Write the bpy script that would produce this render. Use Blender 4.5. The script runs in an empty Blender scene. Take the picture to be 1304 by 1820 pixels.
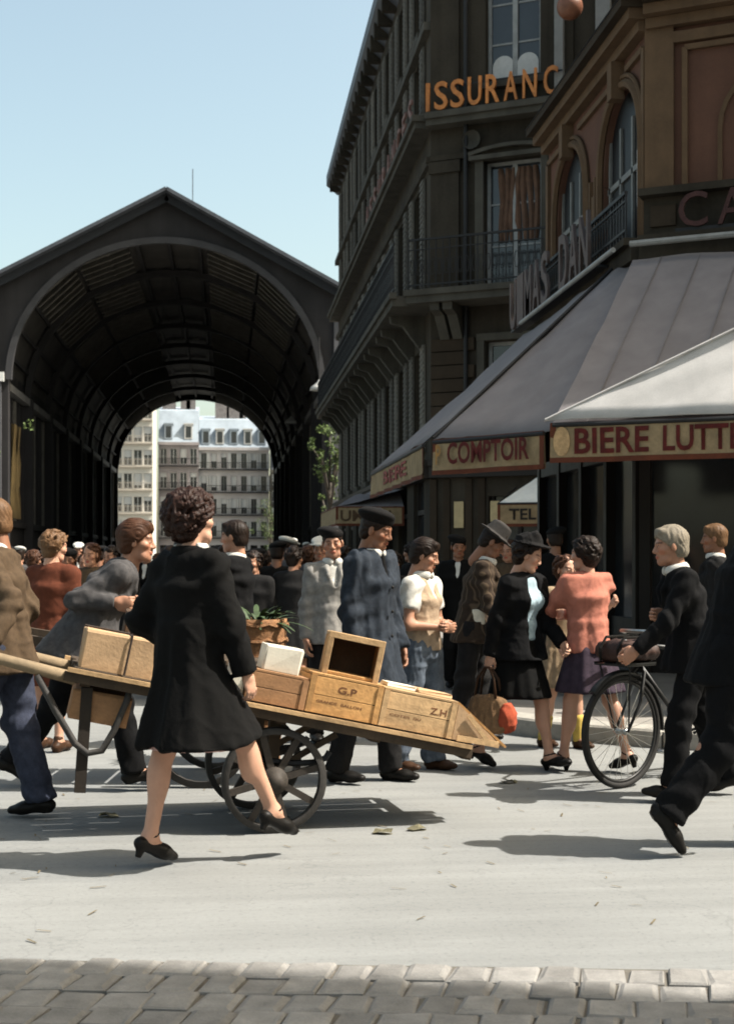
import bpy, bmesh, math, random
import numpy as np
from mathutils import Vector, Matrix

# ------------------------------------------------------------------ camera, sky, sun, exposure
SC = bpy.context.scene
COL = SC.collection
FPX, CXP, HZ, CAMZ = 2500.0, 652.0, 990.0, 1.4      # photograph focal length, centre column and horizon row in pixels
TH = math.atan(252.0 / 2500.0)                      # camera looks this much to the right of the street axis (+Y)
cam_d = bpy.data.cameras.new('camera')
cam = bpy.data.objects.new('camera', cam_d)
COL.objects.link(cam)
cam.location = (0, 0, CAMZ)
cam.rotation_euler = (math.pi / 2, 0, -TH)
cam_d.sensor_fit = 'VERTICAL'
cam_d.sensor_height = 36
cam_d.sensor_width = 36
cam_d.lens = FPX / 1820.0 * 36
cam_d.shift_y = 80.0 / 1820.0
cam_d.clip_end = 3000
SC.cycles.filter_width = 1.8
cam_d.dof.use_dof = True
cam_d.dof.focus_distance = 8.0
cam_d.dof.aperture_fstop = 5.6
SC.camera = cam

SUN_EL = math.radians(52)
SUN_H = Vector((0.9753, -0.2209)).normalized()        # horizontal direction towards the sun
world = bpy.data.worlds.new('World')
SC.world = world
world.use_nodes = True
wn = world.node_tree
wn.nodes.clear()
wo = wn.nodes.new('ShaderNodeOutputWorld')
wb = wn.nodes.new('ShaderNodeBackground')
ws = wn.nodes.new('ShaderNodeTexSky')
ws.sky_type = 'NISHITA'
ws.sun_disc = False
ws.sun_elevation = SUN_EL
ws.sun_rotation = math.atan2(SUN_H.x, SUN_H.y)
ws.air_density = 1.0
ws.dust_density = 4.0
ws.ozone_density = 1.5
wt = wn.nodes.new('ShaderNodeMix')
wt.data_type = 'RGBA'
wt.blend_type = 'MULTIPLY'
wt.inputs[0].default_value = 1.0
wt.inputs[7].default_value = (1.06, 1.0, 0.77, 1)   # the slide film's turquoise cast
wn.links.new(ws.outputs[0], wt.inputs[6])
wn.links.new(wt.outputs[2], wb.inputs[0])
wb.inputs[1].default_value = 0.14
wn.links.new(wb.outputs[0], wo.inputs[0])

sun_d = bpy.data.lights.new('sun', 'SUN')
sun_d.energy = 4.7
sun_d.angle = math.radians(0.53)
sun_d.color = (1.0, 0.955, 0.88)
sun = bpy.data.objects.new('sun', sun_d)
COL.objects.link(sun)
sv = Vector((SUN_H.x * math.cos(SUN_EL), SUN_H.y * math.cos(SUN_EL), math.sin(SUN_EL)))
sun.rotation_euler = sv.to_track_quat('Z', 'Y').to_euler()
sun.location = (20, -8, 30)

vs = SC.view_settings
vs.view_transform = 'Standard'
vs.look = 'None'
vs.gamma = 1
vs.use_curve_mapping = False
vs.exposure = 1.2

# ------------------------------------------------------------------ helpers
RV = Vector((math.cos(TH), -math.sin(TH), 0))       # camera right
FV = Vector((math.sin(TH), math.cos(TH), 0))        # camera forward
def P(x, y, d):
    "photo pixel at a known depth -> world point"
    v = RV * ((x - CXP) / FPX * d) + FV * d
    return Vector((v.x, v.y, CAMZ + (HZ - y) / FPX * d))
def G(x, y, z=0.0):
    "photo pixel of something standing on height z"
    return P(x, y, FPX * (CAMZ - z) / (y - HZ))
def onX(x, y, X):
    D = RV * ((x - CXP) / FPX) + FV
    return P(x, y, X / D.x)
def onY(x, y, Y):
    D = RV * ((x - CXP) / FPX) + FV
    return P(x, y, Y / D.y)
def heading(deg):
    "0 = away from the camera, 90 = to its right; returns rotation about z that turns +Y that way"
    a = math.radians(deg)
    d = FV * math.cos(a) + RV * math.sin(a)
    return math.atan2(-d.x, d.y)

def link(o, parent=None, loc=None, rotz=0.0):
    COL.objects.link(o)
    if parent is not None:
        o.parent = parent
    if loc is not None:
        o.location = loc
    if rotz:
        o.rotation_euler = (0, 0, rotz)
    return o
def tag(o, label=None, cat=None, group=None, kind=None):
    if label: o['label'] = label
    if cat: o['category'] = cat
    if group: o['group'] = group
    if kind: o['kind'] = kind
    return o
def thing(name, label, cat, loc=(0, 0, 0), rotz=0.0, group=None):
    o = bpy.data.objects.new(name, None)
    o.empty_display_size = 0.2
    link(o, None, loc, rotz)
    return tag(o, label, cat, group)
def obj(name, mesh, parent=None, loc=None, rotz=0.0):
    return link(bpy.data.objects.new(name, mesh), parent, loc, rotz)

class MB:
    "collects shapes into one mesh; frame maps (a, b, c) = o + a*u + b*n + c*z"
    def __init__(s, o=(0, 0, 0), u=(1, 0, 0), n=(0, 1, 0), w=(0, 0, 1)):
        s.v = []; s.f = []; s.mi = []; s.sm = []; s.cur = 0; s.smooth = False
        s.set(o, u, n, w)
    def set(s, o=(0, 0, 0), u=(1, 0, 0), n=(0, 1, 0), w=(0, 0, 1)):
        s.o = Vector(o); s.u = Vector(u); s.n = Vector(n); s.w = Vector(w)
        s.flip = s.u.cross(s.n).dot(s.w) < 0
        return s
    def add(s, vs, fs):
        b = len(s.v)
        for a in vs:
            s.v.append(s.o + s.u * a[0] + s.n * a[1] + s.w * a[2])
        for f in fs:
            g = [b + i for i in f]
            if s.flip: g.reverse()
            s.f.append(g); s.mi.append(s.cur); s.sm.append(s.smooth)
        return s
    def box(s, a0, a1, b0, b1, c0, c1):
        if a0 > a1: a0, a1 = a1, a0
        if b0 > b1: b0, b1 = b1, b0
        if c0 > c1: c0, c1 = c1, c0
        v = [(a0, b0, c0), (a1, b0, c0), (a1, b1, c0), (a0, b1, c0), (a0, b0, c1), (a1, b0, c1), (a1, b1, c1), (a0, b1, c1)]
        return s.add(v, [(0, 3, 2, 1), (4, 5, 6, 7), (0, 1, 5, 4), (1, 2, 6, 5), (2, 3, 7, 6), (3, 0, 4, 7)])
    def bbox(s, a0, a1, b0, b1, c0, c1, e=0.01):
        "box with chamfered vertical and top edges"
        v = []
        for (z, k) in ((c0, 0), (c1 - e, 0), (c1, e)):
            v += [(a0 + e + k, b0 + k, z), (a1 - e - k, b0 + k, z), (a1 - k, b0 + e + k, z), (a1 - k, b1 - e - k, z),
                  (a1 - e - k, b1 - k, z), (a0 + e + k, b1 - k, z), (a0 + k, b1 - e - k, z), (a0 + k, b0 + e + k, z)]
        f = [tuple(range(7, -1, -1)), tuple(range(16, 24))]
        for r in (0, 8):
            for i in range(8):
                j = (i + 1) % 8
                f.append((r + i, r + j, r + 8 + j, r + 8 + i))
        return s.add(v, f)
    def prism(s, poly, b0, b1):
        "poly in (a, c), counter-clockwise seen from -b, extruded along b"
        n = len(poly)
        v = [(p[0], b0, p[1]) for p in poly] + [(p[0], b1, p[1]) for p in poly]
        f = [tuple(range(n)), tuple(range(2 * n - 1, n - 1, -1))]
        for i in range(n):
            j = (i + 1) % n
            f.append((i, n + i, n + j, j))
        return s.add(v, f)
    def quad(s, *p):
        return s.add(p, [tuple(range(len(p)))])
    def tube(s, pts, r, n=8, cap=True):
        pts = [Vector(p) for p in pts]
        rs = r if isinstance(r, (list, tuple)) else [r] * len(pts)
        ref = None
        vs = []; fs = []
        for i, p in enumerate(pts):
            d = (pts[min(i + 1, len(pts) - 1)] - pts[max(i - 1, 0)])
            if d.length < 1e-9: d = Vector((0, 0, 1))
            d.normalize()
            if ref is None:
                ref = d.orthogonal().normalized()
            ref = (ref - d * ref.dot(d))
            if ref.length < 1e-6: ref = d.orthogonal()
            ref.normalize()
            b = d.cross(ref)
            for k in range(n):
                a = 2 * math.pi * k / n
                vs.append(p + (ref * math.cos(a) + b * math.sin(a)) * rs[i])
        for i in range(len(pts) - 1):
            for k in range(n):
                j = (k + 1) % n
                fs.append((i * n + k, i * n + j, (i + 1) * n + j, (i + 1) * n + k))
        if cap:
            fs.append(tuple(range(n - 1, -1, -1)))
            e = (len(pts) - 1) * n
            fs.append(tuple(range(e, e + n)))
        return s.add(vs, fs)
    def bar(s, p, q, w, h, up=(0, 0, 1)):
        "rectangular bar from p to q"
        p = Vector(p); q = Vector(q); d = (q - p).normalized()
        up = Vector(up); sd = d.cross(up)
        if sd.length < 1e-5: sd = d.orthogonal()
        sd.normalize(); up = sd.cross(d)
        vs = []
        for c in (p, q):
            vs += [c - sd * w / 2 - up * h / 2, c + sd * w / 2 - up * h / 2, c + sd * w / 2 + up * h / 2, c - sd * w / 2 + up * h / 2]
        return s.add(vs, [(0, 1, 2, 3), (7, 6, 5, 4), (0, 4, 5, 1), (1, 5, 6, 2), (2, 6, 7, 3), (3, 7, 4, 0)])
    def lathe(s, prof, n=16, c=(0, 0, 0), ax=(0, 0, 1)):
        "profile (radius, height) spun round axis"
        ax = Vector(ax).normalized(); c = Vector(c)
        e1 = ax.orthogonal().normalized(); e2 = ax.cross(e1)
        vs = []; fs = []
        for (r, z) in prof:
            for k in range(n):
                a = 2 * math.pi * k / n
                vs.append(c + ax * z + (e1 * math.cos(a) + e2 * math.sin(a)) * r)
        for i in range(len(prof) - 1):
            for k in range(n):
                j = (k + 1) % n
                fs.append((i * n + k, i * n + j, (i + 1) * n + j, (i + 1) * n + k))
        return s.add(vs, fs)
    def mesh(s, name, mats):
        me = bpy.data.meshes.new(name)
        me.from_pydata([tuple(a) for a in s.v], [], s.f)
        if not isinstance(mats, (list, tuple)): mats = [mats]
        for m in mats: me.materials.append(m)
        me.polygons.foreach_set('material_index', s.mi)
        me.polygons.foreach_set('use_smooth', s.sm)
        me.update()
        return me
    def build(s, name, mats, parent=None, loc=None, rotz=0.0):
        return obj(name, s.mesh(name, mats), parent, loc, rotz)

def copy_obj(o, parent=None, loc=None, rotz=None):
    c = o.copy()
    COL.objects.link(c)
    c.parent = parent
    if loc is not None: c.location = loc
    if rotz is not None: c.rotation_euler = (0, 0, rotz)
    return c

def text_mesh(txt, h, w=None, bold=0.02, o=(0, 0, 0), r=(1, 0, 0), up=(0, 0, 1), mat=None, depth=0.0, name='lettering', shear=0.0, curvefn=None):
    "flat or extruded lettering, cap height h (scaled to width w), origin bottom left"
    cu = bpy.data.curves.new('t', 'FONT')
    cu.body = txt
    cu.size = 1.0
    cu.offset = bold
    cu.resolution_u = 3
    cu.extrude = 0.5 if depth else 0.0
    cu.shear = shear
    t = bpy.data.objects.new('t', cu)
    COL.objects.link(t)
    dg = bpy.context.evaluated_depsgraph_get()
    me = bpy.data.meshes.new_from_object(t.evaluated_get(dg))
    bpy.data.objects.remove(t); bpy.data.curves.remove(cu)
    n = len(me.vertices)
    co = np.empty(n * 3); me.vertices.foreach_get('co', co); co = co.reshape(-1, 3)
    x0, x1 = co[:, 0].min(), co[:, 0].max(); y0, y1 = co[:, 1].min(), co[:, 1].max()
    sy = h / (y1 - y0); sx = (w / (x1 - x0)) if w else sy
    X = (co[:, 0] - x0) * sx; Y = (co[:, 1] - y0) * sy; Z = co[:, 2] * depth
    r = np.array(r, float); up = np.array(up, float); nn = np.cross(r, up)
    out = np.array(o, float)[None] + X[:, None] * r + Y[:, None] * up + Z[:, None] * nn
    me.vertices.foreach_set('co', out.ravel())
    me.materials.clear()
    if mat: me.materials.append(mat)
    me.name = name
    me.update()
    return me

# ------------------------------------------------------------------ materials
MATS = {}
def M(name, col, var=0.25, scale=6.0, rough=0.85, bump=0.15, metal=0.0, coords='pos', col2=None, streak=0.0, fine=60.0, spec=0.3, rnd=0.0, bscale=None, sheen=0.0, sss=0.0, attr=None):
    if name in MATS: return MATS[name]
    m = bpy.data.materials.new(name)
    m.use_nodes = True
    nt = m.node_tree; N = nt.nodes; L = nt.links
    b = N['Principled BSDF']
    b.inputs['Roughness'].default_value = rough
    b.inputs['Metallic'].default_value = metal
    b.inputs['Specular IOR Level'].default_value = spec
    if sheen:
        b.inputs['Sheen Weight'].default_value = sheen
        b.inputs['Sheen Roughness'].default_value = 0.6
    if sss:
        b.inputs['Subsurface Weight'].default_value = sss
        b.inputs['Subsurface Radius'].default_value = (0.02, 0.008, 0.004)
        b.inputs['Subsurface Scale'].default_value = 0.5
    if coords == 'pos':
        g = N.new('ShaderNodeNewGeometry'); src = g.outputs['Position']
    else:
        g = N.new('ShaderNodeTexCoord'); src = g.outputs['Object']
    def noise(sc, det=4, stretch=None):
        t = N.new('ShaderNodeTexNoise')
        t.inputs['Scale'].default_value = sc
        t.inputs['Detail'].default_value = det
        t.inputs['Roughness'].default_value = 0.6
        if stretch:
            mp = N.new('ShaderNodeMapping')
            mp.inputs['Scale'].default_value = stretch
            L.new(src, mp.inputs[0]); L.new(mp.outputs[0], t.inputs['Vector'])
        else:
            L.new(src, t.inputs['Vector'])
        return t.outputs[0]
    def mth(op, a, bb, clamp=False):
        q = N.new('ShaderNodeMath'); q.operation = op; q.use_clamp = clamp
        for i, val in enumerate((a, bb)):
            if hasattr(val, 'is_output'): L.new(val, q.inputs[i])
            else: q.inputs[i].default_value = val
        return q.outputs[0]
    n1 = noise(scale, 5)
    n2 = noise(fine, 3)
    fac = mth('ADD', mth('MULTIPLY', n1, 0.7), mth('MULTIPLY', n2, 0.3))
    if streak:
        n3 = noise(1.0, 4, (scale * 1.2, scale * 1.2, scale * 0.08))
        fac = mth('ADD', mth('MULTIPLY', fac, 1 - streak), mth('MULTIPLY', n3, streak))
    rp = N.new('ShaderNodeValToRGB')
    L.new(fac, rp.inputs[0])
    lo = [max(0, c * (1 - var)) for c in col]; hi = list(col2) if col2 else [min(1, c * (1 + var)) for c in col]
    rp.color_ramp.elements[0].position = 0.3; rp.color_ramp.elements[0].color = (*lo, 1)
    rp.color_ramp.elements[1].position = 0.7; rp.color_ramp.elements[1].color = (*hi, 1)
    out = rp.outputs[0]
    if rnd:
        oi = N.new('ShaderNodeObjectInfo')
        mr = N.new('ShaderNodeMapRange')
        mr.inputs[3].default_value = 1 - rnd; mr.inputs[4].default_value = 1 + rnd
        L.new(oi.outputs['Random'], mr.inputs[0])
        mx = N.new('ShaderNodeMix'); mx.data_type = 'RGBA'; mx.blend_type = 'MULTIPLY'; mx.inputs[0].default_value = 1
        L.new(out, mx.inputs[6]); L.new(mr.outputs[0], mx.inputs[7])
        out = mx.outputs[2]
    if attr:
        at = N.new('ShaderNodeAttribute'); at.attribute_name = attr
        mx = N.new('ShaderNodeMix'); mx.data_type = 'RGBA'; mx.blend_type = 'MULTIPLY'; mx.inputs[0].default_value = 1
        L.new(out, mx.inputs[6]); L.new(at.outputs['Color'], mx.inputs[7])
        out = mx.outputs[2]
    L.new(out, b.inputs['Base Color'])
    rr = N.new('ShaderNodeMapRange')
    rr.inputs[3].default_value = max(0.02, rough - 0.12); rr.inputs[4].default_value = min(1, rough + 0.1)
    L.new(n1, rr.inputs[0]); L.new(rr.outputs[0], b.inputs['Roughness'])
    if bump:
        bp = N.new('ShaderNodeBump')
        bp.inputs['Strength'].default_value = bump
        bp.inputs['Distance'].default_value = 0.02
        nb = noise(bscale, 4) if bscale else fac
        L.new(nb, bp.inputs['Height']); L.new(bp.outputs[0], b.inputs['Normal'])
    MATS[name] = m
    return m
def glass(name, col=(0.02, 0.022, 0.025), rough=0.08):
    if name in MATS: return MATS[name]
    m = M(name, col, var=0.3, scale=1.5, rough=rough, bump=0.02, spec=0.6, bscale=2.0)
    return m
def add_bands(m, strength=0.5, period=3.0, axis=2, dark=0.55):
    "brick or plank courses: darkens thin regular joints in the colour (for surfaces too far for separate pieces)"
    return m
random.seed(7)
# ------------------------------------------------------------------ materials of the setting
road_m = M('road_pale', (0.186, 0.189, 0.183), var=0.14, scale=0.7, rough=0.9, bump=0.10, fine=45, spec=0.15, bscale=90)
_nt = road_m.node_tree; _N = _nt.nodes; _L = _nt.links; _b = _N['Principled BSDF']
_old = _b.inputs['Base Color'].links[0].from_socket
_g = _N.new('ShaderNodeNewGeometry'); _mp = _N.new('ShaderNodeMapping'); _mp.inputs['Rotation'].default_value = (0, 0, TH); _mp.inputs['Scale'].default_value = (.5, 7, 1)
_L.new(_g.outputs['Position'], _mp.inputs[0])
def _ns(sc, det, vec):
    t = _N.new('ShaderNodeTexNoise'); t.inputs['Scale'].default_value = sc; t.inputs['Detail'].default_value = det; t.inputs['Roughness'].default_value = .65; _L.new(vec, t.inputs['Vector']); return t.outputs[0]
def _mr(v, a, b, c, d):
    t = _N.new('ShaderNodeMapRange'); t.inputs[1].default_value = a; t.inputs[2].default_value = b; t.inputs[3].default_value = c; t.inputs[4].default_value = d; _L.new(v, t.inputs[0]); return t.outputs[0]
def _mul(a, v):
    t = _N.new('ShaderNodeMix'); t.data_type = 'RGBA'; t.blend_type = 'MULTIPLY'; t.inputs[0].default_value = 1; _L.new(a, t.inputs[6]); _L.new(v, t.inputs[7]); return t.outputs[2]
_c = _mul(_old, _mr(_ns(1.0, 6, _mp.outputs[0]), .35, .7, .88, 1.06))          # wheel-worn streaks across the view
_c = _mul(_c, _mr(_ns(.55, 3, _g.outputs['Position']), .62, .72, 1.0, .86))      # old stains
_c = _mul(_c, _mr(_ns(38, 3, _g.outputs['Position']), .3, .45, .80, 1.0))        # pits and grit
_v = _N.new('ShaderNodeTexVoronoi'); _v.feature = 'DISTANCE_TO_EDGE'; _v.inputs['Scale'].default_value = .55
_w = _N.new('ShaderNodeVectorMath'); _w.operation = 'MULTIPLY_ADD'; _nn = _N.new('ShaderNodeTexNoise'); _nn.inputs['Scale'].default_value = 2.5; _nn.inputs['Detail'].default_value = 6
_L.new(_g.outputs['Position'], _nn.inputs['Vector']); _L.new(_nn.outputs[1], _w.inputs[0]); _w.inputs[1].default_value = (.9, .9, 0); _L.new(_g.outputs['Position'], _w.inputs[2]); _L.new(_w.outputs[0], _v.inputs['Vector'])
_c = _mul(_c, _mr(_v.outputs['Distance'], .0, .004, .86, 1.0))                   # hairline cracks
_L.new(_c, _b.inputs['Base Color'])
dirt_m = M('joint_dirt', (0.10, 0.09, 0.075), var=0.35, scale=9, rough=1, bump=0.3)
sett_m = M('sett_granite', (0.178, 0.170, 0.158), var=0.32, scale=11, rough=0.85, bump=0.35, fine=120, rnd=0.16)
pave_m = M('pavement_stone', (0.2,0.185,0.165), var=0.2, scale=2.5, rough=0.9, bump=0.15)
kerb_m = M('kerb_granite', (0.28,0.265,0.235), var=0.2, scale=14, rough=0.85, bump=0.3, rnd=0.15)
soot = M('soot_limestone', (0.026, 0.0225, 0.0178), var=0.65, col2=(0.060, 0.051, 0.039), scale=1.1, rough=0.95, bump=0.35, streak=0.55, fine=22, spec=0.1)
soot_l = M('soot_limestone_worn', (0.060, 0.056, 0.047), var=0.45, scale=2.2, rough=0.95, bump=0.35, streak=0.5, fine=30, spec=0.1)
soot_b = M('soot_brownstone', (0.036, 0.027, 0.019), var=0.45, scale=1.6, rough=0.95, bump=0.35, streak=0.4, fine=26, spec=0.1)
iron_m = M('black_iron', (0.012, 0.012, 0.013), var=0.3, scale=12, rough=0.6, bump=0.05)
win_m = M('window_paint_grey', (0.13,0.13,0.122), var=0.3, scale=6, rough=0.6, bump=0.1)
shut_m = M('shutter_paint', (0.095,0.088,0.074), var=0.4, scale=5, rough=0.8, bump=0.15, rnd=0.35)
pane_m = glass('dark_pane')
curt_m = M('white_curtain', (0.40, 0.40, 0.39), var=0.15, scale=10, rough=0.9)
slate_m = M('slate_roof', (0.055, 0.06, 0.07), var=0.35, scale=3, rough=0.6, bump=0.2)
terra_m = M('terracotta_render', (0.094, 0.048, 0.033), var=0.28, scale=1.8, rough=0.92, bump=0.2, streak=0.4, fine=40, spec=0.15)
ochre_m = M('ochre_moulding', (0.100, 0.063, 0.037), var=0.35, scale=3.5, rough=0.9, bump=0.2, streak=0.35, spec=0.15)
wood_m = M('dark_shopfront_wood', (0.013,0.009,0.0065), var=0.4, scale=5, rough=0.6, bump=0.1, streak=0.5)
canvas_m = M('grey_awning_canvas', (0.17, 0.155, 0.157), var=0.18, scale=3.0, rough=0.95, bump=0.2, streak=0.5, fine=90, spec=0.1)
val_m = M('cream_valance', (0.255, 0.187, 0.108), var=0.28, scale=6, rough=0.95, bump=0.15, fine=40, spec=0.1)
trim_m = M('rust_red_trim', (0.095, 0.026, 0.012), var=0.3, scale=8, rough=0.9, bump=0.1)
letr_m = M('maroon_lettering', (0.075, 0.010, 0.008), var=0.5, scale=14, rough=0.9, bump=0)
gold_m = M('orange_gilt_letters', (0.40, 0.15, 0.04), var=0.4, scale=9, rough=0.6, bump=0.1, rnd=0.2)
pink_m = M('faded_pink_letters', (0.16, 0.09, 0.075), var=0.35, scale=9, rough=0.8, bump=0.1)
dim_m = M('dull_grey_letters', (0.085,0.065,0.06), var=0.35, scale=9, rough=0.8, bump=0.1)

# ------------------------------------------------------------------ ground
road = MB(); S = 700
road.quad((-S, -60, 0), (S, -60, 0), (S, S * 2, 0), (-S, S * 2, 0))
tag(road.build('road', road_m), kind='structure')

# cobbled strip at the bottom of the picture
bed = MB(); 
c0 = P(CXP, 0, 4.0); rot_s = heading(0) + math.radians(-3)
bx = Vector((math.cos(rot_s), math.sin(rot_s), 0)); by = Vector((-bx.y, bx.x, 0))
strip = bpy.data.objects.new('cobbled_gutter', None)
bo = Vector((c0.x, c0.y, 0))
bed = MB(o=bo, u=bx, n=by)
bed.quad((-2.6, -1.3, 0.004), (2.6, -1.3, 0.004), (2.6, 0.81, 0.004), (-2.6, 0.81, 0.004))
strip = tag(bed.build('cobbled_gutter', dirt_m), kind='structure')
sett_meshes = []
def sett_mesh(w, l, seed):
    rnd = random.Random(seed)
    mb = MB(); e = 0.018; h = 0.075; sk = 0.30
    def pt(x, y, z): return (x + y * sk * 0.5, y, z)
    j = lambda a: rnd.uniform(-a, a)
    cx = [(-w / 2 + j(.007), -l / 2 + j(.008)), (w / 2 + j(.007), -l / 2 + j(.008)), (w / 2 + j(.007), l / 2 + j(.008)), (-w / 2 + j(.007), l / 2 + j(.008))]
    v = []
    for (z, k) in ((-0.05, 0), (0.012 + j(.002), 0), (0.0175 + j(.003), .10), (0.0195 + j(.003), .30)):
        for (x, y) in cx:
            for t in (0,):
                v.append(pt(x * (1 - k), y * (1 - k * .8), z + (j(.003) if k else 0)))
    f = [(12, 13, 14, 15)]
    for r in (0, 4, 8):
        for i in range(4):
            f.append((r + i, r + (i + 1) % 4, r + 4 + (i + 1) % 4, r + 4 + i))
    mb.smooth = False
    mb.add(v, f)
    return mb.mesh('sett', sett_m)
sizes = [0.118, 0.135, 0.15, 0.126, 0.142]
for i, w in enumerate(sizes):
    for k in range(2):
        sett_meshes.append((w, sett_mesh(w, 0.158 + 0.006 * k, i * 3 + k)))
rows = 12; ry = -1.16
for r in range(rows):
    x = -2.35 + (r % 2) * 0.085 + random.uniform(-.03, .03)
    yl = ry + r * 0.169
    while x < 2.35:
        w, me = random.choice(sett_meshes)
        dpt = 4.0 + yl
        vis = 652 + (x) / dpt * 2500
        if -330 < vis < 1630:
            o = obj('sett', me, strip, bo + bx * (x + w / 2 + (yl) * 0.15) + by * (yl + random.uniform(-.008, .008)) + Vector((0, 0, random.uniform(-.006, .004))),
                    rot_s + random.uniform(-.03, .03))
            o.rotation_euler.x = random.uniform(-.02, .02); o.rotation_euler.y = random.uniform(-.02, .02)
        x += w + 0.006

# pavement with kerb in front of the cafe, turning into the street
KX = [Vector((9.5, 7.6, 0)), Vector((7.6, 8.25, 0)), Vector((5.6, 8.95, 0)), Vector((4.1, 9.55, 0))]
e0 = KX[-1]
arc = []
for k in range(1, 9):
    a = k / 8
    p = (1 - a) ** 2 * e0 + 2 * a * (1 - a) * Vector((1.55, 10.55, 0)) + a * a * Vector((1.45, 13.6, 0))
    arc.append(p)
path = KX + arc + [Vector((1.42, y, 0)) for y in (18, 24, 30, 38, 46, 54, 64)]
pv = MB()
inner = [Vector((14, y, 0)) for y in (64, 7.6)]
poly = path + [Vector((14, 64, 0)), Vector((14, 7.6, 0))]
pv.add([(p.x, p.y, 0.118) for p in poly], [tuple(range(len(poly) - 1, -1, -1))])
pav = tag(pv.build('pavement', pave_m), kind='structure')
# kerb stones one by one
def along(path, s):
    for a, b in zip(path, path[1:]):
        L = (b - a).length
        if s <= L: return a + (b - a) * (s / L), (b - a).normalized()
        s -= L
    return path[-1], (path[-1] - path[-2]).normalized()
tot = sum((b - a).length for a, b in zip(path, path[1:]))
s = 0.0
while s < min(tot - 1.2, 30):
    L = random.uniform(0.85, 1.1)
    a, _ = along(path, s); b, _ = along(path, s + L - 0.012)
    d = (b - a).normalized(); nn = Vector((d.y, -d.x, 0))
    if nn.dot(Vector((-0.4, -1, 0))) < 0: nn = -nn
    mb = MB(o=(0, 0, 0), u=d, n=nn)
    mb.bbox(0, (b - a).length, -0.26, 0.04, -0.05, 0.135 + random.uniform(-.006, .006), e=0.016)
    mb.build('kerb_stone', kerb_m, pav, a)
    s += L

# ------------------------------------------------------------------ facade tools
def wall(mb, L, z0, z1, ops, th=0.3):
    "front skin with rectangular openings (a0,a1,c0,c1) and their reveals; frame of mb: a along, b outward"
    us = sorted({0, L, *[o[0] for o in ops], *[o[1] for o in ops]})
    zs = sorted({z0, z1, *[o[2] for o in ops], *[o[3] for o in ops]})
    us = [u for u in us if 0 <= u <= L]; zs = [z for z in zs if z0 <= z <= z1]
    for i in range(len(us) - 1):
        for k in range(len(zs) - 1):
            um = (us[i] + us[i + 1]) / 2; zm = (zs[k] + zs[k + 1]) / 2
            if any(o[0] < um < o[1] and o[2] < zm < o[3] for o in ops): continue
            mb.quad((us[i], 0, zs[k]), (us[i], 0, zs[k + 1]), (us[i + 1], 0, zs[k + 1]), (us[i + 1], 0, zs[k]))
    for (a0, a1, c0, c1) in ops:
        mb.quad((a0, 0, c0), (a0, -th, c0), (a0, -th, c1), (a0, 0, c1))
        mb.quad((a1, 0, c1), (a1, -th, c1), (a1, -th, c0), (a1, 0, c0))
        mb.quad((a0, 0, c1), (a0, -th, c1), (a1, -th, c1), (a1, 0, c1))
        mb.quad((a0, 0, c0), (a1, 0, c0), (a1, -th, c0), (a0, -th, c0))

WIN = {}
def window(parent, loc, rotz, w, h, frame_m=None, shutters=None, sill=None, back=0.22, key='', name='window', mull=2, pane=None, sill_m=None):
    "casement: frame mesh with a pane, sill and shutters as sub-parts; local x along the wall, y outward"
    frame_m = frame_m or win_m; pane = pane or pane_m
    k = (round(w, 2), round(h, 2), key, frame_m.name, pane.name, back)
    if k not in WIN:
        f = MB(); t = 0.07; y0, y1 = -back, -back + 0.07
        f.box(-w / 2, -w / 2 + t, y0, y1, 0, h); f.box(w / 2 - t, w / 2, y0, y1, 0, h)
        f.box(-w / 2 + t, w / 2 - t, y0, y1, h - t, h); f.box(-w / 2 + t, w / 2 - t, y0, y1, 0, t * 1.3)
        f.box(-0.05, 0.05, y0, y1 + 0.02, t * 1.3, h - t)
        for i in range(1, mull + 1):
            z = h * i / (mull + 1)
            f.box(-w / 2 + t, -0.05, y0, y1 - 0.02, z - .018, z + .018); f.box(0.05, w / 2 - t, y0, y1 - 0.02, z - .018, z + .018)
        g = MB(); g.quad((-w / 2, y0 + 0.03, 0), (w / 2, y0 + 0.03, 0), (w / 2, y0 + 0.03, h), (-w / 2, y0 + 0.03, h))
        g.f[-1].reverse()
        sh = MB(); sw = w * 0.48
        sh.box(0, sw, 0.015, 0.055, 0.0, h)
        for i in range(int(h / 0.11)):
            z = 0.06 + i * 0.11
            sh.box(0.05, sw - 0.05, 0.056, 0.075, z, z + 0.06)
        si = MB(); si.box(-w / 2 - 0.12, w / 2 + 0.12, -0.05, 0.12, -0.14, -0.003)
        WIN[k] = (f.mesh('window', frame_m), g.mesh('pane', pane), sh.mesh('shutter', shut_m), si.mesh('sill', sill_m or soot_l))
    f, g, sh, si = WIN[k]
    o = obj(name, f, parent, loc, rotz)
    obj('pane', g, o)
    if sill: obj('sill', si, o)
    if shutters:
        for sgn in (-1, 1):
            q = obj('shutter', sh, o, (sgn * (w / 2 + 0.02) - (w * .48 if sgn < 0 else 0), 0, 0))
    return o
def rot_of(u):
    return math.atan2(u[1], u[0])

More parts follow.
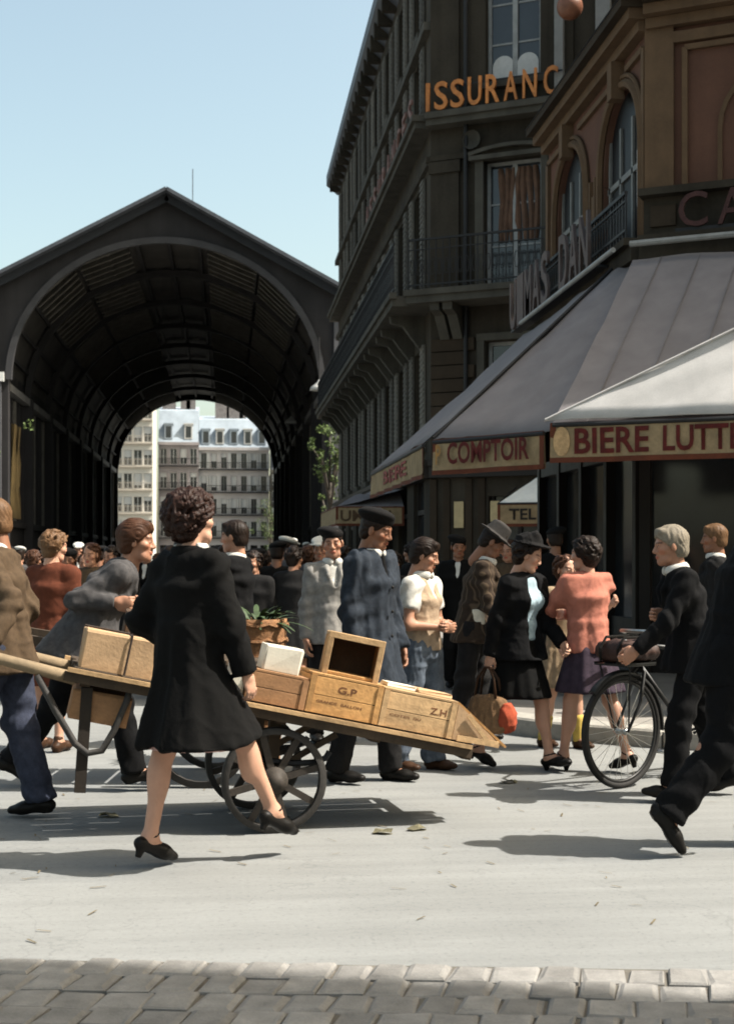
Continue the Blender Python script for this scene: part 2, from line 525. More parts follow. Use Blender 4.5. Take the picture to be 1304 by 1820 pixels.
# ------------------------------------------------------------------ the dark corner building with the insurance sign
XS = 4.1
C1 = onX(765, 990, XS); C1.z = 0
DC = lambda y: CAMZ + (HZ - y) / FPX * 28.2            # heights read at its corner edge
UF = Vector((0.8688, -0.4947, 0)); NF = Vector((-0.4947, -0.8688, 0))   # chamfered fronts face this way
cb = thing('corner_building', 'tall soot-blackened corner building with long balcony, beside the cafe', 'building', C1)
SL = 23.0
bays = [1.75 + 2.72 * i for i in range(8)]
fl = [(0.25, 3.0, 1.6), (3.55, 5.75, 1.15), (6.72, 9.15, 1.15), (10.32, 11.9, 1.05), (12.35, 14.2, 1.05)]
mb = MB(u=(0, 1, 0), n=(-1, 0, 0))
ops = [(b - w / 2, b + w / 2, z0, z1) for b in bays for (z0, z1, w) in fl]
wall(mb, SL, 0, 15.2, ops)
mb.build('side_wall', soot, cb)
mb = MB(u=UF, n=NF)
cw = 1.72
fops = [(cw - .55, cw + .55, 3.5, 5.65), (cw - .58, cw + .58, 6.72, 9.2), (cw - .56, cw + .56, 10.75, 13.1), (cw - .5, cw + .7, 0.12, 2.6),
        (cw + 2.3, cw + 3.4, 6.72, 9.2), (cw + 2.3, cw + 3.4, 10.75, 13.1), (cw - .55, cw + .55, 13.75, 14.9)]
wall(mb, 8.5, 0, 15.2, fops)
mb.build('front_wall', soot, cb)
core = MB()
q0 = UF * 8.5
core.add([(0.36, 0.25, 0), (q0.x + .2, q0.y + .4, 0), (q0.x + 1, q0.y + SL, 0), (0.36, SL, 0), (0.36, 0.25, 15.2), (q0.x + .2, q0.y + .4, 15.2), (q0.x + 1, q0.y + SL, 15.2), (0.36, SL, 15.2)],
         [(0, 1, 5, 4), (1, 2, 6, 5), (2, 3, 7, 6), (3, 0, 4, 7), (4, 5, 6, 7)])
core.build('core_wall', M('dark_interior', (0.012, 0.011, 0.01), var=0.3, bump=0), cb)
en = MB(); en.quad((0, SL, 0), (8, SL, 0), (8, SL, 15.2), (0, SL, 15.2)); en.build('end_wall', soot, cb)
for b in bays:
    for k, (z0, z1, w) in enumerate(fl):
        if k == 0: continue
        window(cb, (0, b, z0), math.pi / 2, w, z1 - z0, shutters=(k in (1, 2, 3, 4)), sill=(k in (1, 3, 4)), back=.2)
for (a0, a1, z0, z1) in fops:
    if z0 < 1: continue
    o = window(cb, UF * ((a0 + a1) / 2) + Vector((0, 0, z0)), rot_of(-UF), a1 - a0, z1 - z0, sill=z0 > 10, back=.24, key='f',
               frame_m=M('window_paint_pale', (0.22,0.225,0.22), var=0.25, scale=6, rough=0.6))
    if z0 == 10.75 and a0 < 2:
        for sg in (-.26, .24):
            c = MB(); n = 14
            pts = [(sg - .22, 0.02), (sg + .22, 0.02)] + [(sg + .22 * math.cos(math.pi * i / n), .32 + .22 * math.sin(math.pi * i / n)) for i in range(n + 1)]
            c.prism(pts, -.165, -.15); c.build('curtain', curt_m, o)
    if z0 == 6.72 and a0 < 2:
        c = MB()
        for i in range(7):
            c.tube([(-.42 + .12 * i + .03 * math.sin(3 * z + i), -.2, z) for z in (0.9, 1.3, 1.7, 2.1, 2.35)], [.05, .07, .06, .075, .06], 6)
        c.build('curtain', M('brown_curtain', (0.10, 0.055, 0.035), var=.4, scale=6), o)
# mouldings that run round both faces
def band(name, z0, z1, out, mat, a_end=8.5, lip=True):
    mb = MB(u=(0, 1, 0), n=(-1, 0, 0)); mb.box(-out * .45, SL + .1, -0.01, out, z0, z1)
    if lip: mb.box(-out * .6, SL + .1, -0.01, out + .07, z1 - .1, z1 + .02)
    mb.set((0, 0, 0), UF, NF); mb.box(0.02, a_end, -0.01, out - .004, z0 + .003, z1 - .003)
    if lip: mb.box(0.02, a_end, -0.01, out + .066, z1 - .103, z1 + .017)
    return mb.build(name, mat, cb)
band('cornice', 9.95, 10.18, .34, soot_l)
band('lintel_band', 9.3, 9.42, .1, soot, lip=False)
band('ground_fascia', 2.98, 3.32, .16, wood_m)
mb = MB(u=(0, 1, 0), n=(-1, 0, 0)); mb.box(0, SL, -.01, .14, 11.98, 12.14); mb.build('string_course', soot_l, cb)
mb = MB(u=(0, 1, 0), n=(-1, 0, 0)); mb.box(0, SL, -.01, .09, 9.26, 9.34); mb.build('string_course', soot_l, cb)
# eave, gutter and mansard
mb = MB(); ev = .42
mb.add([(-ev, -.3, 14.95), (-ev, SL + .3, 14.95), (0, SL + .3, 14.6), (0, -.3, 14.6), (-ev, -.3, 15.3), (-ev, SL + .3, 15.3), (1.2, SL + .3, 17.6), (1.2, -.3, 17.6)],
       [(0, 1, 2, 3), (0, 4, 5, 1), (4, 7, 6, 5), (0, 3, 7, 4), (1, 5, 6, 2)])
mb.build('roof', slate_m, cb)
mb = MB(u=(0, 1, 0), n=(-1, 0, 0))
for i in range(26): mb.box(.3 + i * .88, .5 + i * .88, .01, .36, 14.52, 14.9)
mb.build('eave_bracket_row', soot, cb)['kind'] = 'stuff'
# balcony round the corner
bal = .82
mb = MB(u=(0, 1, 0), n=(-1, 0, 0)); mb.box(-.35, SL - .4, -0.01, bal, 6.36, 6.56); mb.box(-.42, SL - .4, bal - .08, bal + .06, 6.5, 6.62)
mb.set((0, 0, 0), UF, NF); mb.box(-.2, 3.3, -0.01, bal - .003, 6.363, 6.557); mb.box(-.24, 3.34, bal - .08, bal + .055, 6.503, 6.617)
slab = mb.build('balcony', soot_l, cb)
rl = MB(u=(0, 1, 0), n=(-1, 0, 0))
def rail(mb, a0, a1, b, z, h, step=.13):
    mb.box(a0, a1, b - .02, b + .02, z + h - .04, z + h); mb.box(a0, a1, b - .012, b + .012, z + h * .78, z + h * .78 + .02)
    mb.box(a0, a1, b - .012, b + .012, z + .1, z + .13)
    n = int((a1 - a0) / step)
    for i in range(n + 1):
        a = a0 + (a1 - a0) * i / n
        mb.box(a - .009, a + .009, b - .009, b + .009, z, z + h - .04)
        if i < n:
            m = a + step / 2
            for q in range(6):
                t0, t1 = q * math.pi / 3, (q + 1) * math.pi / 3
                mb.bar((m + .045 * math.cos(t0), b, z + h * .45 + .17 * math.sin(t0)), (m + .045 * math.cos(t1), b, z + h * .45 + .17 * math.sin(t1)), .012, .012)
rail(rl, -.3, SL - .5, bal - .04, 6.6, 1.02, .16)
rl.set((0, 0, 0), UF, NF); rail(rl, -.16, 3.26, bal - .05, 6.602, 1.02, .14)
obj('railing', rl.mesh('railing', iron_m), slab)
con = MB(u=(0, 1, 0), n=(0, 0, 1), w=(-1, 0, 0))
def console(u, n, a):
    mb = MB(o=u * a, u=u, n=n)
    pr = [(0, 5.75), (.12, 5.72), (.3, 5.95), (.45, 6.15), (.7, 6.22), (.72, 6.362), (0, 6.362)]
    v = [(-.1, b, z) for b, z in pr] + [(.1, b, z) for b, z in pr]
    m = len(pr)
    mb.add(v, [tuple(range(m)), tuple(range(2 * m - 1, m - 1, -1))] + [(i, m + i, m + (i + 1) % m, (i + 1) % m) for i in range(m)])
    mb.build('console', soot_l, cb)
for a in (.35, .62, 2.75, 3.05): console(UF, NF, a)
for b in bays:
    for d in (-.85, .85): console(Vector((0, 1, 0)), Vector((-1, 0, 0)), b + d)
# pilaster strips, quoins and door surround on the chamfer
mb = MB(u=UF, n=NF)
for (a0, a1) in ((.02, .62), (2.48, 2.95)):
    mb.box(a0, a1, 0, .07, 6.6, 9.3); mb.box(a0 - .02, a1 + .04, 0, .12, 9.05, 9.28); mb.box(a0, a1, 0, .06, 10.2, 14.5)
mb.build('pilaster', soot, cb)
for i in range(9):
    mb = MB(u=UF, n=NF); z = 3.34 + i * .27
    mb.bbox(.03, .95 - (i % 2) * .2, -.005, .085, z, z + .25, .012); mb.build('quoin', soot_b, cb)
    mb = MB(u=UF, n=NF); mb.bbox(2.45 + (i % 2) * .15, 3.1, -.005, .085, z, z + .25, .012); mb.build('quoin', soot_b, cb)
mb = MB(u=UF, n=NF); 
mb.box(cw - .75, cw - .58, 0, .1, 6.6, 9.2); mb.box(cw + .6, cw + .76, 0, .1, 6.6, 9.2); mb.box(cw - .85, cw + .85, 0, .2, 9.203, 9.29)
n = 12
for i in range(n):
    t0 = -.85 + 1.7 * i / n; t1 = -.85 + 1.7 * (i + 1) / n
    f0 = .12 * (1 - (t0 / .85) ** 2); f1 = .12 * (1 - (t1 / .85) ** 2)
    mb.bar((cw + t0, .1, 9.32 + f0), (cw + t1, .1, 9.32 + f1), .22, .07)
mb.build('window_surround', soot_l, cb)
mb = MB(u=UF, n=NF)
mb.box(cw - .72, cw - .57, 0, .07, 3.34, 5.7); mb.box(cw - .72, cw + .72, 0, .09, 5.66, 5.8)
mb.build('window_surround', soot_l, cb)
for a in (2.70, 3.56):  # pale strips put in as colour for lit edges of the facade
    mb = MB(u=UF, n=NF); w = .085 if a < 3 else .14
    mb.box(a - w, a + w, .075, .2, 10.3 if a < 3 else 11.2, 15.0); mb.build('lit_edge_strip', M('lit_edge_strip', (.17,.17,.165), var=.2, scale=4), cb)
mb = MB(u=UF, n=NF)
mb.tube([(.78, .1, 3), (.78, .1, 15)], .045, 8); mb.build('drainpipe', iron_m, cb)
mb = MB(u=UF, n=NF); mb.smooth = True
mb.lathe([(0.0, -.02), (.1, 0), (.17, .06), (.19, .1)], 14, (.92, .08, 9.62), (0, 1, 0)); mb.build('boss', soot_l, cb)
# ground floor of the corner building: shopfronts on the side, door on the chamfer
for b in bays:
    mb = MB(u=(0, 1, 0), n=(-1, 0, 0))
    mb.box(b - .8, b - .7, -.2, -.08, .25, 3.0); mb.box(b + .7, b + .8, -.2, -.08, .25, 3.0); mb.box(b - .7, b + .7, -.2, -.08, .25, .9); mb.box(b - .7, b + .7, -.2, -.08, 2.3, 2.4)
    o = mb.build('shop_window', wood_m, cb)
    g = MB(u=(0, 1, 0), n=(-1, 0, 0)); g.quad((b - .7, -.15, .9), (b - .7, -.15, 3), (b + .7, -.15, 3), (b + .7, -.15, .9)); obj('pane', g.mesh('pane', pane_m), o)
mb = MB(u=UF, n=NF)
for a in (cw - .48, cw + .08, cw + .62): mb.box(a, a + .07, -.2, -.1, .13, 2.6)
mb.box(cw - .41, cw + .62, -.2, -.1, .13, .8); mb.box(cw - .41, cw + .62, -.2, -.1, 2.0, 2.12)
o = mb.build('door', wood_m, cb)
g = MB(u=UF, n=NF); g.quad((cw - .41, -.16, .8), (cw - .41, -.16, 2.6), (cw + .62, -.16, 2.6), (cw + .62, -.16, .8)); obj('pane', g.mesh('pane', pane_m), o)
mb = MB(u=UF, n=NF)
for a in (-.0, .28, .75, 1.02): mb.box(a, a + .14, 0, .05, .12, 2.95)
mb.build('shop_pilaster', soot_b, cb)
# paper notices in the shop window
notm = M('yellowed_paper', (.42, .33, .18), var=.2, scale=8)
for a, z0, z1, w in ((.52, 1.98, 2.5, .2), (1.28, 2.1, 2.5, .3)):
    mb = MB(u=UF, n=NF); mb.box(a, a + w, .055, .065, z0, z1)
    tag(mb.build('notice', notm, None, C1), 'yellowed paper notice pasted beside the insurance building door' if w < .25 else 'yellowed paper notice behind the small TEL awning', 'notice')

# insurance sign: separate standing letters on the cornice
sg = thing('letter_sign', 'orange gilt standing letters ISSURANC on the cornice of the corner building', 'sign', C1 + Vector((0, 0, 10.18)))
xs = [0.06, .30, .62, .98, 1.36, 1.75, 2.14, 2.62]
for ch, a in zip('ISSURANC', [0.02, .2, .54, .90, 1.27, 1.64, 2.02, 2.44]):
    w = .08 if ch == 'I' else .28
    me = text_mesh(ch, .56, w, .012, o=UF * a + NF * .3 + Vector((0, 0, .06)), r=UF, mat=gold_m, depth=.05, name='letter')
    obj('letter', me, sg)
mb = MB(u=UF, n=NF); mb.box(0, 2.8, .26, .3, .02, .06); mb.box(0, 2.8, .26, .28, .5, .53); mb.build('rail', iron_m, sg)
sg2 = thing('letter_sign', 'faded pink standing letters along the side cornice of the corner building', 'sign', C1 + Vector((0, 0, 10.18)))
for i, ch in enumerate('SECNARUSSA'):
    me = text_mesh(ch, .56, .5, .014, o=Vector((-.3, .55 + i * .98 + .5, .06)), r=(0, -1, 0), mat=pink_m, depth=.05, name='letter')
    obj('letter', me, sg2)
mb = MB(u=(0, 1, 0), n=(-1, 0, 0)); mb.box(.3, 10.6, .26, .3, .02, .06); mb.build('rail', iron_m, sg2)
# red-brown globe hung on the front
gl = thing('globe_lamp', 'round russet globe hanging from a bracket high on the corner building', 'lamp', P(1012, 12, 25.9))
mb = MB(); mb.smooth = True
mb.lathe([(.001, -.24)] + [(.24 * math.sin(math.pi * i / 12), -.24 * math.cos(math.pi * i / 12)) for i in range(1, 12)] + [(.001, .24)], 20)
mb.build('globe', M('russet_globe', (.17, .07, .04), var=.5, scale=5, rough=.45), gl)
mb = MB(); mb.tube([(0, 0, .22), (0, 0, .5), (-NF.x * .8, -NF.y * .8, .55)], .025, 8); mb.build('bracket', iron_m, gl)

# ------------------------------------------------------------------ cafe building
XC = 4.69
K = onX(1150, 990, XC); K.z = 0
KL = onX(975, 990, XC); KL.z = 0
DK = 15.7
ZK = lambda y: CAMZ + (HZ - y) / FPX * DK
cf = thing('cafe_building', 'low terracotta cafe building with arched windows and ochre mouldings', 'building', K)
SLc = (KL - K).length
zt, zc0, zc1, zb0, zb1, za = 7.56, 7.28, 7.3, 4.72, 5.45, 4.67
FLc = 5.6
# side wall with two tall arches
def arch_wall(mb, L, z0, z1, arches, th=.12, n=16):
    cuts = [0]
    for (a0, a1, zb, zs, ztop) in arches:
        cuts += [a0 + (a1 - a0) * i / n for i in range(n + 1)]
    cuts.append(L)
    cuts = sorted(set(round(c, 5) for c in cuts))
    def low(a, m):
        for (a0, a1, zb, zs, ztop) in arches:
            if a0 - 1e-6 <= m <= a1 + 1e-6:
                t = (a - (a0 + a1) / 2) / ((a1 - a0) / 2)
                return zb, zs + (ztop - zs) * math.sqrt(max(0, 1 - t * t)) ** .8
        return None
    for c0, c1 in zip(cuts, cuts[1:]):
        m = (c0 + c1) / 2; q = low(c0, m)
        if q is None:
            mb.quad((c0, 0, z0), (c0, 0, z1), (c1, 0, z1), (c1, 0, z0))
        else:
            zb, h0 = low(c0, m); _, h1 = low(c1, m)
            mb.quad((c0, 0, h0), (c0, 0, z1), (c1, 0, z1), (c1, 0, h1))
            mb.quad((c0, 0, h0), (c1, 0, h1), (c1, -th, h1), (c0, -th, h0))
            if zb > z0: mb.quad((c0, 0, z0), (c0, 0, zb), (c1, 0, zb), (c1, 0, z0))
    for (a0, a1, zb, zs, ztop) in arches:
        mb.quad((a0, 0, zb), (a0, -th, zb), (a0, -th, zs), (a0, 0, zs))
        mb.quad((a1, 0, zs), (a1, -th, zs), (a1, -th, zb), (a1, 0, zb))
a1_0 = (onX(1141, 0, XC).y - K.y); a1_1 = (onX(1072, 0, XC).y - K.y); a2_0 = (onX(1043, 0, XC).y - K.y); a2_1 = (onX(990, 0, XC).y - K.y)
arches = [(a1_0, a1_1, 4.8, 6.0, 6.92), (a2_0, a2_1, 4.8, 6.0, 6.92)]
mb = MB(u=(0, 1, 0), n=(-1, 0, 0)); arch_wall(mb, SLc, 0, zt, arches); mb.build('side_wall', terra_m, cf)
mb = MB(u=UF, n=NF); mb.quad((0, 0, 0), (0, 0, zt), (FLc, 0, zt), (FLc, 0, 0)); mb.build('front_wall', terra_m, cf)
mb = MB(); e = UF * FLc
mb.add([(.37, .2, 0), (e.x, e.y + .35, 0), (e.x + 2, SLc, 0), (.37, SLc, 0), (.37, .2, 7.5), (e.x, e.y + .35, 7.5), (e.x + 2, SLc, 7.5), (.37, SLc, 7.5)],
       [(0, 1, 5, 4), (1, 2, 6, 5), (2, 3, 7, 6), (3, 0, 4, 7), (4, 5, 6, 7)])
mb.build('core_wall', MATS['dark_interior'], cf)
for (a0, a1, zb, zs, ztop) in arches:
    pts = []
    for i in range(21):
        t = math.pi * i / 20
        c = math.cos(t)
        pts.append(((a0 + a1) / 2 - (a1 - a0) / 2 * c, zs + (ztop - zs) * max(0, math.sin(t)) ** .8))
    o = MB(u=(0, 1, 0), n=(-1, 0, 0))
    for off, r in ((0.06, .055), (.15, .03)):
        ln = []
        for i, (a, z) in enumerate(pts):
            c = -(math.cos(math.pi * i / 20)); s_ = math.sin(math.pi * i / 20)
            ln.append((a + c * off, .03, z + s_ * off))
        ln = [(ln[0][0], .03, zb)] + ln + [(ln[-1][0], .03, zb)]
        o.tube(ln, r, 6)
    mid = (a0 + a1) / 2
    o.box(mid - .09, mid + .09, 0, .16, ztop - .1, zc0 - .02)
    o.build('archivolt', ochre_m, cf)
    w = MB(u=(0, 1, 0), n=(-1, 0, 0))
    for t in (.03, .36, .66, .95): w.box(a0 + (a1 - a0) * t - .03, a0 + (a1 - a0) * t + .03, -.10, -.05, zb, ztop - .35)
    w.box(a0, a1, -.10, -.05, zb, zb + .3); w.box(a0, a1, -.10, -.05, 5.9, 5.97)
    wo_ = w.build('window', win_m, cf)
    g = MB(u=(0, 1, 0), n=(-1, 0, 0)); g.quad((a0, -.08, zb), (a0, -.08, ztop), (a1, -.08, ztop), (a1, -.08, zb)); obj('pane', g.mesh('pane', M('black_pane', (.008, .008, .009), var=.4, scale=2, rough=.5, bump=0, spec=.12)), wo_)
# white blind edge in the first arch
g = MB(u=(0, 1, 0), n=(-1, 0, 0)); g.box(a1_0 + .12, a1_0 + .34, -.045, -.035, 5.45, 6.1); g.build('blind', curt_m, wo_ if False else cf)
# raised mouldings: spandrel frames on the side, panel frame on the front
def frame_strip(o, pts, w=.07, d=.05, close=False):
    pp = list(pts) + ([pts[0]] if close else [])
    for p, q in zip(pp, pp[1:]):
        o.bar((p[0], d / 2, p[1]), (q[0], d / 2, q[1]), d * 1.02, w, up=(0, 0, 1) if abs(p[1] - q[1]) < abs(p[0] - q[0]) else (1, 0, 0))
o = MB(u=(0, 1, 0), n=(-1, 0, 0))
frame_strip(o, [(.08, 7.1), (a1_0 + .55, 7.1)]); frame_strip(o, [(a1_0 + .8, 7.1), (a2_0 + .35, 7.1)]); frame_strip(o, [(a2_0 + .75, 7.1), (SLc - .06, 7.1)])
frame_strip(o, [(.05, 4.75), (.05, 7.1)], .1); frame_strip(o, [(SLc - .06, 4.75), (SLc - .06, 7.1)], .12)
mm = (a1_1 + a2_0) / 2
frame_strip(o, [(mm - .12, 4.75), (mm - .12, 6.2)], .05); frame_strip(o, [(mm + .12, 4.75), (mm + .12, 6.2)], .05)
o.box(a1_1 + .1, a2_0 - .1, .002, .03, 4.75, 6.0)
o.build('moulding', ochre_m, cf)
o = MB(u=UF, n=NF)
o.box(-.02, .3, 0, .06, 5.45, 7.29); o.box(.3, FLc, 0, .07, 7.08, 7.2)
frame_strip(o, [(.42, 5.5), (.42, 7.02)], .06); frame_strip(o, [(.42, 7.02), (FLc, 7.02)], .06)
pts = [(1.75 - .95 * math.cos(math.pi * i / 16), 6.1 + .75 * math.sin(math.pi * i / 16)) for i in range(17)]
frame_strip(o, [(.8, 5.5)] + pts + [(2.7, 5.5)], .05, .03)
o.build('moulding', ochre_m, cf)
# cornice in three steps round both faces, slate edge above
for (z0, z1, out, m) in ((7.26, 7.38, .12, ochre_m), (7.38, 7.5, .24, ochre_m), (7.5, 7.6, .34, soot_b)):
    mb = MB(u=(0, 1, 0), n=(-1, 0, 0)); mb.box(-out * .35, SLc, -.01, out, z0, z1 - .002)
    mb.set((0, 0, 0), UF, NF); mb.box(0, FLc, -.01, out - .003, z0 + .002, z1 - .004); mb.build('cornice', m, cf)
mb = MB()
p0 = Vector((-.36, -.3, 7.6)); 
mb.add([(-.36, SLc, 7.6), (-.36, -.22, 7.6), (e.x + NF.x * .36, e.y + NF.y * .36, 7.6), (1.2, SLc, 7.68), (1.3, .9, 7.68), (e.x + 1, e.y + 1.6, 7.68)],
       [(0, 1, 4, 3), (1, 2, 5, 4), (3, 4, 5)])
mb.build('roof', slate_m, cf)
# entablature band with the balcony grille under the arches
mb = MB(u=(0, 1, 0), n=(-1, 0, 0)); mb.box(-.1, SLc, -.01, .22, za + .02, 4.86); mb.box(-.1, SLc, -.01, .3, 4.86, 4.94)
mb.set((0, 0, 0), UF, NF); mb.box(-.05, FLc, -.01, .215, za + .023, 4.857); mb.box(-.05, FLc, -.01, .296, 4.862, 4.936); mb.box(-.02, FLc, -.01, .1, 4.94, 5.38); mb.box(-.05, FLc, -.01, .25, 5.38, 5.46)
mb.build('entablature', soot, cf)
mb = MB(u=UF, n=NF)
mb.box(.06, .34, .1, .14, 5.05, 5.28)
mb.build('fascia_panel', soot_b, cf)
mb = MB(u=(0, 1, 0), n=(-1, 0, 0)); rail(mb, .02, SLc - .1, .24, 4.94, .55, .12); mb.build('balcony_grille', iron_m, cf)
mb = MB(u=UF, n=NF); mb.tube([(-.1, .42, 4.82), (FLc, .42, 4.84)], .035, 8); mb.set((0, 0, 0), (0, 1, 0), (-1, 0, 0)); mb.tube([(-.1, .42, 4.8), (SLc, .42, 4.8)], .03, 8)
mb.build('gutter', M('zinc_gutter', (.22, .22, .21), var=.3, scale=5, rough=.5), cf)
# geranium bits on the ledge
# dull letters: CAFE on the front band, tall letters on the side balcony
s1 = thing('letter_sign', 'dull dark red letters CA on the cafe front band below the terracotta panel', 'sign', K + Vector((0, 0, 4.96)))
dark_red = M('dull_red_letters', (.05, .022, .02), var=.4, scale=9)
for i, ch in enumerate('CAFE'):
    obj('letter', text_mesh(ch, .38, .31, .004, o=UF * (.40 + i * .42) + NF * .27 + Vector((0, 0, .02)), r=UF, mat=dark_red, depth=.04, name='letter'), s1)
mb = MB(u=UF, n=NF); mb.box(.36, 2.1, .1, .26, -.02, .02); mb.build('rail', iron_m, s1)
s2 = thing('letter_sign', 'dull pale letters leaning along the cafe side balcony under the arches', 'sign', K + Vector((0, 0, 4.80)))
yA = onX(905, 0, XC - .42).y - K.y; yB = onX(1047, 0, XC - .42).y - K.y
seq = 'UIMAS DAN'
stp = (yB - yA) / len(seq)
for i, ch in enumerate(seq):
    if ch == ' ': continue
    o_ = Vector((-.40, yA + stp * i, .0))
    obj('letter', text_mesh(ch, .72, abs(stp) * .82, .015, o=o_, r=(0, -1, 0), mat=dim_m, depth=.04, name='letter'), s2)
mb = MB(u=(0, 1, 0), n=(-1, 0, 0)); mb.box(min(yA, yB) - .1, max(yA, yB) + .1, .22, .38, .0, .03); mb.build('rail', iron_m, s2)
# ground floor: dark wooden shopfront with panes, posts and stall risers
def shopfront(u, n, L, ofs):
    mb = MB(u=u, n=n)
    k = int(L / 1.15)
    for i in range(k + 1):
        a = L * i / k
        mb.box(a - .06, a + .06, .01, .16, 0, 4.2)
    mb.box(0, L, .01, .1, 0, .7); mb.box(0, L, .01, .14, 2.55, 2.75); mb.box(0, L, .01, .2, 3.9, 4.6)
    o = mb.build('shopfront', wood_m, cf)
    for i in range(k):
        g = MB(u=u, n=n); a0, a1 = L * i / k + .06, L * (i + 1) / k - .06
        g.quad((a0, .05, .7), (a0, .05, 2.55), (a1, .05, 2.55), (a1, .05, .7)); obj('pane', g.mesh('pane', pane_m), o)
shopfront(UF, NF, FLc, 0); shopfront(Vector((0, 1, 0)), Vector((-1, 0, 0)), SLc, 0)

# ------------------------------------------------------------------ awnings
def cloth_quad(mb, bl, br, tl, tr, nu=14, nv=10, sag=.05, th=.012):
    "sagging canvas between two straight edges, with thickness"
    bl, br, tl, tr = map(Vector, (bl, br, tl, tr))
    nrm = (br - bl).cross(tl - bl).normalized()
    if nrm.z < 0: nrm = -nrm
    vs = []
    for side in (0, 1):
        for j in range(nv + 1):
            t = j / nv
            for i in range(nu + 1):
                s_ = i / nu
                p = (bl * (1 - s_) + br * s_) * (1 - t) + (tl * (1 - s_) + tr * s_) * t
                rib = abs(math.sin(math.pi * s_ * (nu // 2)))
                p = p - nrm * (sag * math.sin(math.pi * t) * (.35 + .65 * rib) + th * side) + nrm * (.010 * math.sin(9 * s_ + 7 * t) + .007 * math.sin(31 * s_ - 13 * t + 2 * math.sin(5 * t)) + .005 * math.sin(17 * t + 23 * s_))
                vs.append(p)
    fs = []; w = nu + 1; nn = w * (nv + 1)
    for j in range(nv):
        for i in range(nu):
            a = j * w + i
            fs.append((a, a + 1, a + w + 1, a + w)); fs.append((nn + a, nn + a + w, nn + a + w + 1, nn + a + 1))
    for i in range(nu):
        fs.append((i, nn + i, nn + i + 1, i + 1))
    mb.smooth = True
    mb.add(vs, fs); mb.smooth = False
def valance(root, p0, p1, z0, z1, txt, tw=None, th=.62, toff=.08, lm=None, nrm=None, name='valance', flut=.02, mark=None):
    "hanging cloth strip with a rust red border and lettering; p0 left, p1 right as read"
    p0 = Vector(p0); p1 = Vector(p1); d = (p1 - p0); L = d.length; d.normalize()
    n = nrm or Vector((d.y, -d.x, 0))
    mb = MB(o=p0, u=d, n=n); nu = 40
    def wob(a, z): return flut * math.sin(a * 7 + 1.3) * (z1 - z) / (z1 - z0)
    vs = []; fs = []
    for k, off in enumerate((0.0, -.012)):
        for z in (z0, z1):
            for i in range(nu + 1):
                a = L * i / nu
                vs.append((a, off + wob(a, z), z + (.012 * math.sin(a * 11) if z == z0 else 0)))
    w = nu + 1
    for i in range(nu):
        fs.append((i, i + w, i + w + 1, i + 1)); fs.append((2 * w + i, 2 * w + i + 1, 3 * w + i + 1, 3 * w + i)); fs.append((i, i + 1, 2 * w + i + 1, 2 * w + i))
    mb.add(vs, fs)
    v = mb.build(name, val_m, root)
    t = MB(o=p0, u=d, n=n)
    bz = (z1 - z0) * .10
    for (za_, zb_) in ((z0 - .012, z0 + bz), (z1 - bz * .5, z1 + .006)):
        for i in range(nu):
            a0, a1 = L * i / nu, L * (i + 1) / nu
            t.quad((a0, .006 + wob(a0, za_), za_), (a0, .006 + wob(a0, zb_), zb_), (a1, .006 + wob(a1, zb_), zb_), (a1, .006 + wob(a1, za_), za_))
    for a0, a1 in ((-.004, .05), (L - .05, L + .004)):
        t.quad((a0, .007, z0), (a0, .007, z1), (a1, .007, z1), (a1, .007, z0))
    obj('border', t.mesh('border', trim_m), v)
    words = txt if isinstance(txt, list) else ([(txt, tw or L * .8, toff)] if txt else [])
    for (wd_, tw_, to_) in words:
        h = (z1 - z0) * th
        me = text_mesh(wd_, h, tw_, .022, mat=lm or letr_m)
        co = np.empty(len(me.vertices) * 3); me.vertices.foreach_get('co', co); co = co.reshape(-1, 3)
        a = co[:, 0] + to_; z = co[:, 2] + z0 + (z1 - z0) * (1 - th) * .55
        off = .012 + flut * np.sin(a * 7 + 1.3) * (z1 - z) / (z1 - z0)
        out = np.array(p0)[None] + a[:, None] * np.array(d) + off[:, None] * np.array(n)
        out[:, 2] = z
        me.vertices.foreach_set('co', out.ravel()); me.update()
        obj('lettering', me, v)
    return v
zvt, zvb = 2.60, 2.245
A = P(972, 0, 12.5); A.z = 0
A2 = A + UF * 4.8
rt = thing('cafe_awning', 'cafe awning with sunlight put into its white canvas, BIERE LUTTE lettering on its valance', 'awning', A)
loc = lambda p, z: (p.x - rt.location.x, p.y - rt.location.y, z)
WK = K + NF * .25; 
mb = MB(); kofs = (A - K).dot(UF)
sun_paled_cv = M('canvas_paled_for_sun', (.42, .405, .39), var=.25, scale=2.2, rough=.95, bump=.2, streak=.35, fine=80, spec=.1)  # part of the sunlit brightness of this sheet is put into its pale colour
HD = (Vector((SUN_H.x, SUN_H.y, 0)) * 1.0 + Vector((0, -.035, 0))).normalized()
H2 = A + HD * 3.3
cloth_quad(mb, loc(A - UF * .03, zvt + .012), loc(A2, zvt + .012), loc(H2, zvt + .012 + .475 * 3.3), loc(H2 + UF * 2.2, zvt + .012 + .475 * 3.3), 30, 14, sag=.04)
mb.build('canopy', sun_paled_cv, rt)
sm_ = MB(); sm_.tube([loc(A - UF * .02, zvt + .02), loc(A + HD * 1.6, zvt + .02 + .475 * 1.6), loc(H2, zvt + .02 + .475 * 3.3)], .012, 6); sm_.build('hem_cord', sun_paled_cv, rt)
mb = MB(); mb.tube([loc(H2 - UF * .1, zvt + .475 * 3.3), loc(H2 + UF * 2.3, zvt + .475 * 3.3)], .025, 8); mb.build('top_bar', iron_m, rt)
v = valance(rt, loc(A + UF * .03, 0), loc(A2, 0), zvb, zvt - .015, [('BIERE', .66, .22), ('LUTTECE', .95, 1.0)], None, .66)
mb = MB(u=UF, n=NF); n = 18
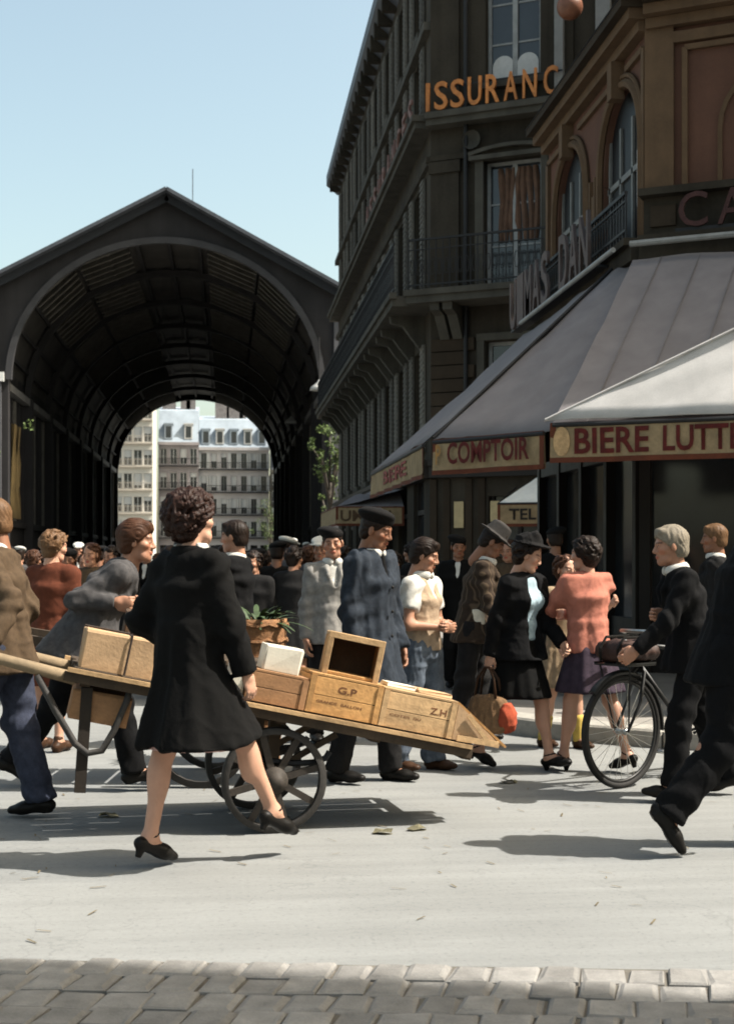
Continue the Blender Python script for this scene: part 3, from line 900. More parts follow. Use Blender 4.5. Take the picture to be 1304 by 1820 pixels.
mb.prism([(.135 + .075 * math.cos(2 * math.pi * i / n), 2.42 + .13 * math.sin(2 * math.pi * i / n)) for i in range(n)][::1], .012, .02)
obj('emblem', mb.mesh('emblem', M('tan_emblem', (.40, .26, .13), var=.4, scale=20)), v)
mb = MB(); 
mb.tube([loc(A + UF * .05, zvt - .03), loc(A2, zvt - .03)], .022, 8); mb.build('front_bar', iron_m, rt)
for a in (.1, 2.4, 4.6):
    mb = MB(); mb.tube([loc(A + UF * a, zvt - .03), loc(K + UF * (a + kofs) + NF * .1, 2.9)], .016, 6); mb.build('arm', iron_m, rt)
# corner awning
A1 = P(966, 0, 13.3); A1.z = 0
B1 = P(770, 0, 14.35); B1.z = 0
rt = thing('cafe_awning', 'grey corner awning in shade with COMPTOIR lettering on its cream valance', 'awning', A1)
loc = lambda p, z: (p.x - rt.location.x, p.y - rt.location.y, z)
KT = onX(1086, 0, XC - .3); KT.z = 0
mb = MB(); cloth_quad(mb, loc(B1, zvt), loc(A1 + UF * .35, zvt), loc(KT, za), loc(K + NF * .3 + UF * .3, za), 16, 10, sag=.03)
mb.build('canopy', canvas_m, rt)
mb = MB(); AB_ = A - NF * .12
cloth_quad(mb, loc(AB_, zvt - .03), loc(AB_ + UF * 4.6, zvt - .03), loc(K + NF * .3 + UF * kofs, za), loc(K + NF * .3 + UF * (4.6 + kofs), za), 24, 10, sag=.05)
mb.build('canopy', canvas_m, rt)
for i_ in range(1, 9):
    sm_ = MB(); q_ = i_ * .42 - .2
    sm_.tube([loc(AB_ + UF * (q_ + .1), zvt - .02), loc(K + NF * .3 + UF * (q_ + .1 + kofs), za + .01)], .007, 5); sm_.build('seam', M('canvas_seam', (.12, .11, .11), var=.2), rt)
valance(rt, loc(B1, 0), loc(A1, 0), zvb, zvt - .01, None)
dB = (A1 - B1).normalized(); LB = (A1 - B1).length
vz = valance(rt, loc(B1 - Vector((0, 0, 0)) + Vector((-dB.y, dB.x, 0)) * -.0, 0), loc(A1, 0), zvb, zvt - .01, None) if False else None
for ob_ in [c for c in rt.children if c.name.startswith('valance')]:
    pass
nB = Vector((dB.y, -dB.x, 0))
obj('lettering', text_mesh('COMPTOIR', .22, LB * .74, .025, o=Vector(loc(B1 + dB * (LB * .16) + nB * .045, zvb + .085)), r=dB, mat=letr_m), ob_)
obj('lettering', text_mesh('P', .2, .07, .02, o=Vector(loc(B1 + dB * .07 + nB * .045, zvb + .09)), r=dB, mat=M('ochre_lettering', (.30, .16, .05), var=.3, scale=10)), ob_)
mb = MB(); mb.tube([loc(B1, zvt - .03), loc(A1, zvt - .03)], .022, 8); mb.build('front_bar', iron_m, rt)
mb = MB(); mb.tube([loc(B1, zvt + .01), loc(KT, za + .02)], .022, 6); mb.build('hip_bar', iron_m, rt)
# side awning
S0 = Vector((2.07, B1.y + .42, 0)); S1 = Vector((2.07, onX(660, 0, 2.07).y, 0))
rt = thing('cafe_awning', 'narrow grey side awning of the cafe with faded red lettering, running down the street', 'awning', S0)
loc = lambda p, z: (p.x - rt.location.x, p.y - rt.location.y, z)
mb = MB(); cloth_quad(mb, loc(S1, zvt), loc(S0, zvt), loc(Vector((XC - .3, S1.y + 1.2, 0)), za), loc(KT + Vector((0, .12, 0)), za), 16, 8, sag=.03)
mb.build('canopy', canvas_m, rt)
valance(rt, loc(S1, 0), loc(S0, 0), zvb, zvt - .01, 'BIERE', 2.3, .5, 1.6, lm=M('faded_red_lettering', (.22, .05, .04), var=.4, scale=12))
mb = MB(); mb.tube([loc(S1, zvt - .03), loc(S0, zvt - .03)], .022, 8); mb.build('front_bar', iron_m, rt)
# awning further down the street
U0 = P(597, 0, 32.0); U0.z = 0
U1 = Vector((XS - .05, U0.y - .12, 0))
rt = thing('shop_awning', 'small grey shop awning with UMON lettering farther down the street', 'awning', U0)
loc = lambda p, z: (p.x - rt.location.x, p.y - rt.location.y, z)
mb = MB()
bk = Vector((0, 5, 0))
cloth_quad(mb, loc(U0 + bk, 2.55), loc(U0, 2.55), loc(U1 + bk, 3.25), loc(U1, 2.95), 12, 6)
cloth_quad(mb, loc(U0, 2.55), loc(U1, 2.55), loc(U0 + Vector((.5, .7, 0)), 2.85), loc(U1 + Vector((0, .7, 0)), 2.9), 8, 4, sag=.01)
mb.build('canopy', canvas_m, rt)
valance(rt, loc(U0, 0), loc(U1, 0), 2.12, 2.545, 'UMON', 1.15, .6, .1, lm=M('brown_lettering', (.07, .04, .02), var=.4, scale=10), flut=.01)
valance(rt, loc(U0 + bk, 0), loc(U0, 0), 2.12, 2.545, None, flut=.01)
# TEL awning on the chamfer of the corner building
T0 = P(884, 0, 26.4); T1 = P(962, 0, 26.1); T0.z = T1.z = 0
rt = thing('shop_awning', 'tiny awning whitened as a sunlit patch, with TEL lettering on its cream valance', 'awning', T0)
loc = lambda p, z: (p.x - rt.location.x, p.y - rt.location.y, z)
mb = MB(); w = T1 - T0
cloth_quad(mb, loc(T0, 2.40), loc(T1, 2.40), loc(T0 + w * .62 - NF * 1.0, 2.98), loc(T0 + w * .72 - NF * 1.0, 2.98), 6, 4, sag=.01)
mb.build('canopy', M('canvas_sun_patch', (.78, .76, .70), var=.1, scale=6), rt)  # white cloth cut to a slant stands in for a patch of sunlight
valance(rt, loc(T0, 0), loc(T1, 0), 1.98, 2.395, 'TEL', .52, .5, .22, lm=M('black_lettering', (.015, .012, .01), var=.3, scale=10), flut=.006)
mb = MB(); mb.tube([loc(T0, 2.4), loc(T1, 2.4)], .02, 6); mb.tube([loc(T1, 2.4), loc(T1 - NF * 1.1, 2.75)], .016, 6); mb.tube([loc(T0, 2.4), loc(T0 - NF * 1.1, 2.75)], .016, 6); mb.build('arm', iron_m, rt)

# ------------------------------------------------------------------ blocks added beyond the frame so their shade falls on the awning and the setts
def plain_block(name, label, pts, h, mat):
    r = thing(name, label, 'building', (pts[0][0], pts[0][1], 0))
    o = Vector((pts[0][0], pts[0][1], 0)); n = len(pts)
    for i in range(n):
        a = Vector((*pts[i], 0)); b = Vector((*pts[(i + 1) % n], 0)); d = (b - a).normalized(); L = (b - a).length
        nn = Vector((d.y, -d.x, 0))
        mb = MB(o=a - o, u=d, n=nn)
        k = max(1, int(L / 2.8)); ops = []
        for q in range(k):
            for z in (3.6, 6.8, 10.0):
                if z + 2.2 < h - .5: ops.append((L * (q + .5) / k - .55, L * (q + .5) / k + .55, z, z + 2.1))
        wall(mb, L, 0, h, ops, .25); mb.box(-.1, L + .1, 0, .25, h - .3, h)
        mb.build('wall', mat, r)
        for (a0, a1, z0, z1) in ops:
            window(r, a - o + d * ((a0 + a1) / 2) + Vector((0, 0, z0)), rot_of(-d), a1 - a0, z1 - z0, back=.2, key='p')
    mb = MB(); mb.add([(p[0] - o.x, p[1] - o.y, h) for p in pts], [tuple(range(n))]); mb.build('roof', slate_m, r)
    return r
blk_m = M('grey_limestone', (.2, .185, .16), var=.35, scale=1.5, streak=.4)
HB = 19.0
Q0 = P(1200, 650, 12.75); Q0.z = 0
L0 = Q0 + Vector((SUN_H.x, SUN_H.y, 0)) * 8.2
plain_block('shade_block', 'unseen grey block added beside the cafe to shade its awning', [(L0.x, L0.y), (L0.x + 12, L0.y - .6), (L0.x + 12, L0.y + 8), (L0.x + .6, L0.y + 8)], HB, blk_m)
HS = 14.0
q = []
for px in ((0, 1710), (900, 1760)):
    g_ = G(*px); q.append(Vector((g_.x, g_.y, 0)) + Vector((SUN_H.x, SUN_H.y, 0)) * (HS / math.tan(SUN_EL)) + Vector((0, -.27, 0)))
sd = (q[1] - q[0]).normalized()
L0 = q[0] - sd * 1.5; L1 = q[0] + sd * 14
plain_block('shade_block', 'grey stone block across the side street, casting shade on the setts', [(L0.x - .3, L0.y - 9), (L1.x, L1.y - 9), (L1.x, L1.y), (L0.x, L0.y)], HS, blk_m)
# ------------------------------------------------------------------ covered market street
HY0, HY1 = 68.0, 137.0
hx = onY(297, 0, HY0).x
hall = thing('market_hall', 'dark iron and timber market hall with a pitched gable over a wide arch', 'market hall', (hx, HY0, 0))
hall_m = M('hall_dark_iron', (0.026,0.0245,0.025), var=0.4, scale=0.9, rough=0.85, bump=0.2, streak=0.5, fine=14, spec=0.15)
hall_l = M('hall_painted_lit_tone', (0.065,0.065,0.07), var=0.3, scale=1.2, rough=0.8, bump=0.15, streak=0.4)  # pilasters painted paler than the gable to carry their lit look
board_m = M('hall_boards', (0.042,0.038,0.034), var=0.5, scale=0.8, rough=0.9, bump=0.3, streak=0.0, fine=9)
slat_m = M('hall_slats', (0.105,0.097,0.085), var=0.4, scale=2, rough=0.9, bump=0.2)
zap, zev, zsp, ztp = 18.5, 14.1, 9.8, 16.55
hw, aw = 8.5, 7.45
roofz = lambda x: zap - (zap - zev) * abs(x) / 8.2
archz = lambda x: zsp + (ztp - zsp) * math.sqrt(max(0, 1 - (x / aw) ** 2))
def gable(y, th, name):
    mb = MB(); n = 48
    xs = [-hw] + [-aw + 2 * aw * i / n for i in range(n + 1)] + [hw]
    for x0, x1 in zip(xs, xs[1:]):
        inside = abs((x0 + x1) / 2) < aw
        l0 = archz(x0) if inside else 0; l1 = archz(x1) if inside else 0
        for yy, fl in ((y, 0), (y + th, 1)):
            qd = [(x0, yy, l0), (x1, yy, l1), (x1, yy, roofz(x1)), (x0, yy, roofz(x0))]
            mb.quad(*(qd if not fl else qd[::-1]))
        mb.quad((x0, y, l0), (x0, y + th, l0), (x1, y + th, l1), (x1, y, l1))
    for x in (-aw, aw, -hw, hw):
        q = [(x, y, 0), (x, y + th, 0), (x, y + th, zsp), (x, y, zsp)]
        mb.quad(*(q if x in (-aw, hw) else q[::-1]))
    return mb.build(name, hall_m, hall)
gable(0, .6, 'gable'); gable(HY1 - HY0 - .6, .6, 'gable')
# arch moulding on the gable and fascia boards along the roof edge
mb = MB(); pts = [(aw * -math.cos(math.pi * i / 40) * .995, -.06, zsp + (ztp - zsp) * math.sin(math.pi * i / 40)) for i in range(41)]
for p, q in zip(pts, pts[1:]): mb.bar(p, q, .3, .28, up=(0, 1, 0))
mb.build('arch_moulding', M('hall_arch_trim', (.038, .037, .039), var=.35, scale=1.2), hall)
for sgn in (-1, 1):
    mb = MB(); mb.bar((0, -.45, zap + .12), (sgn * 9.2, -.45, roofz(9.2) + .12), .12, .55, up=(0, 0, 1)); mb.build('fascia_board', M('hall_fascia', (.022,.024,.028), var=.3, scale=2), hall)
    mb = MB(); mb.bar((0, 34, zap + .3), (sgn * 9.4, 34, roofz(9.4) + .3), 70.2, .16, up=(0, 0, 1)); mb.build('roof_slope', slate_m, hall)
    mb = MB(); mb.box(sgn * 7.6, sgn * 8.55, -.35, .3, zsp - .1, zsp + .32); mb.build('capital', M('pale_capital', (.55, .55, .53), var=.15, scale=3), hall)
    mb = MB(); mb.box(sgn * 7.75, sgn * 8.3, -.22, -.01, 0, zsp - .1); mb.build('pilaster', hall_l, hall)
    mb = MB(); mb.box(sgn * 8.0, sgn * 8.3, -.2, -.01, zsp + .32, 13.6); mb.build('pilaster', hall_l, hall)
mb = MB(); mb.tube([(1.2, 1, zap), (1.2, 1, zap + 1.8)], .02, 6); mb.build('lightning_rod', iron_m, hall)
# ribs, ceiling and purlins
nb = 8; LH = HY1 - HY0
for i in range(1, nb):
    y = LH * i / nb; mb = MB()
    pts = [((aw + .25) * -math.cos(math.pi * k / 28), y, zsp + (ztp + .15 - zsp) * math.sin(math.pi * k / 28)) for k in range(29)]
    for p, q in zip(pts, pts[1:]): mb.bar(p, q, .3, .45, up=(0, 1, 0))
    mb.box(-aw - .45, -aw + .02, y - .25, y + .25, 0, zsp); mb.box(aw - .02, aw + .45, y - .25, y + .25, 0, zsp)
    mb.build('arch_rib', hall_m, hall)
mb = MB(); n = 28
for k in range(n):
    t0, t1 = math.pi * k / n, math.pi * (k + 1) / n
    p = lambda t, y: ((aw + .55) * -math.cos(t), y, zsp + (ztp - zsp + .5) * math.sin(t))
    mb.quad(p(t0, .6), p(t0, LH - .6), p(t1, LH - .6), p(t1, .6))
mb.build('vault', board_m, hall)
for k in range(1, 16):
    t = math.pi * k / 16; x = (aw + .38) * -math.cos(t); z = zsp + (ztp - zsp + .33) * math.sin(t)
    mb = MB(); mb.bar((x, .7, z), (x, LH - .7, z), .16, .2, up=(-math.cos(t), 0, math.sin(t)))
    mb.build('purlin', hall_m if k not in (6, 10) else slat_m, hall)
# louvre boards across the haunches
for bay in range(nb):
    for k in range(12):
        y = LH * bay / nb + 1.2 + k * .6
        for (t0, t1) in ((.19, .30), (.31, .42), (.58, .69), (.70, .81)):
            if bay < 2 and k % 2: continue
            mb = MB()
            q = [((aw + .28) * -math.cos(math.pi * t), y, zsp + (ztp - zsp + .24) * math.sin(math.pi * t)) for t in (t0, t1)]
            mb.bar(q[0], q[1], .05, .3, up=(0, .6, 1)); mb.build('louvre_slat', slat_m, hall)
# side walls: base, cornice beam, panels, clerestory with small openings
for sgn in (-1, 1):
    x0 = sgn * (aw + .5)
    mb = MB(u=(0, 1, 0), n=(-sgn, 0, 0), o=(x0, 0, 0))
    ops = []
    if sgn < 0:
        ops = [(2.6, 3.0, 10.9, 11.6), (3.9, 4.3, 10.6, 11.3), (5.1, 5.5, 10.4, 11.1), (6.3, 6.7, 10.2, 10.9), (3.9, 4.3, 10.0, 10.35), (22, 22.6, 10.2, 11.2), (27, 27.5, 10, 10.9), (30, 30.5, 10.2, 11)]
    wall(mb, LH, 0, 12.5 if sgn < 0 else 12.5, [o for o in ops], .15); 
    mb.build('side_wall', hall_m, hall)
    mb = MB(u=(0, 1, 0), n=(-sgn, 0, 0), o=(x0, 0, 0)); mb.box(.6, LH - .6, 0.01, .4, zsp - .35, zsp); mb.build('cornice_beam', M('hall_beam', (.16, .155, .15), var=.3, scale=1), hall)
    for b in range(nb):
        for k in range(6):
            y = LH * b / nb + .9 + k * 1.3
            mb = MB(u=(0, 1, 0), n=(-sgn, 0, 0), o=(x0, 0, 0)); mb.box(y, y + .22, .01, .16, 3.2, zsp - .5); mb.build('mullion', hall_m if (k + b) % 3 else slat_m, hall)
    mb = MB(u=(0, 1, 0), n=(-sgn, 0, 0), o=(x0, 0, 0)); mb.box(.6, LH - .6, .01, .22, 2.9, 3.2); mb.build('rail', hall_m, hall)
# pale hanging canvas near the left end
cv = MB(); cv.smooth = True
for (y, w) in ((2.0, .9), (3.6, .5)):
    cv.add([(-aw - .1 + .12 * math.sin(i * 2.1 + z), y + w * i / 8, z) for z in (7.9, 6, 4.2, 3.3) for i in range(9)],
           [(r * 9 + i, r * 9 + i + 1, r * 9 + 10 + i, r * 9 + 9 + i) for r in range(3) for i in range(8)])
o = cv.build('canvas_blind', M('ochre_canvas', (.19, .135, .062), var=.5, scale=1.5, streak=.5), None, (hx, HY0, 0))
sm = o.modifiers.new('s', 'SOLIDIFY'); sm.thickness = .02
tag(o, 'ochre canvas blind hanging inside the market hall by its first column', 'blind')
# hall lamp, plus a second lamp shape added where a lit capital shows
for (px, py, d, t) in ((517, 750, 95, 'white enamel hanging lamp deep inside the market hall'), (567, 690, 66.5, 'pale lamp shape added for a lit capital at the market hall mouth')):
    p = P(px, py, d)
    r = thing('hanging_lamp', t, 'lamp', p)
    mb = MB(); mb.smooth = True; mb.lathe([(.05, .4), (.08, .3), (.4, .05), (.45, -.1), (.42, -.1)], 14); mb.build('lamp_shade', curt_m, r)
    mb = MB(); mb.tube([(0, 0, .38), (0, 0, 2.4)], .03, 6); mb.build('rod', iron_m, r)

# ------------------------------------------------------------------ houses beyond the hall
def town_house(name, label, x0, x1, Y, zr, wall_m, roofm, floors, cols, bal_m, shutter_m=None, mans=5.0, wwin=1.15):
    r = thing(name, label, 'house', (x0, Y, 0)); L = x1 - x0
    ops = []; fh = (zr - 4.0) / floors
    for f in range(floors):
        for c in range(cols):
            cx = L * (c + .5) / cols; z = 4.0 + f * fh + .5
            ops.append((cx - wwin / 2, cx + wwin / 2, z, z + fh * .66))
    gops = [(L * (c + .15) / cols, L * (c + .85) / cols, .3, 3.2) for c in range(cols)]
    mb = MB(); mb.set((0, 0, 0), (1, 0, 0), (0, -1, 0)); wall(mb, L, 0, zr, ops + gops, .4); mb.build('wall', wall_m, r)
    mb = MB(); mb.box(.01, L - .01, .45, 10, 0, zr - .02); mb.build('core_wall', MATS['dark_interior'], r)
    mb = MB(); mb.box(-.02, 0.01, 0, 10, 0, zr); mb.box(L - .01, L + .02, 0, 10, 0, zr); mb.build('end_wall', wall_m, r)
    for (a0, a1, z0, z1) in ops:
        o = window(r, ((a0 + a1) / 2, 0, z0), math.pi, a1 - a0, z1 - z0, back=.3, key='far' + name, frame_m=curt_m if shutter_m is None else win_m, mull=1)
        rw = random.Random(round(a0 * 13 + z0 * 7, 2))
        if rw.random() < .55:
            hb_ = (z1 - z0) * rw.uniform(.25, .8); g = MB(); g.quad((-(a1 - a0) / 2 + .05, -.2, z1 - z0 - hb_), (-(a1 - a0) / 2 + .05, -.2, z1 - z0), ((a1 - a0) / 2 - .05, -.2, z1 - z0), ((a1 - a0) / 2 - .05, -.2, z1 - z0 - hb_)); obj('blind', g.mesh('blind', curt_m), o)
        if shutter_m and rw.random() < .8:
            w = a1 - a0
            k = ('fs', round(w, 2), round(z1 - z0, 2), shutter_m.name)
            if k not in WIN:
                sh = MB(); sh.box(-w * .25, w * .25, .01, .06, 0, z1 - z0); WIN[k] = sh.mesh('shutter', shutter_m)
            for s_ in (-1, 1): obj('shutter', WIN[k], o, (s_ * w * .77, 0, 0))
    for f in range(floors):
        z = 4.0 + f * fh + .3
        mb = MB(); mb.box(0, L, -.75, .01, z - .12, z + .05)
        for i in range(int(L / .28)): mb.box(i * .28, i * .28 + .05, -.72, -.68, z + .05, z + 1.0)
        mb.box(0, L, -.74, -.68, z + .98, z + 1.06); mb.build('balcony', bal_m, r)
    mb = MB(); mb.box(-.1, L + .1, -.5, .2, zr - .25, zr + .2); mb.build('cornice', wall_m, r)
    mb = MB(); mb.add([(0, -.2, zr + .2), (L, -.2, zr + .2), (L, 2.0, zr + mans), (0, 2.0, zr + mans), (0, 8, zr + mans + 1.2), (L, 8, zr + mans + 1.2)], [(0, 1, 2, 3), (3, 2, 5, 4)])
    mb.quad((0, -.2, zr + .2), (0, 2, zr + mans), (0, 8, zr + mans + 1.2), (0, 8, zr)); mb.quad((L, -.2, zr + .2), (L, 8, zr), (L, 8, zr + mans + 1.2), (L, 2, zr + mans))
    rf = mb.build('roof', roofm, r)
    for c in range(max(2, cols - 2)):
        cx = L * (c + .5) / max(2, cols - 2); mb = MB(); mb.box(cx - .6, cx + .6, -.1, 1.8, zr + .7, zr + 2.9); mb.box(cx - .75, cx + .75, -.2, 1.8, zr + 2.9, zr + 3.1)
        d = obj('dormer', mb.mesh('dormer', curt_m if c % 2 else roofm), rf)
        g = MB(); g.quad((cx - .4, -.12, zr + .9), (cx + .4, -.12, zr + .9), (cx + .4, -.12, zr + 2.6), (cx - .4, -.12, zr + 2.6)); obj('pane', g.mesh('pane', pane_m), rf)
    rn = random.Random(len(name) + cols)
    for i in range(3):
        cx = rn.uniform(1, L - 1); mb = MB(); h = rn.uniform(1.2, 2.4); w = rn.uniform(.5, 1.3)
        mb.box(cx - w, cx + w, 4, 5, zr + mans, zr + mans + 1 + h)
        for j in range(int(w * 3)): mb.tube([(cx - w + .3 + j * .6, 4.5, zr + mans + 1 + h), (cx - w + .3 + j * .6, 4.5, zr + mans + 1.7 + h)], .16, 6)
        obj('chimney', mb.mesh('chimney', M('chimney_brick', (.16, .145, .14), var=.4, scale=3)), rf)
    return r
FY = 215.0
cream = M('far_cream_render', (.50, .47, .42), var=.16, scale=.3, rough=.9, bump=.1, streak=.3)
greyw = M('far_grey_stone', (.22, .20, .20), var=.3, scale=.4, rough=.9, bump=.1, streak=.3)
palew = M('far_pale_stone', (.36, .34, .335), var=.25, scale=.4, rough=.9, bump=.1, streak=.3)
zinc = M('far_zinc_roof', (.24, .28, .32), var=.25, scale=.5, rough=.7, bump=.1)
fy = lambda px: onY(px, 0, FY).x
town_house('town_house', 'cream rendered house with green-grey windows beyond the hall', fy(195), fy(279), FY - 12, 24.0, cream, zinc, 6, 5, M('far_trim', (.36, .32, .27), var=.2, scale=1), mans=2.5)
town_house('town_house', 'grey stone house with white windows and blue-grey mansard beyond the hall', fy(282), fy(353), FY, 18.6, greyw, zinc, 4, 4, iron_m, None, mans=5.2, wwin=1.0)
town_house('town_house', 'pale stone house with dark balconies and white shutters beyond the hall', fy(353.5), fy(478), FY + .5, 17.9, palew, zinc, 4, 7, iron_m, curt_m, mans=4.6, wwin=.85)
town_house('town_house', 'narrow shaded house with grey roof past the hall end', fy(480), fy(520), FY - 8, 14.0, soot_l, slate_m, 4, 3, iron_m, None)
# ------------------------------------------------------------------ trees
def tree(name, label, base, h, rx, rz, n, leafs, seed, lm, crown_h=None):
    rn = random.Random(seed)
    r = thing(name, label, 'tree', base)
    mb = MB(); mb.smooth = True
    top = h * .62
    mb.tube([(0, 0, 0), (.06, .03, top * .4), (-.04, .05, top * .75), (.05, 0, top)], [.16, .13, .1, .06], 8)
    tips = []
    for i in range(9):
        a = rn.uniform(0, 6.28); z = rn.uniform(.35, .75) * h; L = rx * rn.uniform(.5, .9)
        p = [(0, 0, z * .8), (math.cos(a) * L * .5, math.sin(a) * L * .5, z + .1 * h), (math.cos(a) * L, math.sin(a) * L, z + .18 * h)]
        mb.tube(p, [.06, .04, .015], 6); tips.append(Vector(p[2])); tips.append(Vector(p[1]))
    mb.build('trunk', M('bark', (.06, .05, .04), var=.4, scale=8), r)
    v = []; f = []
    cz = crown_h or h * .68
    cl = [Vector((rn.gauss(0, .45) * rx, rn.gauss(0, .45) * rx, cz + rn.gauss(0, .42) * rz)) for _ in range(n)] + tips
    for c in cl:
        cr = rn.uniform(.25, .5) * rx * .55
        for _ in range(leafs):
            d = Vector((rn.gauss(0, 1), rn.gauss(0, 1), rn.gauss(0, 1))).normalized() * cr * rn.uniform(.2, 1) ** .5
            p = c + d; s_ = rn.uniform(.05, .1)
            a = Vector((rn.gauss(0, 1), rn.gauss(0, 1), rn.gauss(0, .6))).normalized(); b = a.orthogonal().normalized()
            b = (Matrix.Rotation(rn.uniform(0, 6.28), 3, a) @ b)
            k = len(v)
            v += [p - a * s_, p + b * s_ * .55, p + a * s_, p - b * s_ * .55]; f.append((k, k + 1, k + 2, k + 3))
    me = bpy.data.meshes.new('crown'); me.from_pydata([tuple(x) for x in v], [], f); me.materials.append(lm); me.update()
    obj('crown', me, r)
leaf = M('green_leaves', (.075, .11, .03), var=.5, scale=3, rough=.6, bump=0, spec=.3)
p = P(575, 0, 58.0)
tree('street_tree', 'leafy young tree between the corner building and the market hall', (p.x + .25, p.y, 0), 7.2, 1.0, 1.7, 16, 40, 3, leaf, 5.4)
p = P(482, 0, 170.0)
tree('street_tree', 'distant green tree past the far arch of the hall', (p.x, p.y, 0), 9, 2.2, 3.2, 26, 40, 5, leaf, 5)
p = P(-4, 0, 60.0)
tree('street_tree', 'green tree edge showing beside the outer market hall pilaster', (p.x - 1.2, p.y, 0), 9, 1.6, 1.3, 18, 40, 9, leaf, 6.4)
# ------------------------------------------------------------------ figures: signed distance shapes turned into smooth meshes
NP = np.array
def v3(*a): return np.array(a, float)
def unit(a):
    a = np.asarray(a, float); n = np.linalg.norm(a)
    return a / n if n > 1e-9 else a
def rx(d):
    a = math.radians(d); c, s = math.cos(a), math.sin(a)
    return np.array([[1, 0, 0], [0, c, -s], [0, s, c]])
def ry_(d):
    a = math.radians(d); c, s = math.cos(a), math.sin(a)
    return np.array([[c, 0, s], [0, 1, 0], [-s, 0, c]])
def rz_(d):
    a = math.radians(d); c, s = math.cos(a), math.sin(a)
    return np.array([[c, -s, 0], [s, c, 0], [0, 0, 1]])
def cap(a, b, ra, rb=None, k=.03, op='u', clip=None):
    return dict(t='cap', a=NP(a, float), b=NP(b, float), ra=ra, rb=ra if rb is None else rb, k=k, op=op, clip=clip or [])
def ell(c, r, R=None, k=.02, op='u', clip=None):
    return dict(t='ell', c=NP(c, float), r=NP(r, float), R=R, k=k, op=op, clip=clip or [])
def ecap(a, b, side, r0, r1, k=.03, op='u', clip=None, flat=.3):
    return dict(t='ecap', a=NP(a, float), b=NP(b, float), side=unit(side), r0=r0, r1=r1, k=k, op=op, clip=clip or [], flat=flat)
def pbox(p):
    if p['t'] == 'cap':
        r = max(p['ra'], p['rb']); return np.minimum(p['a'], p['b']) - r, np.maximum(p['a'], p['b']) + r
    if p['t'] == 'ell':
        r = max(p['r']) if p['R'] is not None else p['r']; return p['c'] - r, p['c'] + r
    r = max(*p['r0'], *p['r1']); return np.minimum(p['a'], p['b']) - r, np.maximum(p['a'], p['b']) + r
def peval(p, X, Y, Z):
    if p['t'] == 'cap':
        ab = p['b'] - p['a']; L2 = max(ab @ ab, 1e-12)
        x, y, z = X - p['a'][0], Y - p['a'][1], Z - p['a'][2]
        t = np.clip((x * ab[0] + y * ab[1] + z * ab[2]) / L2, 0, 1)
        d = np.sqrt((x - t * ab[0]) ** 2 + (y - t * ab[1]) ** 2 + (z - t * ab[2]) ** 2) - (p['ra'] + t * (p['rb'] - p['ra']))
    elif p['t'] == 'ell':
        x, y, z = X - p['c'][0], Y - p['c'][1], Z - p['c'][2]
        if p['R'] is not None:
            R = p['R']
            x, y, z = (R[0, 0] * x + R[1, 0] * y + R[2, 0] * z, R[0, 1] * x + R[1, 1] * y + R[2, 1] * z, R[0, 2] * x + R[1, 2] * y + R[2, 2] * z)
        r = p['r']
        k0 = np.sqrt((x / r[0]) ** 2 + (y / r[1]) ** 2 + (z / r[2]) ** 2)
        k1 = np.sqrt((x / r[0] ** 2) ** 2 + (y / r[1] ** 2) ** 2 + (z / r[2] ** 2) ** 2)
        d = k0 * (k0 - 1) / np.maximum(k1, 1e-6)
    else:
        ab = p['b'] - p['a']; L = np.linalg.norm(ab); ax = ab / L
        s = p['side'] - ax * (p['side'] @ ax); s = s / np.linalg.norm(s); q = np.cross(ax, s)
        x, y, z = X - p['a'][0], Y - p['a'][1], Z - p['a'][2]
        w = x * ax[0] + y * ax[1] + z * ax[2]
        t = np.clip(w / L, 0, 1)
        u = x * s[0] + y * s[1] + z * s[2]; v = x * q[0] + y * q[1] + z * q[2]
        e = w - t * L
        r0 = p['r0'][0] + t * (p['r1'][0] - p['r0'][0]); r1 = p['r0'][1] + t * (p['r1'][1] - p['r0'][1])
        m = np.minimum(r0, r1)
        d = (np.sqrt((u / r0) ** 2 + (v / r1) ** 2 + (e / (m * p['flat'] + .01)) ** 2) - 1) * m
    for (pt, n) in p['clip']:
        n = unit(n)
        d = np.maximum(d, (X - pt[0]) * n[0] + (Y - pt[1]) * n[1] + (Z - pt[2]) * n[2])
    return d
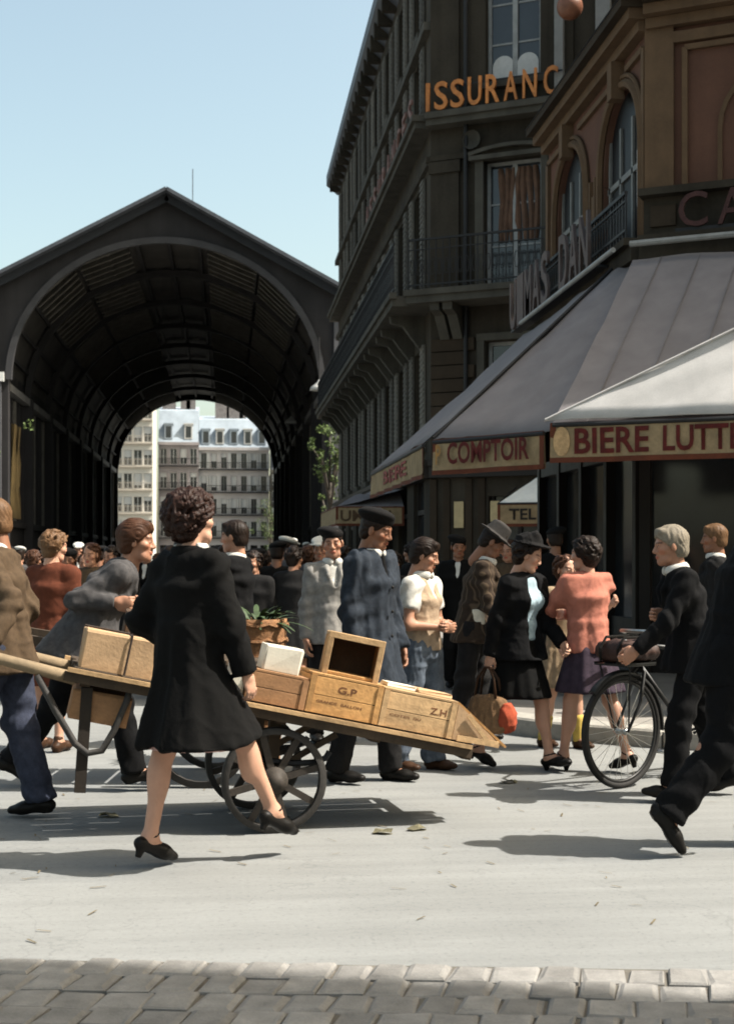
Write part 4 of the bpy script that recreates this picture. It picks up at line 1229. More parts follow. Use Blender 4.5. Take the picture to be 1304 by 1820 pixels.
def sdf_mesh(prims, h):
    lo = np.min([pbox(p)[0] for p in prims if p['op'] == 'u'], axis=0) - 3 * h
    hi = np.max([pbox(p)[1] for p in prims if p['op'] == 'u'], axis=0) + 3 * h
    n = np.ceil((hi - lo) / h).astype(int) + 1
    D = np.full(n, 1.0, np.float32)
    ax = [lo[i] + h * np.arange(n[i]) for i in range(3)]
    for p in prims:
        a, b = pbox(p); m = p['k'] + 2.5 * h
        i0 = np.maximum(((a - m - lo) / h).astype(int), 0); i1 = np.minimum(((b + m - lo) / h).astype(int) + 2, n)
        if (i1 <= i0).any(): continue
        sl = tuple(slice(i0[i], i1[i]) for i in range(3))
        X = ax[0][sl[0]][:, None, None]; Y = ax[1][sl[1]][None, :, None]; Z = ax[2][sl[2]][None, None, :]
        d = peval(p, X, Y, Z); e = D[sl]; k = max(p['k'], 1e-4)
        if p['op'] == 'u':
            hh = np.maximum(k - np.abs(d - e), 0) / k
            D[sl] = np.minimum(d, e) - hh * hh * k * .25
        else:
            hh = np.maximum(k - np.abs(-d - e), 0) / k
            D[sl] = np.maximum(-d, e) + hh * hh * k * .25
    S = D < 0
    c = S[:-1, :-1, :-1].astype(np.int8)
    tot = np.zeros_like(c)
    for dx in (0, 1):
        for dy in (0, 1):
            for dz in (0, 1):
                tot += S[dx:n[0] - 1 + dx, dy:n[1] - 1 + dy, dz:n[2] - 1 + dz]
    I = np.argwhere((tot > 0) & (tot < 8))
    cid = np.full(tot.shape, -1, np.int64); cid[tuple(I.T)] = np.arange(len(I))
    off = np.array([[a, b, q] for a in (0, 1) for b in (0, 1) for q in (0, 1)])
    V = np.stack([D[I[:, 0] + o[0], I[:, 1] + o[1], I[:, 2] + o[2]] for o in off], 1).astype(float)
    acc = np.zeros((len(I), 3)); cnt = np.zeros(len(I))
    for i in range(8):
        for j in range(i + 1, 8):
            if np.abs(off[i] - off[j]).sum() != 1: continue
            va, vb = V[:, i], V[:, j]; m = (va < 0) != (vb < 0)
            t = np.where(m, va / np.where(m, va - vb, 1), 0)
            acc += (off[i] + t[:, None] * (off[j] - off[i])) * m[:, None]; cnt += m
    P_ = lo + (I + acc / np.maximum(cnt, 1)[:, None]) * h
    F = []
    for axs in range(3):
        b, q = (axs + 1) % 3, (axs + 2) % 3
        s0 = [slice(None)] * 3; s1 = [slice(None)] * 3
        s0[axs] = slice(0, -1); s1[axs] = slice(1, None)
        df = S[tuple(s0)] != S[tuple(s1)]
        E = np.argwhere(df)
        E = E[(E[:, b] > 0) & (E[:, q] > 0) & (E[:, b] < n[b] - 1) & (E[:, q] < n[q] - 1)]
        def cell(db, dq):
            T = E.copy(); T[:, b] += db; T[:, q] += dq; return cid[tuple(T.T)]
        Q = np.stack([cell(-1, -1), cell(0, -1), cell(0, 0), cell(-1, 0)], 1)
        flip = ~S[tuple(E.T)]
        Q[flip] = Q[flip][:, ::-1]
        F.append(Q)
    F = np.concatenate(F); F = F[(F >= 0).all(1)]
    return P_, F
def normals(Pv, F):
    n = np.cross(Pv[F[:, 2]] - Pv[F[:, 0]], Pv[F[:, 3]] - Pv[F[:, 1]])
    N = np.zeros_like(Pv)
    for i in range(4): np.add.at(N, F[:, i], n)
    return N / np.maximum(np.linalg.norm(N, axis=1, keepdims=True), 1e-9)
def mesh_np(name, Pv, F, mat, colr=None):
    me = bpy.data.meshes.new(name)
    me.vertices.add(len(Pv)); me.vertices.foreach_set('co', Pv.astype(np.float32).ravel())
    me.loops.add(F.size); me.loops.foreach_set('vertex_index', F.astype(np.int32).ravel())
    me.polygons.add(len(F)); me.polygons.foreach_set('loop_start', np.arange(0, F.size, 4, dtype=np.int32))
    me.update(calc_edges=True)
    me.polygons.foreach_set('use_smooth', np.ones(len(F), bool))
    me.materials.append(mat)
    if colr is not None:
        ca = me.color_attributes.new('Col', 'FLOAT_COLOR', 'POINT')
        ca.data.foreach_set('color', np.concatenate([colr, np.ones((len(colr), 1))], 1).astype(np.float32).ravel())
    return me
def wrinkle(amp=.005, seed=0, freq=1.0, stretch=(1, 1, 1)):
    "sharp-crested drape folds: long hanging ones and diagonal pulls, broken up so that none runs on for ever"
    rn = np.random.RandomState(seed + 100)
    K = rn.normal(size=(9, 3)); K[:5] *= NP([44, 44, 9]); K[5:] *= NP([34, 34, 30]); K *= freq
    M_ = rn.normal(size=(9, 3)) * 11; ph = rn.uniform(0, 6.28, (9, 2))
    def f(p, n):
        w = p + .022 * np.sin(p[:, [1, 2, 0]] * 17 + ph[:3, 0]) + .008 * np.sin(p[:, [2, 0, 1]] * 47 + ph[3:6, 1])
        s = np.zeros(len(p))
        for i in range(9):
            gate = np.clip(.5 + .9 * np.sin(w @ M_[i] + ph[i, 1]), 0, 1)
            s += gate * (1 - np.abs(np.sin(w @ K[i] * .5 + ph[i, 0]))) ** 3
        return amp * .42 * (s * 1.25 - .9)
    return f
def folds(axis_pt, nf, amp, z0, z1, ph=0.0, amp2=.4):
    "vertical folds round an axis, growing from z0 down to z1"
    def f(p, n):
        a = np.arctan2(p[:, 1] - axis_pt[1], p[:, 0] - axis_pt[0])
        w = np.clip((z0 - p[:, 2]) / (z0 - z1), 0, 1) ** .8
        hor = np.sqrt(np.maximum(0, 1 - n[:, 2] ** 2))
        return amp * w * hor * (np.sin(nf * a + ph + .5 * np.sin(3 * a)) + amp2 * np.sin(2.3 * nf * a + 2 * ph + 5 * p[:, 2]))
    return f
def creases(J, joints, amp=.008, rad=.13, freq=75, seed=0):
    "short crumpled creases across the sleeve or leg near the joints"
    rn = np.random.RandomState(seed)
    segs = {'el': ('sh', 'wr'), 'kn': ('hip', 'an'), 'wr': ('el', 'wr'), 'an': ('kn', 'an'), 'sh': ('nb', 'el')}
    def f(p, n):
        out = np.zeros(len(p))
        for j in joints:
            k, s_ = j[:-1], j[-1]; a, b = segs[k]
            pa = J['nb'] if a == 'nb' else J[a + s_]; ax_ = unit(J[b + s_] - pa); c = J[j]
            tilt = unit(ax_ + .35 * rn.normal(size=3)); q = p - c
            w = np.exp(-((q ** 2).sum(1)) / (rad * rad)); t = unit(np.cross(ax_, rn.normal(size=3)))
            out += amp * w * np.sin(freq * (q @ tilt) + 3 * np.sin(14 * (q @ t)) + rn.uniform(0, 6))
        return out
    return f
def relax(Pv, F, it):
    "even out seams between blended shapes"
    a = F.ravel(); b = np.roll(F, -1, axis=1).ravel(); n = len(Pv)
    cnt = np.bincount(a, minlength=n) + np.bincount(b, minlength=n)
    for _ in range(it):
        S_ = np.stack([np.bincount(a, Pv[b, i], n) + np.bincount(b, Pv[a, i], n) for i in range(3)], 1)
        Pv = Pv * .45 + .55 * S_ / np.maximum(cnt, 1)[:, None]
    return Pv
def garment(name, prims, h, mat, disp=(), root=None, colr=None, smooth=3):
    Pv, F = sdf_mesh(prims, h)
    if disp:
        Pv = relax(Pv, F, smooth)
    for d in disp:
        N = normals(Pv, F); Pv = Pv + N * d(Pv, N)[:, None]
    return obj(name, mesh_np(name, Pv, F, mat, colr), root)

# ---- head and hands in their own coordinates (facing +y)
HEADS = {}
HSG = .93
def head_mesh(kind='m'):
    if kind in HEADS: return HEADS[kind]
    f = kind == 'f'; j = .92 if f else 1.0; b = .5 if f else 1.0
    pr = [ell((0, -.014, .03), (.074, .095, .086), k=.02), ell((0, .022, -.042), (.056 * j, .066, .074), k=.03),
          cap((-.035 * j, .045, -.088), (.035 * j, .045, -.088), .024, k=.03), ell((0, .068, -.098), (.024 * j, .02, .02), k=.025),
          cap((-.034, .071, .02), (.034, .071, .02), .0135 * (.8 if f else 1), k=.02),
          ell((.043, .05, -.022), (.026, .03, .022), k=.02), ell((-.043, .05, -.022), (.026, .03, .022), k=.02),
          cap((0, .083, .012), (0, .103 - .004 * f, -.028), .0075, .0115 - .002 * f, k=.014), cap((-.012, .093, -.034), (.012, .093, -.034), .0085, k=.01),
          ell((.031, .094, .0), (.019, .014, .012), k=.014, op='s'), ell((-.031, .094, .0), (.019, .014, .012), k=.014, op='s'),
          ell((.031, .077, -.001), (.0145, .0125, .0105), k=.005), ell((-.031, .077, -.001), (.0145, .0125, .0105), k=.005),
          ell((0, .086, -.060), (.023, .011, .0062), k=.006), ell((0, .084, -.070), (.020, .012, .007), k=.006), ell((0, .101, -.065), (.026, .008, .0016), k=.003, op='s'),
          ell((.076, -.006, -.008), (.010, .019, .031), R=rz_(-18), k=.008), ell((-.076, -.006, -.008), (.010, .019, .031), R=rz_(18), k=.008),
          cap((0, -.025, -.07), (0, -.034, -.20), .050 * (.86 if f else 1), .053 * (.86 if f else 1), k=.025)]
    Pv, F = sdf_mesh(pr, .0052)
    c = np.ones((len(Pv), 3)); x, y, z = Pv.T
    def put(mask, col, w=1.0):
        c[mask] = c[mask] * (1 - w) + np.array(col) * w
    front = y > .05
    put(front & (((np.abs(x) - .046) / .022) ** 2 + ((z + .03) / .022) ** 2 < 1), (1.08, .84, .80), .7)
    put(front & ((x / .025) ** 2 + ((z + .065) / .0125) ** 2 < 1), (.95, .55, .52) if not f else (.95, .38, .38), .9)
    put(front & (np.abs(z - .024 - .12 * (.03 - np.abs(np.abs(x) - .03)) * .3) < .0052) & (np.abs(np.abs(x) - .032) < .02), (.22, .15, .12), .85)
    e = front & (((np.abs(x) - .031) / .0135) ** 2 + ((z + .001) / .0062) ** 2 < 1)
    put(e, (1.25, 1.35, 1.5), .8)
    put(e & (((np.abs(x) - .031) / .0062) ** 2 + ((z + .001) / .0065) ** 2 < 1), (.10, .07, .05), .95)
    put(front & (np.abs(z - .0065) < .003) & (np.abs(np.abs(x) - .031) < .014), (.25, .18, .15), .7)
    if not f: put((y > .02) & (z < -.05) & ~((x / .025) ** 2 + ((z + .065) / .0125) ** 2 < 1), (.86, .84, .85), .6)
    HEADS[kind] = (Pv, F, c)
    return HEADS[kind]
HANDS = {}
def hand_mesh(curl=.35, spread=.0, thumb=.5):
    key = (curl, spread, thumb)
    if key in HANDS: return HANDS[key]
    pr = [ell((.0, .045, 0), (.041, .055, .0165), k=.012), cap((0, -.03, 0), (0, .01, 0), .026, .027, k=.02), ell((.026, .03, -.008), (.018, .03, .016), k=.012)]
    for i, (bx_, L) in enumerate(((.030, .070), (.011, .079), (-.010, .074), (-.029, .058))):
        p = v3(bx_, .088 - abs(bx_ - .005) * .25, 0); ang = 8 + curl * 55; dirx = bx_ * spread * 8
        for s_, (fr, r0, r1) in enumerate(((.45, .0098, .0088), (.32, .0088, .0078), (.23, .0078, .0066))):
            a = math.radians(ang); d = v3(dirx, math.cos(a), -math.sin(a)); q = p + unit(d) * L * fr
            pr.append(cap(p, q, r0, r1, k=.004)); p = q; ang += curl * 62 + 6
    p = v3(.036, .018, -.006); a = v3(.055 - .02 * thumb, .052, -.018 - .012 * thumb); b = v3(.058 - .038 * thumb, .085, -.028 - .022 * thumb)
    pr += [cap(p, a, .0135, .0112, k=.012), cap(a, b, .0108, .0085, k=.004)]
    Pv, F = sdf_mesh(pr, .0046)
    HANDS[key] = (Pv, F)
    return HANDS[key]

# ---- skeleton
def skel(h, lean=0, side=0, twist=0, arch=0, head=(0, 0, 0), L=(0, 0, 2, 0), R=(0, 0, 2, 0), la=(0, 8, 8, 0), ra=(0, 8, 8, 0), heel=0.0, sw=1.0, neck=0):
    J = {'h': h}
    hw_ = .052 * h
    for s_, nm, (f, k, ab, ft) in ((-1, 'L', L), (1, 'R', R)):
        hip = v3(s_ * hw_, 0, 0); f_, g = math.radians(f), math.radians(f - k); a = math.radians(ab)
        t = unit(v3(s_ * math.sin(a), math.sin(f_) * math.cos(a), -math.cos(f_) * math.cos(a)))
        sh = unit(v3(s_ * math.sin(a), math.sin(g) * math.cos(a), -math.cos(g) * math.cos(a)))
        kn = hip + t * .245 * h; an = kn + sh * .242 * h
        pt = math.radians(ft); fd = v3(0, math.cos(pt), math.sin(pt)); fu = v3(0, -math.sin(pt), math.cos(pt))
        J['hip' + nm], J['kn' + nm], J['an' + nm] = hip, kn, an
        J['fd' + nm], J['fu' + nm] = fd, fu
        J['toe' + nm] = an + fd * .108 * h - fu * .036 * h; J['hl' + nm] = an - fd * .030 * h - fu * .036 * h
    low = min(min(J['toe' + n_][2], J['hl' + n_][2]) for n_ in 'LR') - .012
    up = -low
    for k_ in list(J):
        if k_[:2] in ('hi', 'kn', 'an', 'to', 'hl'): J[k_] = J[k_] + v3(0, 0, up)
    c = (J['hipL'] + J['hipR']) / 2
    le, si = math.radians(lean), math.radians(side)
    S1 = unit(v3(math.sin(si), math.sin(le), math.cos(le))); le2 = math.radians(lean + arch); S2 = unit(v3(math.sin(si) * 1.1, math.sin(le2), math.cos(le2)))
    J['pel'] = c; J['waist'] = c + S1 * .105 * h; J['chest'] = J['waist'] + S2 * .10 * h; J['nb'] = J['chest'] + S2 * .092 * h
    J['S1'], J['S2'] = S1, S2
    tw = rz_(twist); X = tw @ v3(1, 0, 0); X = unit(X - S2 * (X @ S2)); J['X'] = X
    Fr = unit(np.cross(S2, X)); J['Fr'] = Fr
    for s_, nm, (f, ab, el, inw) in ((-1, 'L', la), (1, 'R', ra)):
        sh = J['nb'] + X * s_ * .094 * h * sw - S2 * .030 * h
        a, b = math.radians(f), math.radians(ab)
        d = X * s_ * math.sin(b) + (Fr * math.sin(a) - v3(0, 0, 1) * math.cos(a)) * math.cos(b)
        d = unit(d); eb = sh + d * .172 * h
        a2 = a + math.radians(el); iw = math.radians(inw)
        d2 = unit((Fr * math.sin(a2) - v3(0, 0, 1) * math.cos(a2)) * math.cos(iw) - X * s_ * math.sin(iw) + X * s_ * math.sin(b) * .3)
        J['sh' + nm], J['el' + nm], J['wr' + nm], J['fa' + nm] = sh, eb, eb + d2 * .146 * h, d2
    y_, p_, r_ = head
    nd = unit(S2 * .55 + v3(0, .18 + math.sin(math.radians(neck)), 1))
    HR = rz_(twist * .6 - y_) @ rx(p_) @ ry_(r_)
    J['HR'] = HR; J['hd'] = J['nb'] + nd * .098 * h; J['nd'] = nd
    return J
skin_m = M('skin', (.31, .155, .095), var=.12, scale=14, rough=.55, bump=.06, coords='obj', fine=160, spec=.35, sss=.0, attr='Col')
skin_f = M('skin_pale', (.41, .225, .15), var=.12, scale=14, rough=.55, bump=.06, coords='obj', fine=160, spec=.35, attr='Col')
skin_d = M('skin_tanned', (.205, .092, .05), var=.14, scale=14, rough=.55, bump=.06, coords='obj', fine=160, spec=.35, attr='Col')
def body_prims(J, fem):
    h = J['h'] / 1.72; X = J['X']; q = .9 if fem else 1.0
    pr = [ecap(J['pel'] - v3(0, 0, .05 * h), J['pel'] + J['S1'] * .06 * h, v3(1, 0, 0), (.13 * h, .095 * h), (.125 * h, .09 * h)),
          ecap(J['waist'] - J['S1'] * .08 * h, J['waist'] + J['S2'] * .04 * h, X, (.125 * h * q, .09 * h), (.12 * h * q, .088 * h)),
          ecap(J['chest'] - J['S2'] * .06 * h, J['chest'] + J['S2'] * .07 * h, X, (.13 * h * q, .095 * h), (.135 * h * q, .085 * h)),
          cap(J['nb'] - J['S2'] * .05 * h, J['hd'] - J['nd'] * .06 * h, .054 * h * q, .047 * h * q)]
    for n in 'LR':
        pr += [cap(J['nb'] - J['S2'] * .03 * h, J['sh' + n], .055 * h, .05 * h * q), cap(J['sh' + n], J['el' + n], .048 * h * q, .037 * h * q), cap(J['el' + n], J['wr' + n], .038 * h * q, .026 * h * q)]
        kn, an = J['kn' + n], J['an' + n]; back = unit(np.cross(an - kn, v3(1, 0, 0)));
        if back[1] > 0: back = -back
        cf_ = kn + (an - kn) * .3 + back * .018 * h
        pr += [cap(J['hip' + n], kn, .075 * h, .052 * h), cap(kn, an, .048 * h, .033 * h), ell(cf_, NP((.047, .047, .1)) * h, k=.04),
               cap(an, an + (J['toe' + n] - an) * .72, .033 * h, .021 * h), cap(an, J['hl' + n] + (an - J['hl' + n]) * .35, .032 * h, .026 * h)]
    return pr
def make_body(J, root, kind='m', hs=1.0, mat=None, vox=.013, hands=('L', 'R'), curl=(.35, .35), palm=(None, None), hdir=(None, None)):
    fem = kind == 'f'; mat = mat or (skin_f if kind == 'f' else skin_m)
    Pv, F = sdf_mesh(body_prims(J, fem), vox)
    C = np.ones((len(Pv), 3))
    s = J['h'] / 1.72 * hs * HSG
    P2, F2, C2 = head_mesh(kind)
    P2 = P2 * s @ J['HR'].T + J['hd']
    allP, allF, allC = [Pv, P2], [F, F2 + len(Pv)], [C, C2]
    n0 = len(Pv) + len(P2)
    for i, n in enumerate(('L', 'R')):
        if n not in hands: continue
        sd = -1 if n == 'L' else 1
        y = unit(hdir[i]) if hdir[i] is not None else J['fa' + n]
        z = unit(palm[i]) if palm[i] is not None else J['X'] * sd
        z = unit(z - y * (z @ y)); x = np.cross(y, z)
        hp, hf = hand_mesh(curl[i])
        hp = hp.copy()
        if x @ J['Fr'] < 0 or False:
            hp[:, 0] *= -1; hf = hf[:, ::-1]
        sc = J['h'] / 1.72 * (.93 if fem else 1.0)
        P3 = (hp * sc) @ np.stack([x, y, z]) + J['wr' + n]
        allP.append(P3); allF.append(hf + n0); allC.append(np.ones((len(P3), 3))); n0 += len(P3)
    return obj('body', mesh_np('body', np.concatenate(allP), np.concatenate(allF), mat, np.concatenate(allC)), root)
def head_pt(J, p, hs=1.0): return J['HR'] @ (NP(p, float) * J['h'] / 1.72 * hs) + J['hd']

def to_local(root, p):
    "world point -> figure coordinates"
    a = root.rotation_euler.z; x, y = p[0] - root.location.x, p[1] - root.location.y
    return v3(x * math.cos(a) + y * math.sin(a), -x * math.sin(a) + y * math.cos(a), p[2])
def reach(J, n, tgt, pole=(0, -1, -.4), hand=.075):
    "bend an arm so that the palm meets a point"
    h = J['h']; a, b = .172 * h, .146 * h; S = J['sh' + n]; d = NP(tgt, float) - S
    L = np.linalg.norm(d); wt = NP(tgt, float) - d / L * hand * h / 1.72; d = wt - S; L = np.linalg.norm(d)
    if L > (a + b) * .985: d = d / L * (a + b) * .985; L = (a + b) * .985
    u = d / L; x = (a * a - b * b + L * L) / (2 * L); y = math.sqrt(max(0, a * a - x * x))
    pl = NP(pole, float); pl = unit(pl - u * (pl @ u))
    J['el' + n] = S + u * x + pl * y; J['wr' + n] = S + d; J['fa' + n] = unit(J['wr' + n] - J['el' + n])
# ---- clothes
def torso_prims(J, inf, fem=False, hem=.08, flare=0.0, waist=1.0, bust=0.0):
    h = J['h'] / 1.72; X = J['X']; q = .92 if fem else 1.0
    W = (.132 * h * q * waist + inf, .097 * h + inf)
    lo = J['pel'] - v3(0, 0, 1) * hem * h - J['S1'] * .0
    sp = abs(J['knL'][1] - J['knR'][1]) * .5 * max(0, hem + .03) / .42 * 1.1
    lo = lo + v3(0, (J['knL'][1] + J['knR'][1]) * .5 * max(0, hem) / .42, 0)
    pr = [ecap(lo, J['waist'], v3(1, 0, 0), (.162 * h + inf + flare, .118 * h + inf + flare + sp), W, flat=.08, clip=[(lo, (0, 0, -1))]),
          ecap(J['waist'] - J['S1'] * .02, J['chest'], X, W, (.155 * h * q + inf, .108 * h + inf), k=.05),
          ecap(J['chest'], J['nb'] - J['S2'] * .035 * h, X, (.155 * h * q + inf, .108 * h + inf), (.115 * h * q + inf, .072 * h + inf), k=.05, flat=.5)]
    for n in 'LR':
        pr.append(cap(J['nb'] - J['S2'] * .042 * h, J['sh' + n] - J['S2'] * .002 * h, .046 * h + inf, .040 * h * q + inf, k=.05))
        if bust: pr.append(ell(J['chest'] + J['Fr'] * (.075 * h + inf) + J['X'] * (-1 if n == 'L' else 1) * .07 * h - J['S2'] * .005, NP((.06, .06, .065)) * h, k=.05))
    return pr
def sleeve(J, n, inf, to=1.0, cuff=.0):
    h = J['h'] / 1.72
    w = J['el' + n] + (J['wr' + n] - J['el' + n]) * to
    d = unit(J['wr' + n] - J['el' + n])
    return [cap(J['sh' + n] - v3(0, 0, .004), J['el' + n], .047 * h + inf, .041 * h + inf, k=.05), cap(J['el' + n], w + d * .03, .041 * h + inf, .033 * h + inf + cuff, k=.03, clip=[(w, d)])]
def upper_sleeve(J, n, inf, to=.55):
    h = J['h'] / 1.72; e = J['sh' + n] + (J['el' + n] - J['sh' + n]) * to; d = unit(J['el' + n] - J['sh' + n])
    return [cap(J['sh' + n], e + d * .03, .048 * h + inf, .046 * h + inf, k=.05, clip=[(e, d)])]
def trouser_prims(J, inf=.025, hem=.045, top=.06, ankle=.0):
    h = J['h'] / 1.72
    pr = [ecap(J['pel'] - v3(0, 0, .06 * h), J['pel'] + J['S1'] * top * h, v3(1, 0, 0), (.135 * h + inf, .10 * h + inf), (.13 * h + inf * .7, .095 * h + inf * .7), k=.05)]
    for n in 'LR':
        kn, an = J['kn' + n], J['an' + n]; d = unit(an - kn); e = an + d * .01 * h
        pr += [cap(J['hip' + n] - v3(0, 0, .01), kn, .073 * h + inf, .056 * h + inf, k=.04), cap(kn, e + d * .04, .056 * h + inf, .052 * h + inf + ankle, k=.04, clip=[(e, d)])]
    return pr
def skirt_prims(J, length=.40, inf=.03, flare=.06, hemy=.0, wst=1.0):
    h = J['h'] / 1.72; top = J['waist']; bot = (J['knL'] + J['knR']) / 2 * .75 + J['pel'] * .25
    bot = v3(bot[0], bot[1] + hemy, J['pel'][2] - length * h)
    sep = abs(J['knL'][1] - J['knR'][1]) * .5; sx = abs(J['knL'][0] - J['knR'][0]) * .25
    return [ecap(bot, J['pel'] - v3(0, 0, .02), v3(1, 0, 0), (.15 * h + inf + flare + sx, .12 * h + inf + flare + sep * .8), (.155 * h + inf, .115 * h + inf), k=.02, flat=.04, clip=[(bot, (0, 0, -1))]),
            ecap(J['pel'] - v3(0, 0, .03), top, v3(1, 0, 0), (.152 * h + inf, .112 * h + inf), (.118 * h * wst + inf * .5, .092 * h * wst + inf * .5), k=.02)]
def shoe(J, n, mat, root, heel=0.0, vox=.0075, name='shoe', open_=False):
    h = J['h'] / 1.72; an, fd, fu = J['an' + n], J['fd' + n], J['fu' + n]; sl = an - fu * .058 * h
    toe = an + fd * .165 * h - fu * .038 * h; hl = an - fd * .035 * h - fu * .036 * h; ball = an + fd * .10 * h - fu * .036 * h
    cl = [(sl - fu * .008, -fu)]
    pr = [ecap(hl, ball, v3(1, 0, 0), (.036 * h, .034 * h), (.046 * h, .036 * h), k=.02, clip=cl, flat=1), ecap(ball, toe, v3(1, 0, 0), (.046 * h, .034 * h), (.034 * h, .024 * h), k=.02, clip=cl, flat=1)]
    if not open_: pr += [cap(an - fu * .02, an + fu * .02, .042 * h, .040 * h, k=.03)]
    if heel:
        pr += [cap(hl - fu * .02, hl - fu * (.02 + heel), .022, .015, k=.01, clip=[(hl - fu * (.028 + heel), -fu)])]
        for i in range(12):
            q0, q1 = 2 * math.pi * i / 12, 2 * math.pi * (i + 1) / 12
            pr.append(cap(an + v3(.037 * math.cos(q0), .037 * math.sin(q0) + .002, .012 + .012 * math.sin(q0)), an + v3(.037 * math.cos(q1), .037 * math.sin(q1) + .002, .012 + .012 * math.sin(q1)), .0065, k=.003))
    else:
        pr += [ecap(hl - fu * .022, hl - fu * .03 + fd * .02, v3(1, 0, 0), (.034 * h, .03 * h), (.034 * h, .03 * h), k=.004, clip=[(sl - fu * .018, -fu)])]
    return garment(name, pr, vox, mat, (), root)
def hair_short(J, mat, root, hs=1.0, vox=.0075, vol=.010, back=-.06, name='hair'):
    n_ = (0, .72, -.69)
    pr = [ell((0, -.014, .034), (.074 + vol, .095 + vol, .084 + vol), k=.01, clip=[((0, .085, .062), n_), ((0, 0, back), (0, 0, -1))]),
          ell((.0, -.05, -.03), (.066 + vol * .6, .055 + vol * .6, .07), k=.02, clip=[((0, -.02, 0), (0, 1, 0)), ((0, 0, back - .02), (0, 0, -1))]),
          cap((-.045, .058, .092), (.04, .060, .096), .012 + vol * .5, .011 + vol * .4, k=.025)]
    Pv, F = sdf_mesh(pr, vox); N = normals(Pv, F)
    Pv = Pv + N * (.0035 * np.sin(Pv[:, 0] * 330 + 6 * np.sin(Pv[:, 2] * 34) + 3 * np.sin(Pv[:, 1] * 50)) * (.6 + .4 * np.sin(Pv[:, 1] * 90)))[:, None]
    s = J['h'] / 1.72 * hs * HSG
    return obj(name, mesh_np(name, Pv * s @ J['HR'].T + J['hd'], F, mat), root)
def hair_curls(J, mat, root, hs=1.0, vox=.008, n=90, seed=0, low=-.09, puff=.02, roll=True, front=.03):
    rn = np.random.RandomState(seed)
    pr = [ell((0, -.02, .03), (.078, .095, .09), k=.01, clip=[((0, .06, .055), (0, .75, -.66))]), ell((0, -.05, -.03), (.074, .06, .085), k=.02, clip=[((0, -.01, 0), (0, 1, 0))])]
    k = 0
    while k < n:
        d = unit(rn.normal(size=3)); p = v3(0, -.022, .02) + d * v3(.083, .096, .096)
        if p[1] * .75 - (p[2] - .055) * .66 > .055 * .75 - .01 or p[2] < low: continue
        rr_ = rn.uniform(.008, .0155); fl = unit(v3(.5 * rn.normal(), -.9, -.75) - d * (v3(0, -.9, -.75) @ d)); bt = np.cross(d, fl)
        o_ = p + d * puff * rn.uniform(.1, 1); L_ = rn.uniform(.022, .042); wv_ = rn.uniform(.006, .014) * rn.choice([-1, 1])
        q0 = o_ - fl * L_; q1 = o_ + bt * wv_ + d * .006; q2 = o_ + fl * L_ - d * .008
        pr.append(cap(q0, q1, rr_ * .7, rr_, k=.005)); pr.append(cap(q1, q2, rr_, rr_ * .6, k=.005)); k += 1
    if roll:
        for a in np.linspace(-.05, .05, 9): pr.append(cap((a, front + .015, .108), (a + .012, front + .04, .104), .014, .012, k=.006))
    Pv, F = sdf_mesh(pr, vox); N = normals(Pv, F)
    Pv = Pv + N * (.0022 * np.sin(Pv[:, 0] * 420 + Pv[:, 2] * 160 + 5 * np.sin(Pv[:, 1] * 70)))[:, None]
    s = J['h'] / 1.72 * hs * HSG
    return obj('hair', mesh_np('hair', Pv * s @ J['HR'].T + J['hd'], F, mat), root)
def head_gear(J, prims, mat, root, name, hs=1.0, vox=.008, disp=()):
    Pv, F = sdf_mesh(prims, vox)
    for d in disp:
        N = normals(Pv, F); Pv = Pv + N * d(Pv, N)[:, None]
    s = J['h'] / 1.72 * hs * HSG
    return obj(name, mesh_np(name, Pv * s @ J['HR'].T + J['hd'], F, mat), root)
BERET = [ell((.016, -.022, .088), (.103, .118, .044), R=ry_(-11) @ rx(7), k=.03), ell((0, -.008, .062), (.080, .098, .034), k=.03), cap((.01, -.01, .128), (.012, -.012, .140), .005, k=.01)]
FEDORA = [ecap((0, -.012, .062), (0, -.006, .15), (1, 0, 0), (.085, .104), (.066, .086), k=.02, flat=.3), ell((0, 0, .062), (.138, .165, .011), R=rx(-5), k=.01), ell((0, 0, .172), (.014, .07, .02), k=.02, op='s')]
LADYHAT = [ell((0, -.03, .10), (.10, .10, .062), R=rx(16), k=.03), ell((0, .0, .082), (.135, .14, .018), R=rx(10), k=.02), cap((-.05, -.02, .15), (.05, .0, .155), .026, k=.03)]
FLATCAP = [ell((0, -.008, .085), (.10, .122, .042), R=rx(-8), k=.02), ell((0, .115, .062), (.07, .05, .01), R=rx(-14), k=.015)]
def collar(J, mat, root, r=.058, hgt=.024, name='collar'):
    h = J['h'] / 1.72; c = J['nb'] + J['nd'] * .008; pr = []
    for i in range(24):
        a = 2 * math.pi * i / 24 + .2; b = a + 2 * math.pi / 24
        f = lambda t, z, rr: c + J['X'] * math.cos(t) * rr + J['Fr'] * (math.sin(t) * rr * 1.05 + .008) + J['nd'] * z
        if math.sin((a + b) / 2) > .93: continue
        pr.append(cap(f(a, 0, r * h * 1.12), f(b, 0, r * h * 1.12), .013, k=.016)); pr.append(cap(f(a, hgt, r * h), f(b, hgt, r * h), .008, k=.02)); pr.append(cap(f(a, hgt * .5, r * h * 1.04), f(b, hgt * .5, r * h * 1.04), .010, k=.02))
    return garment(name, pr, .008, mat, (), root)
def vneck(J, dep=.17, w=.045, top=.02):
    h = J['h'] / 1.72
    a = J['nb'] + J['Fr'] * .11 * h + J['S2'] * top; b = J['nb'] + J['Fr'] * .135 * h - J['S2'] * dep * h
    return ecap(b, a, J['X'], (.006, .05), (w * h, .06), k=.008, op='s', flat=.5)
CL = {}
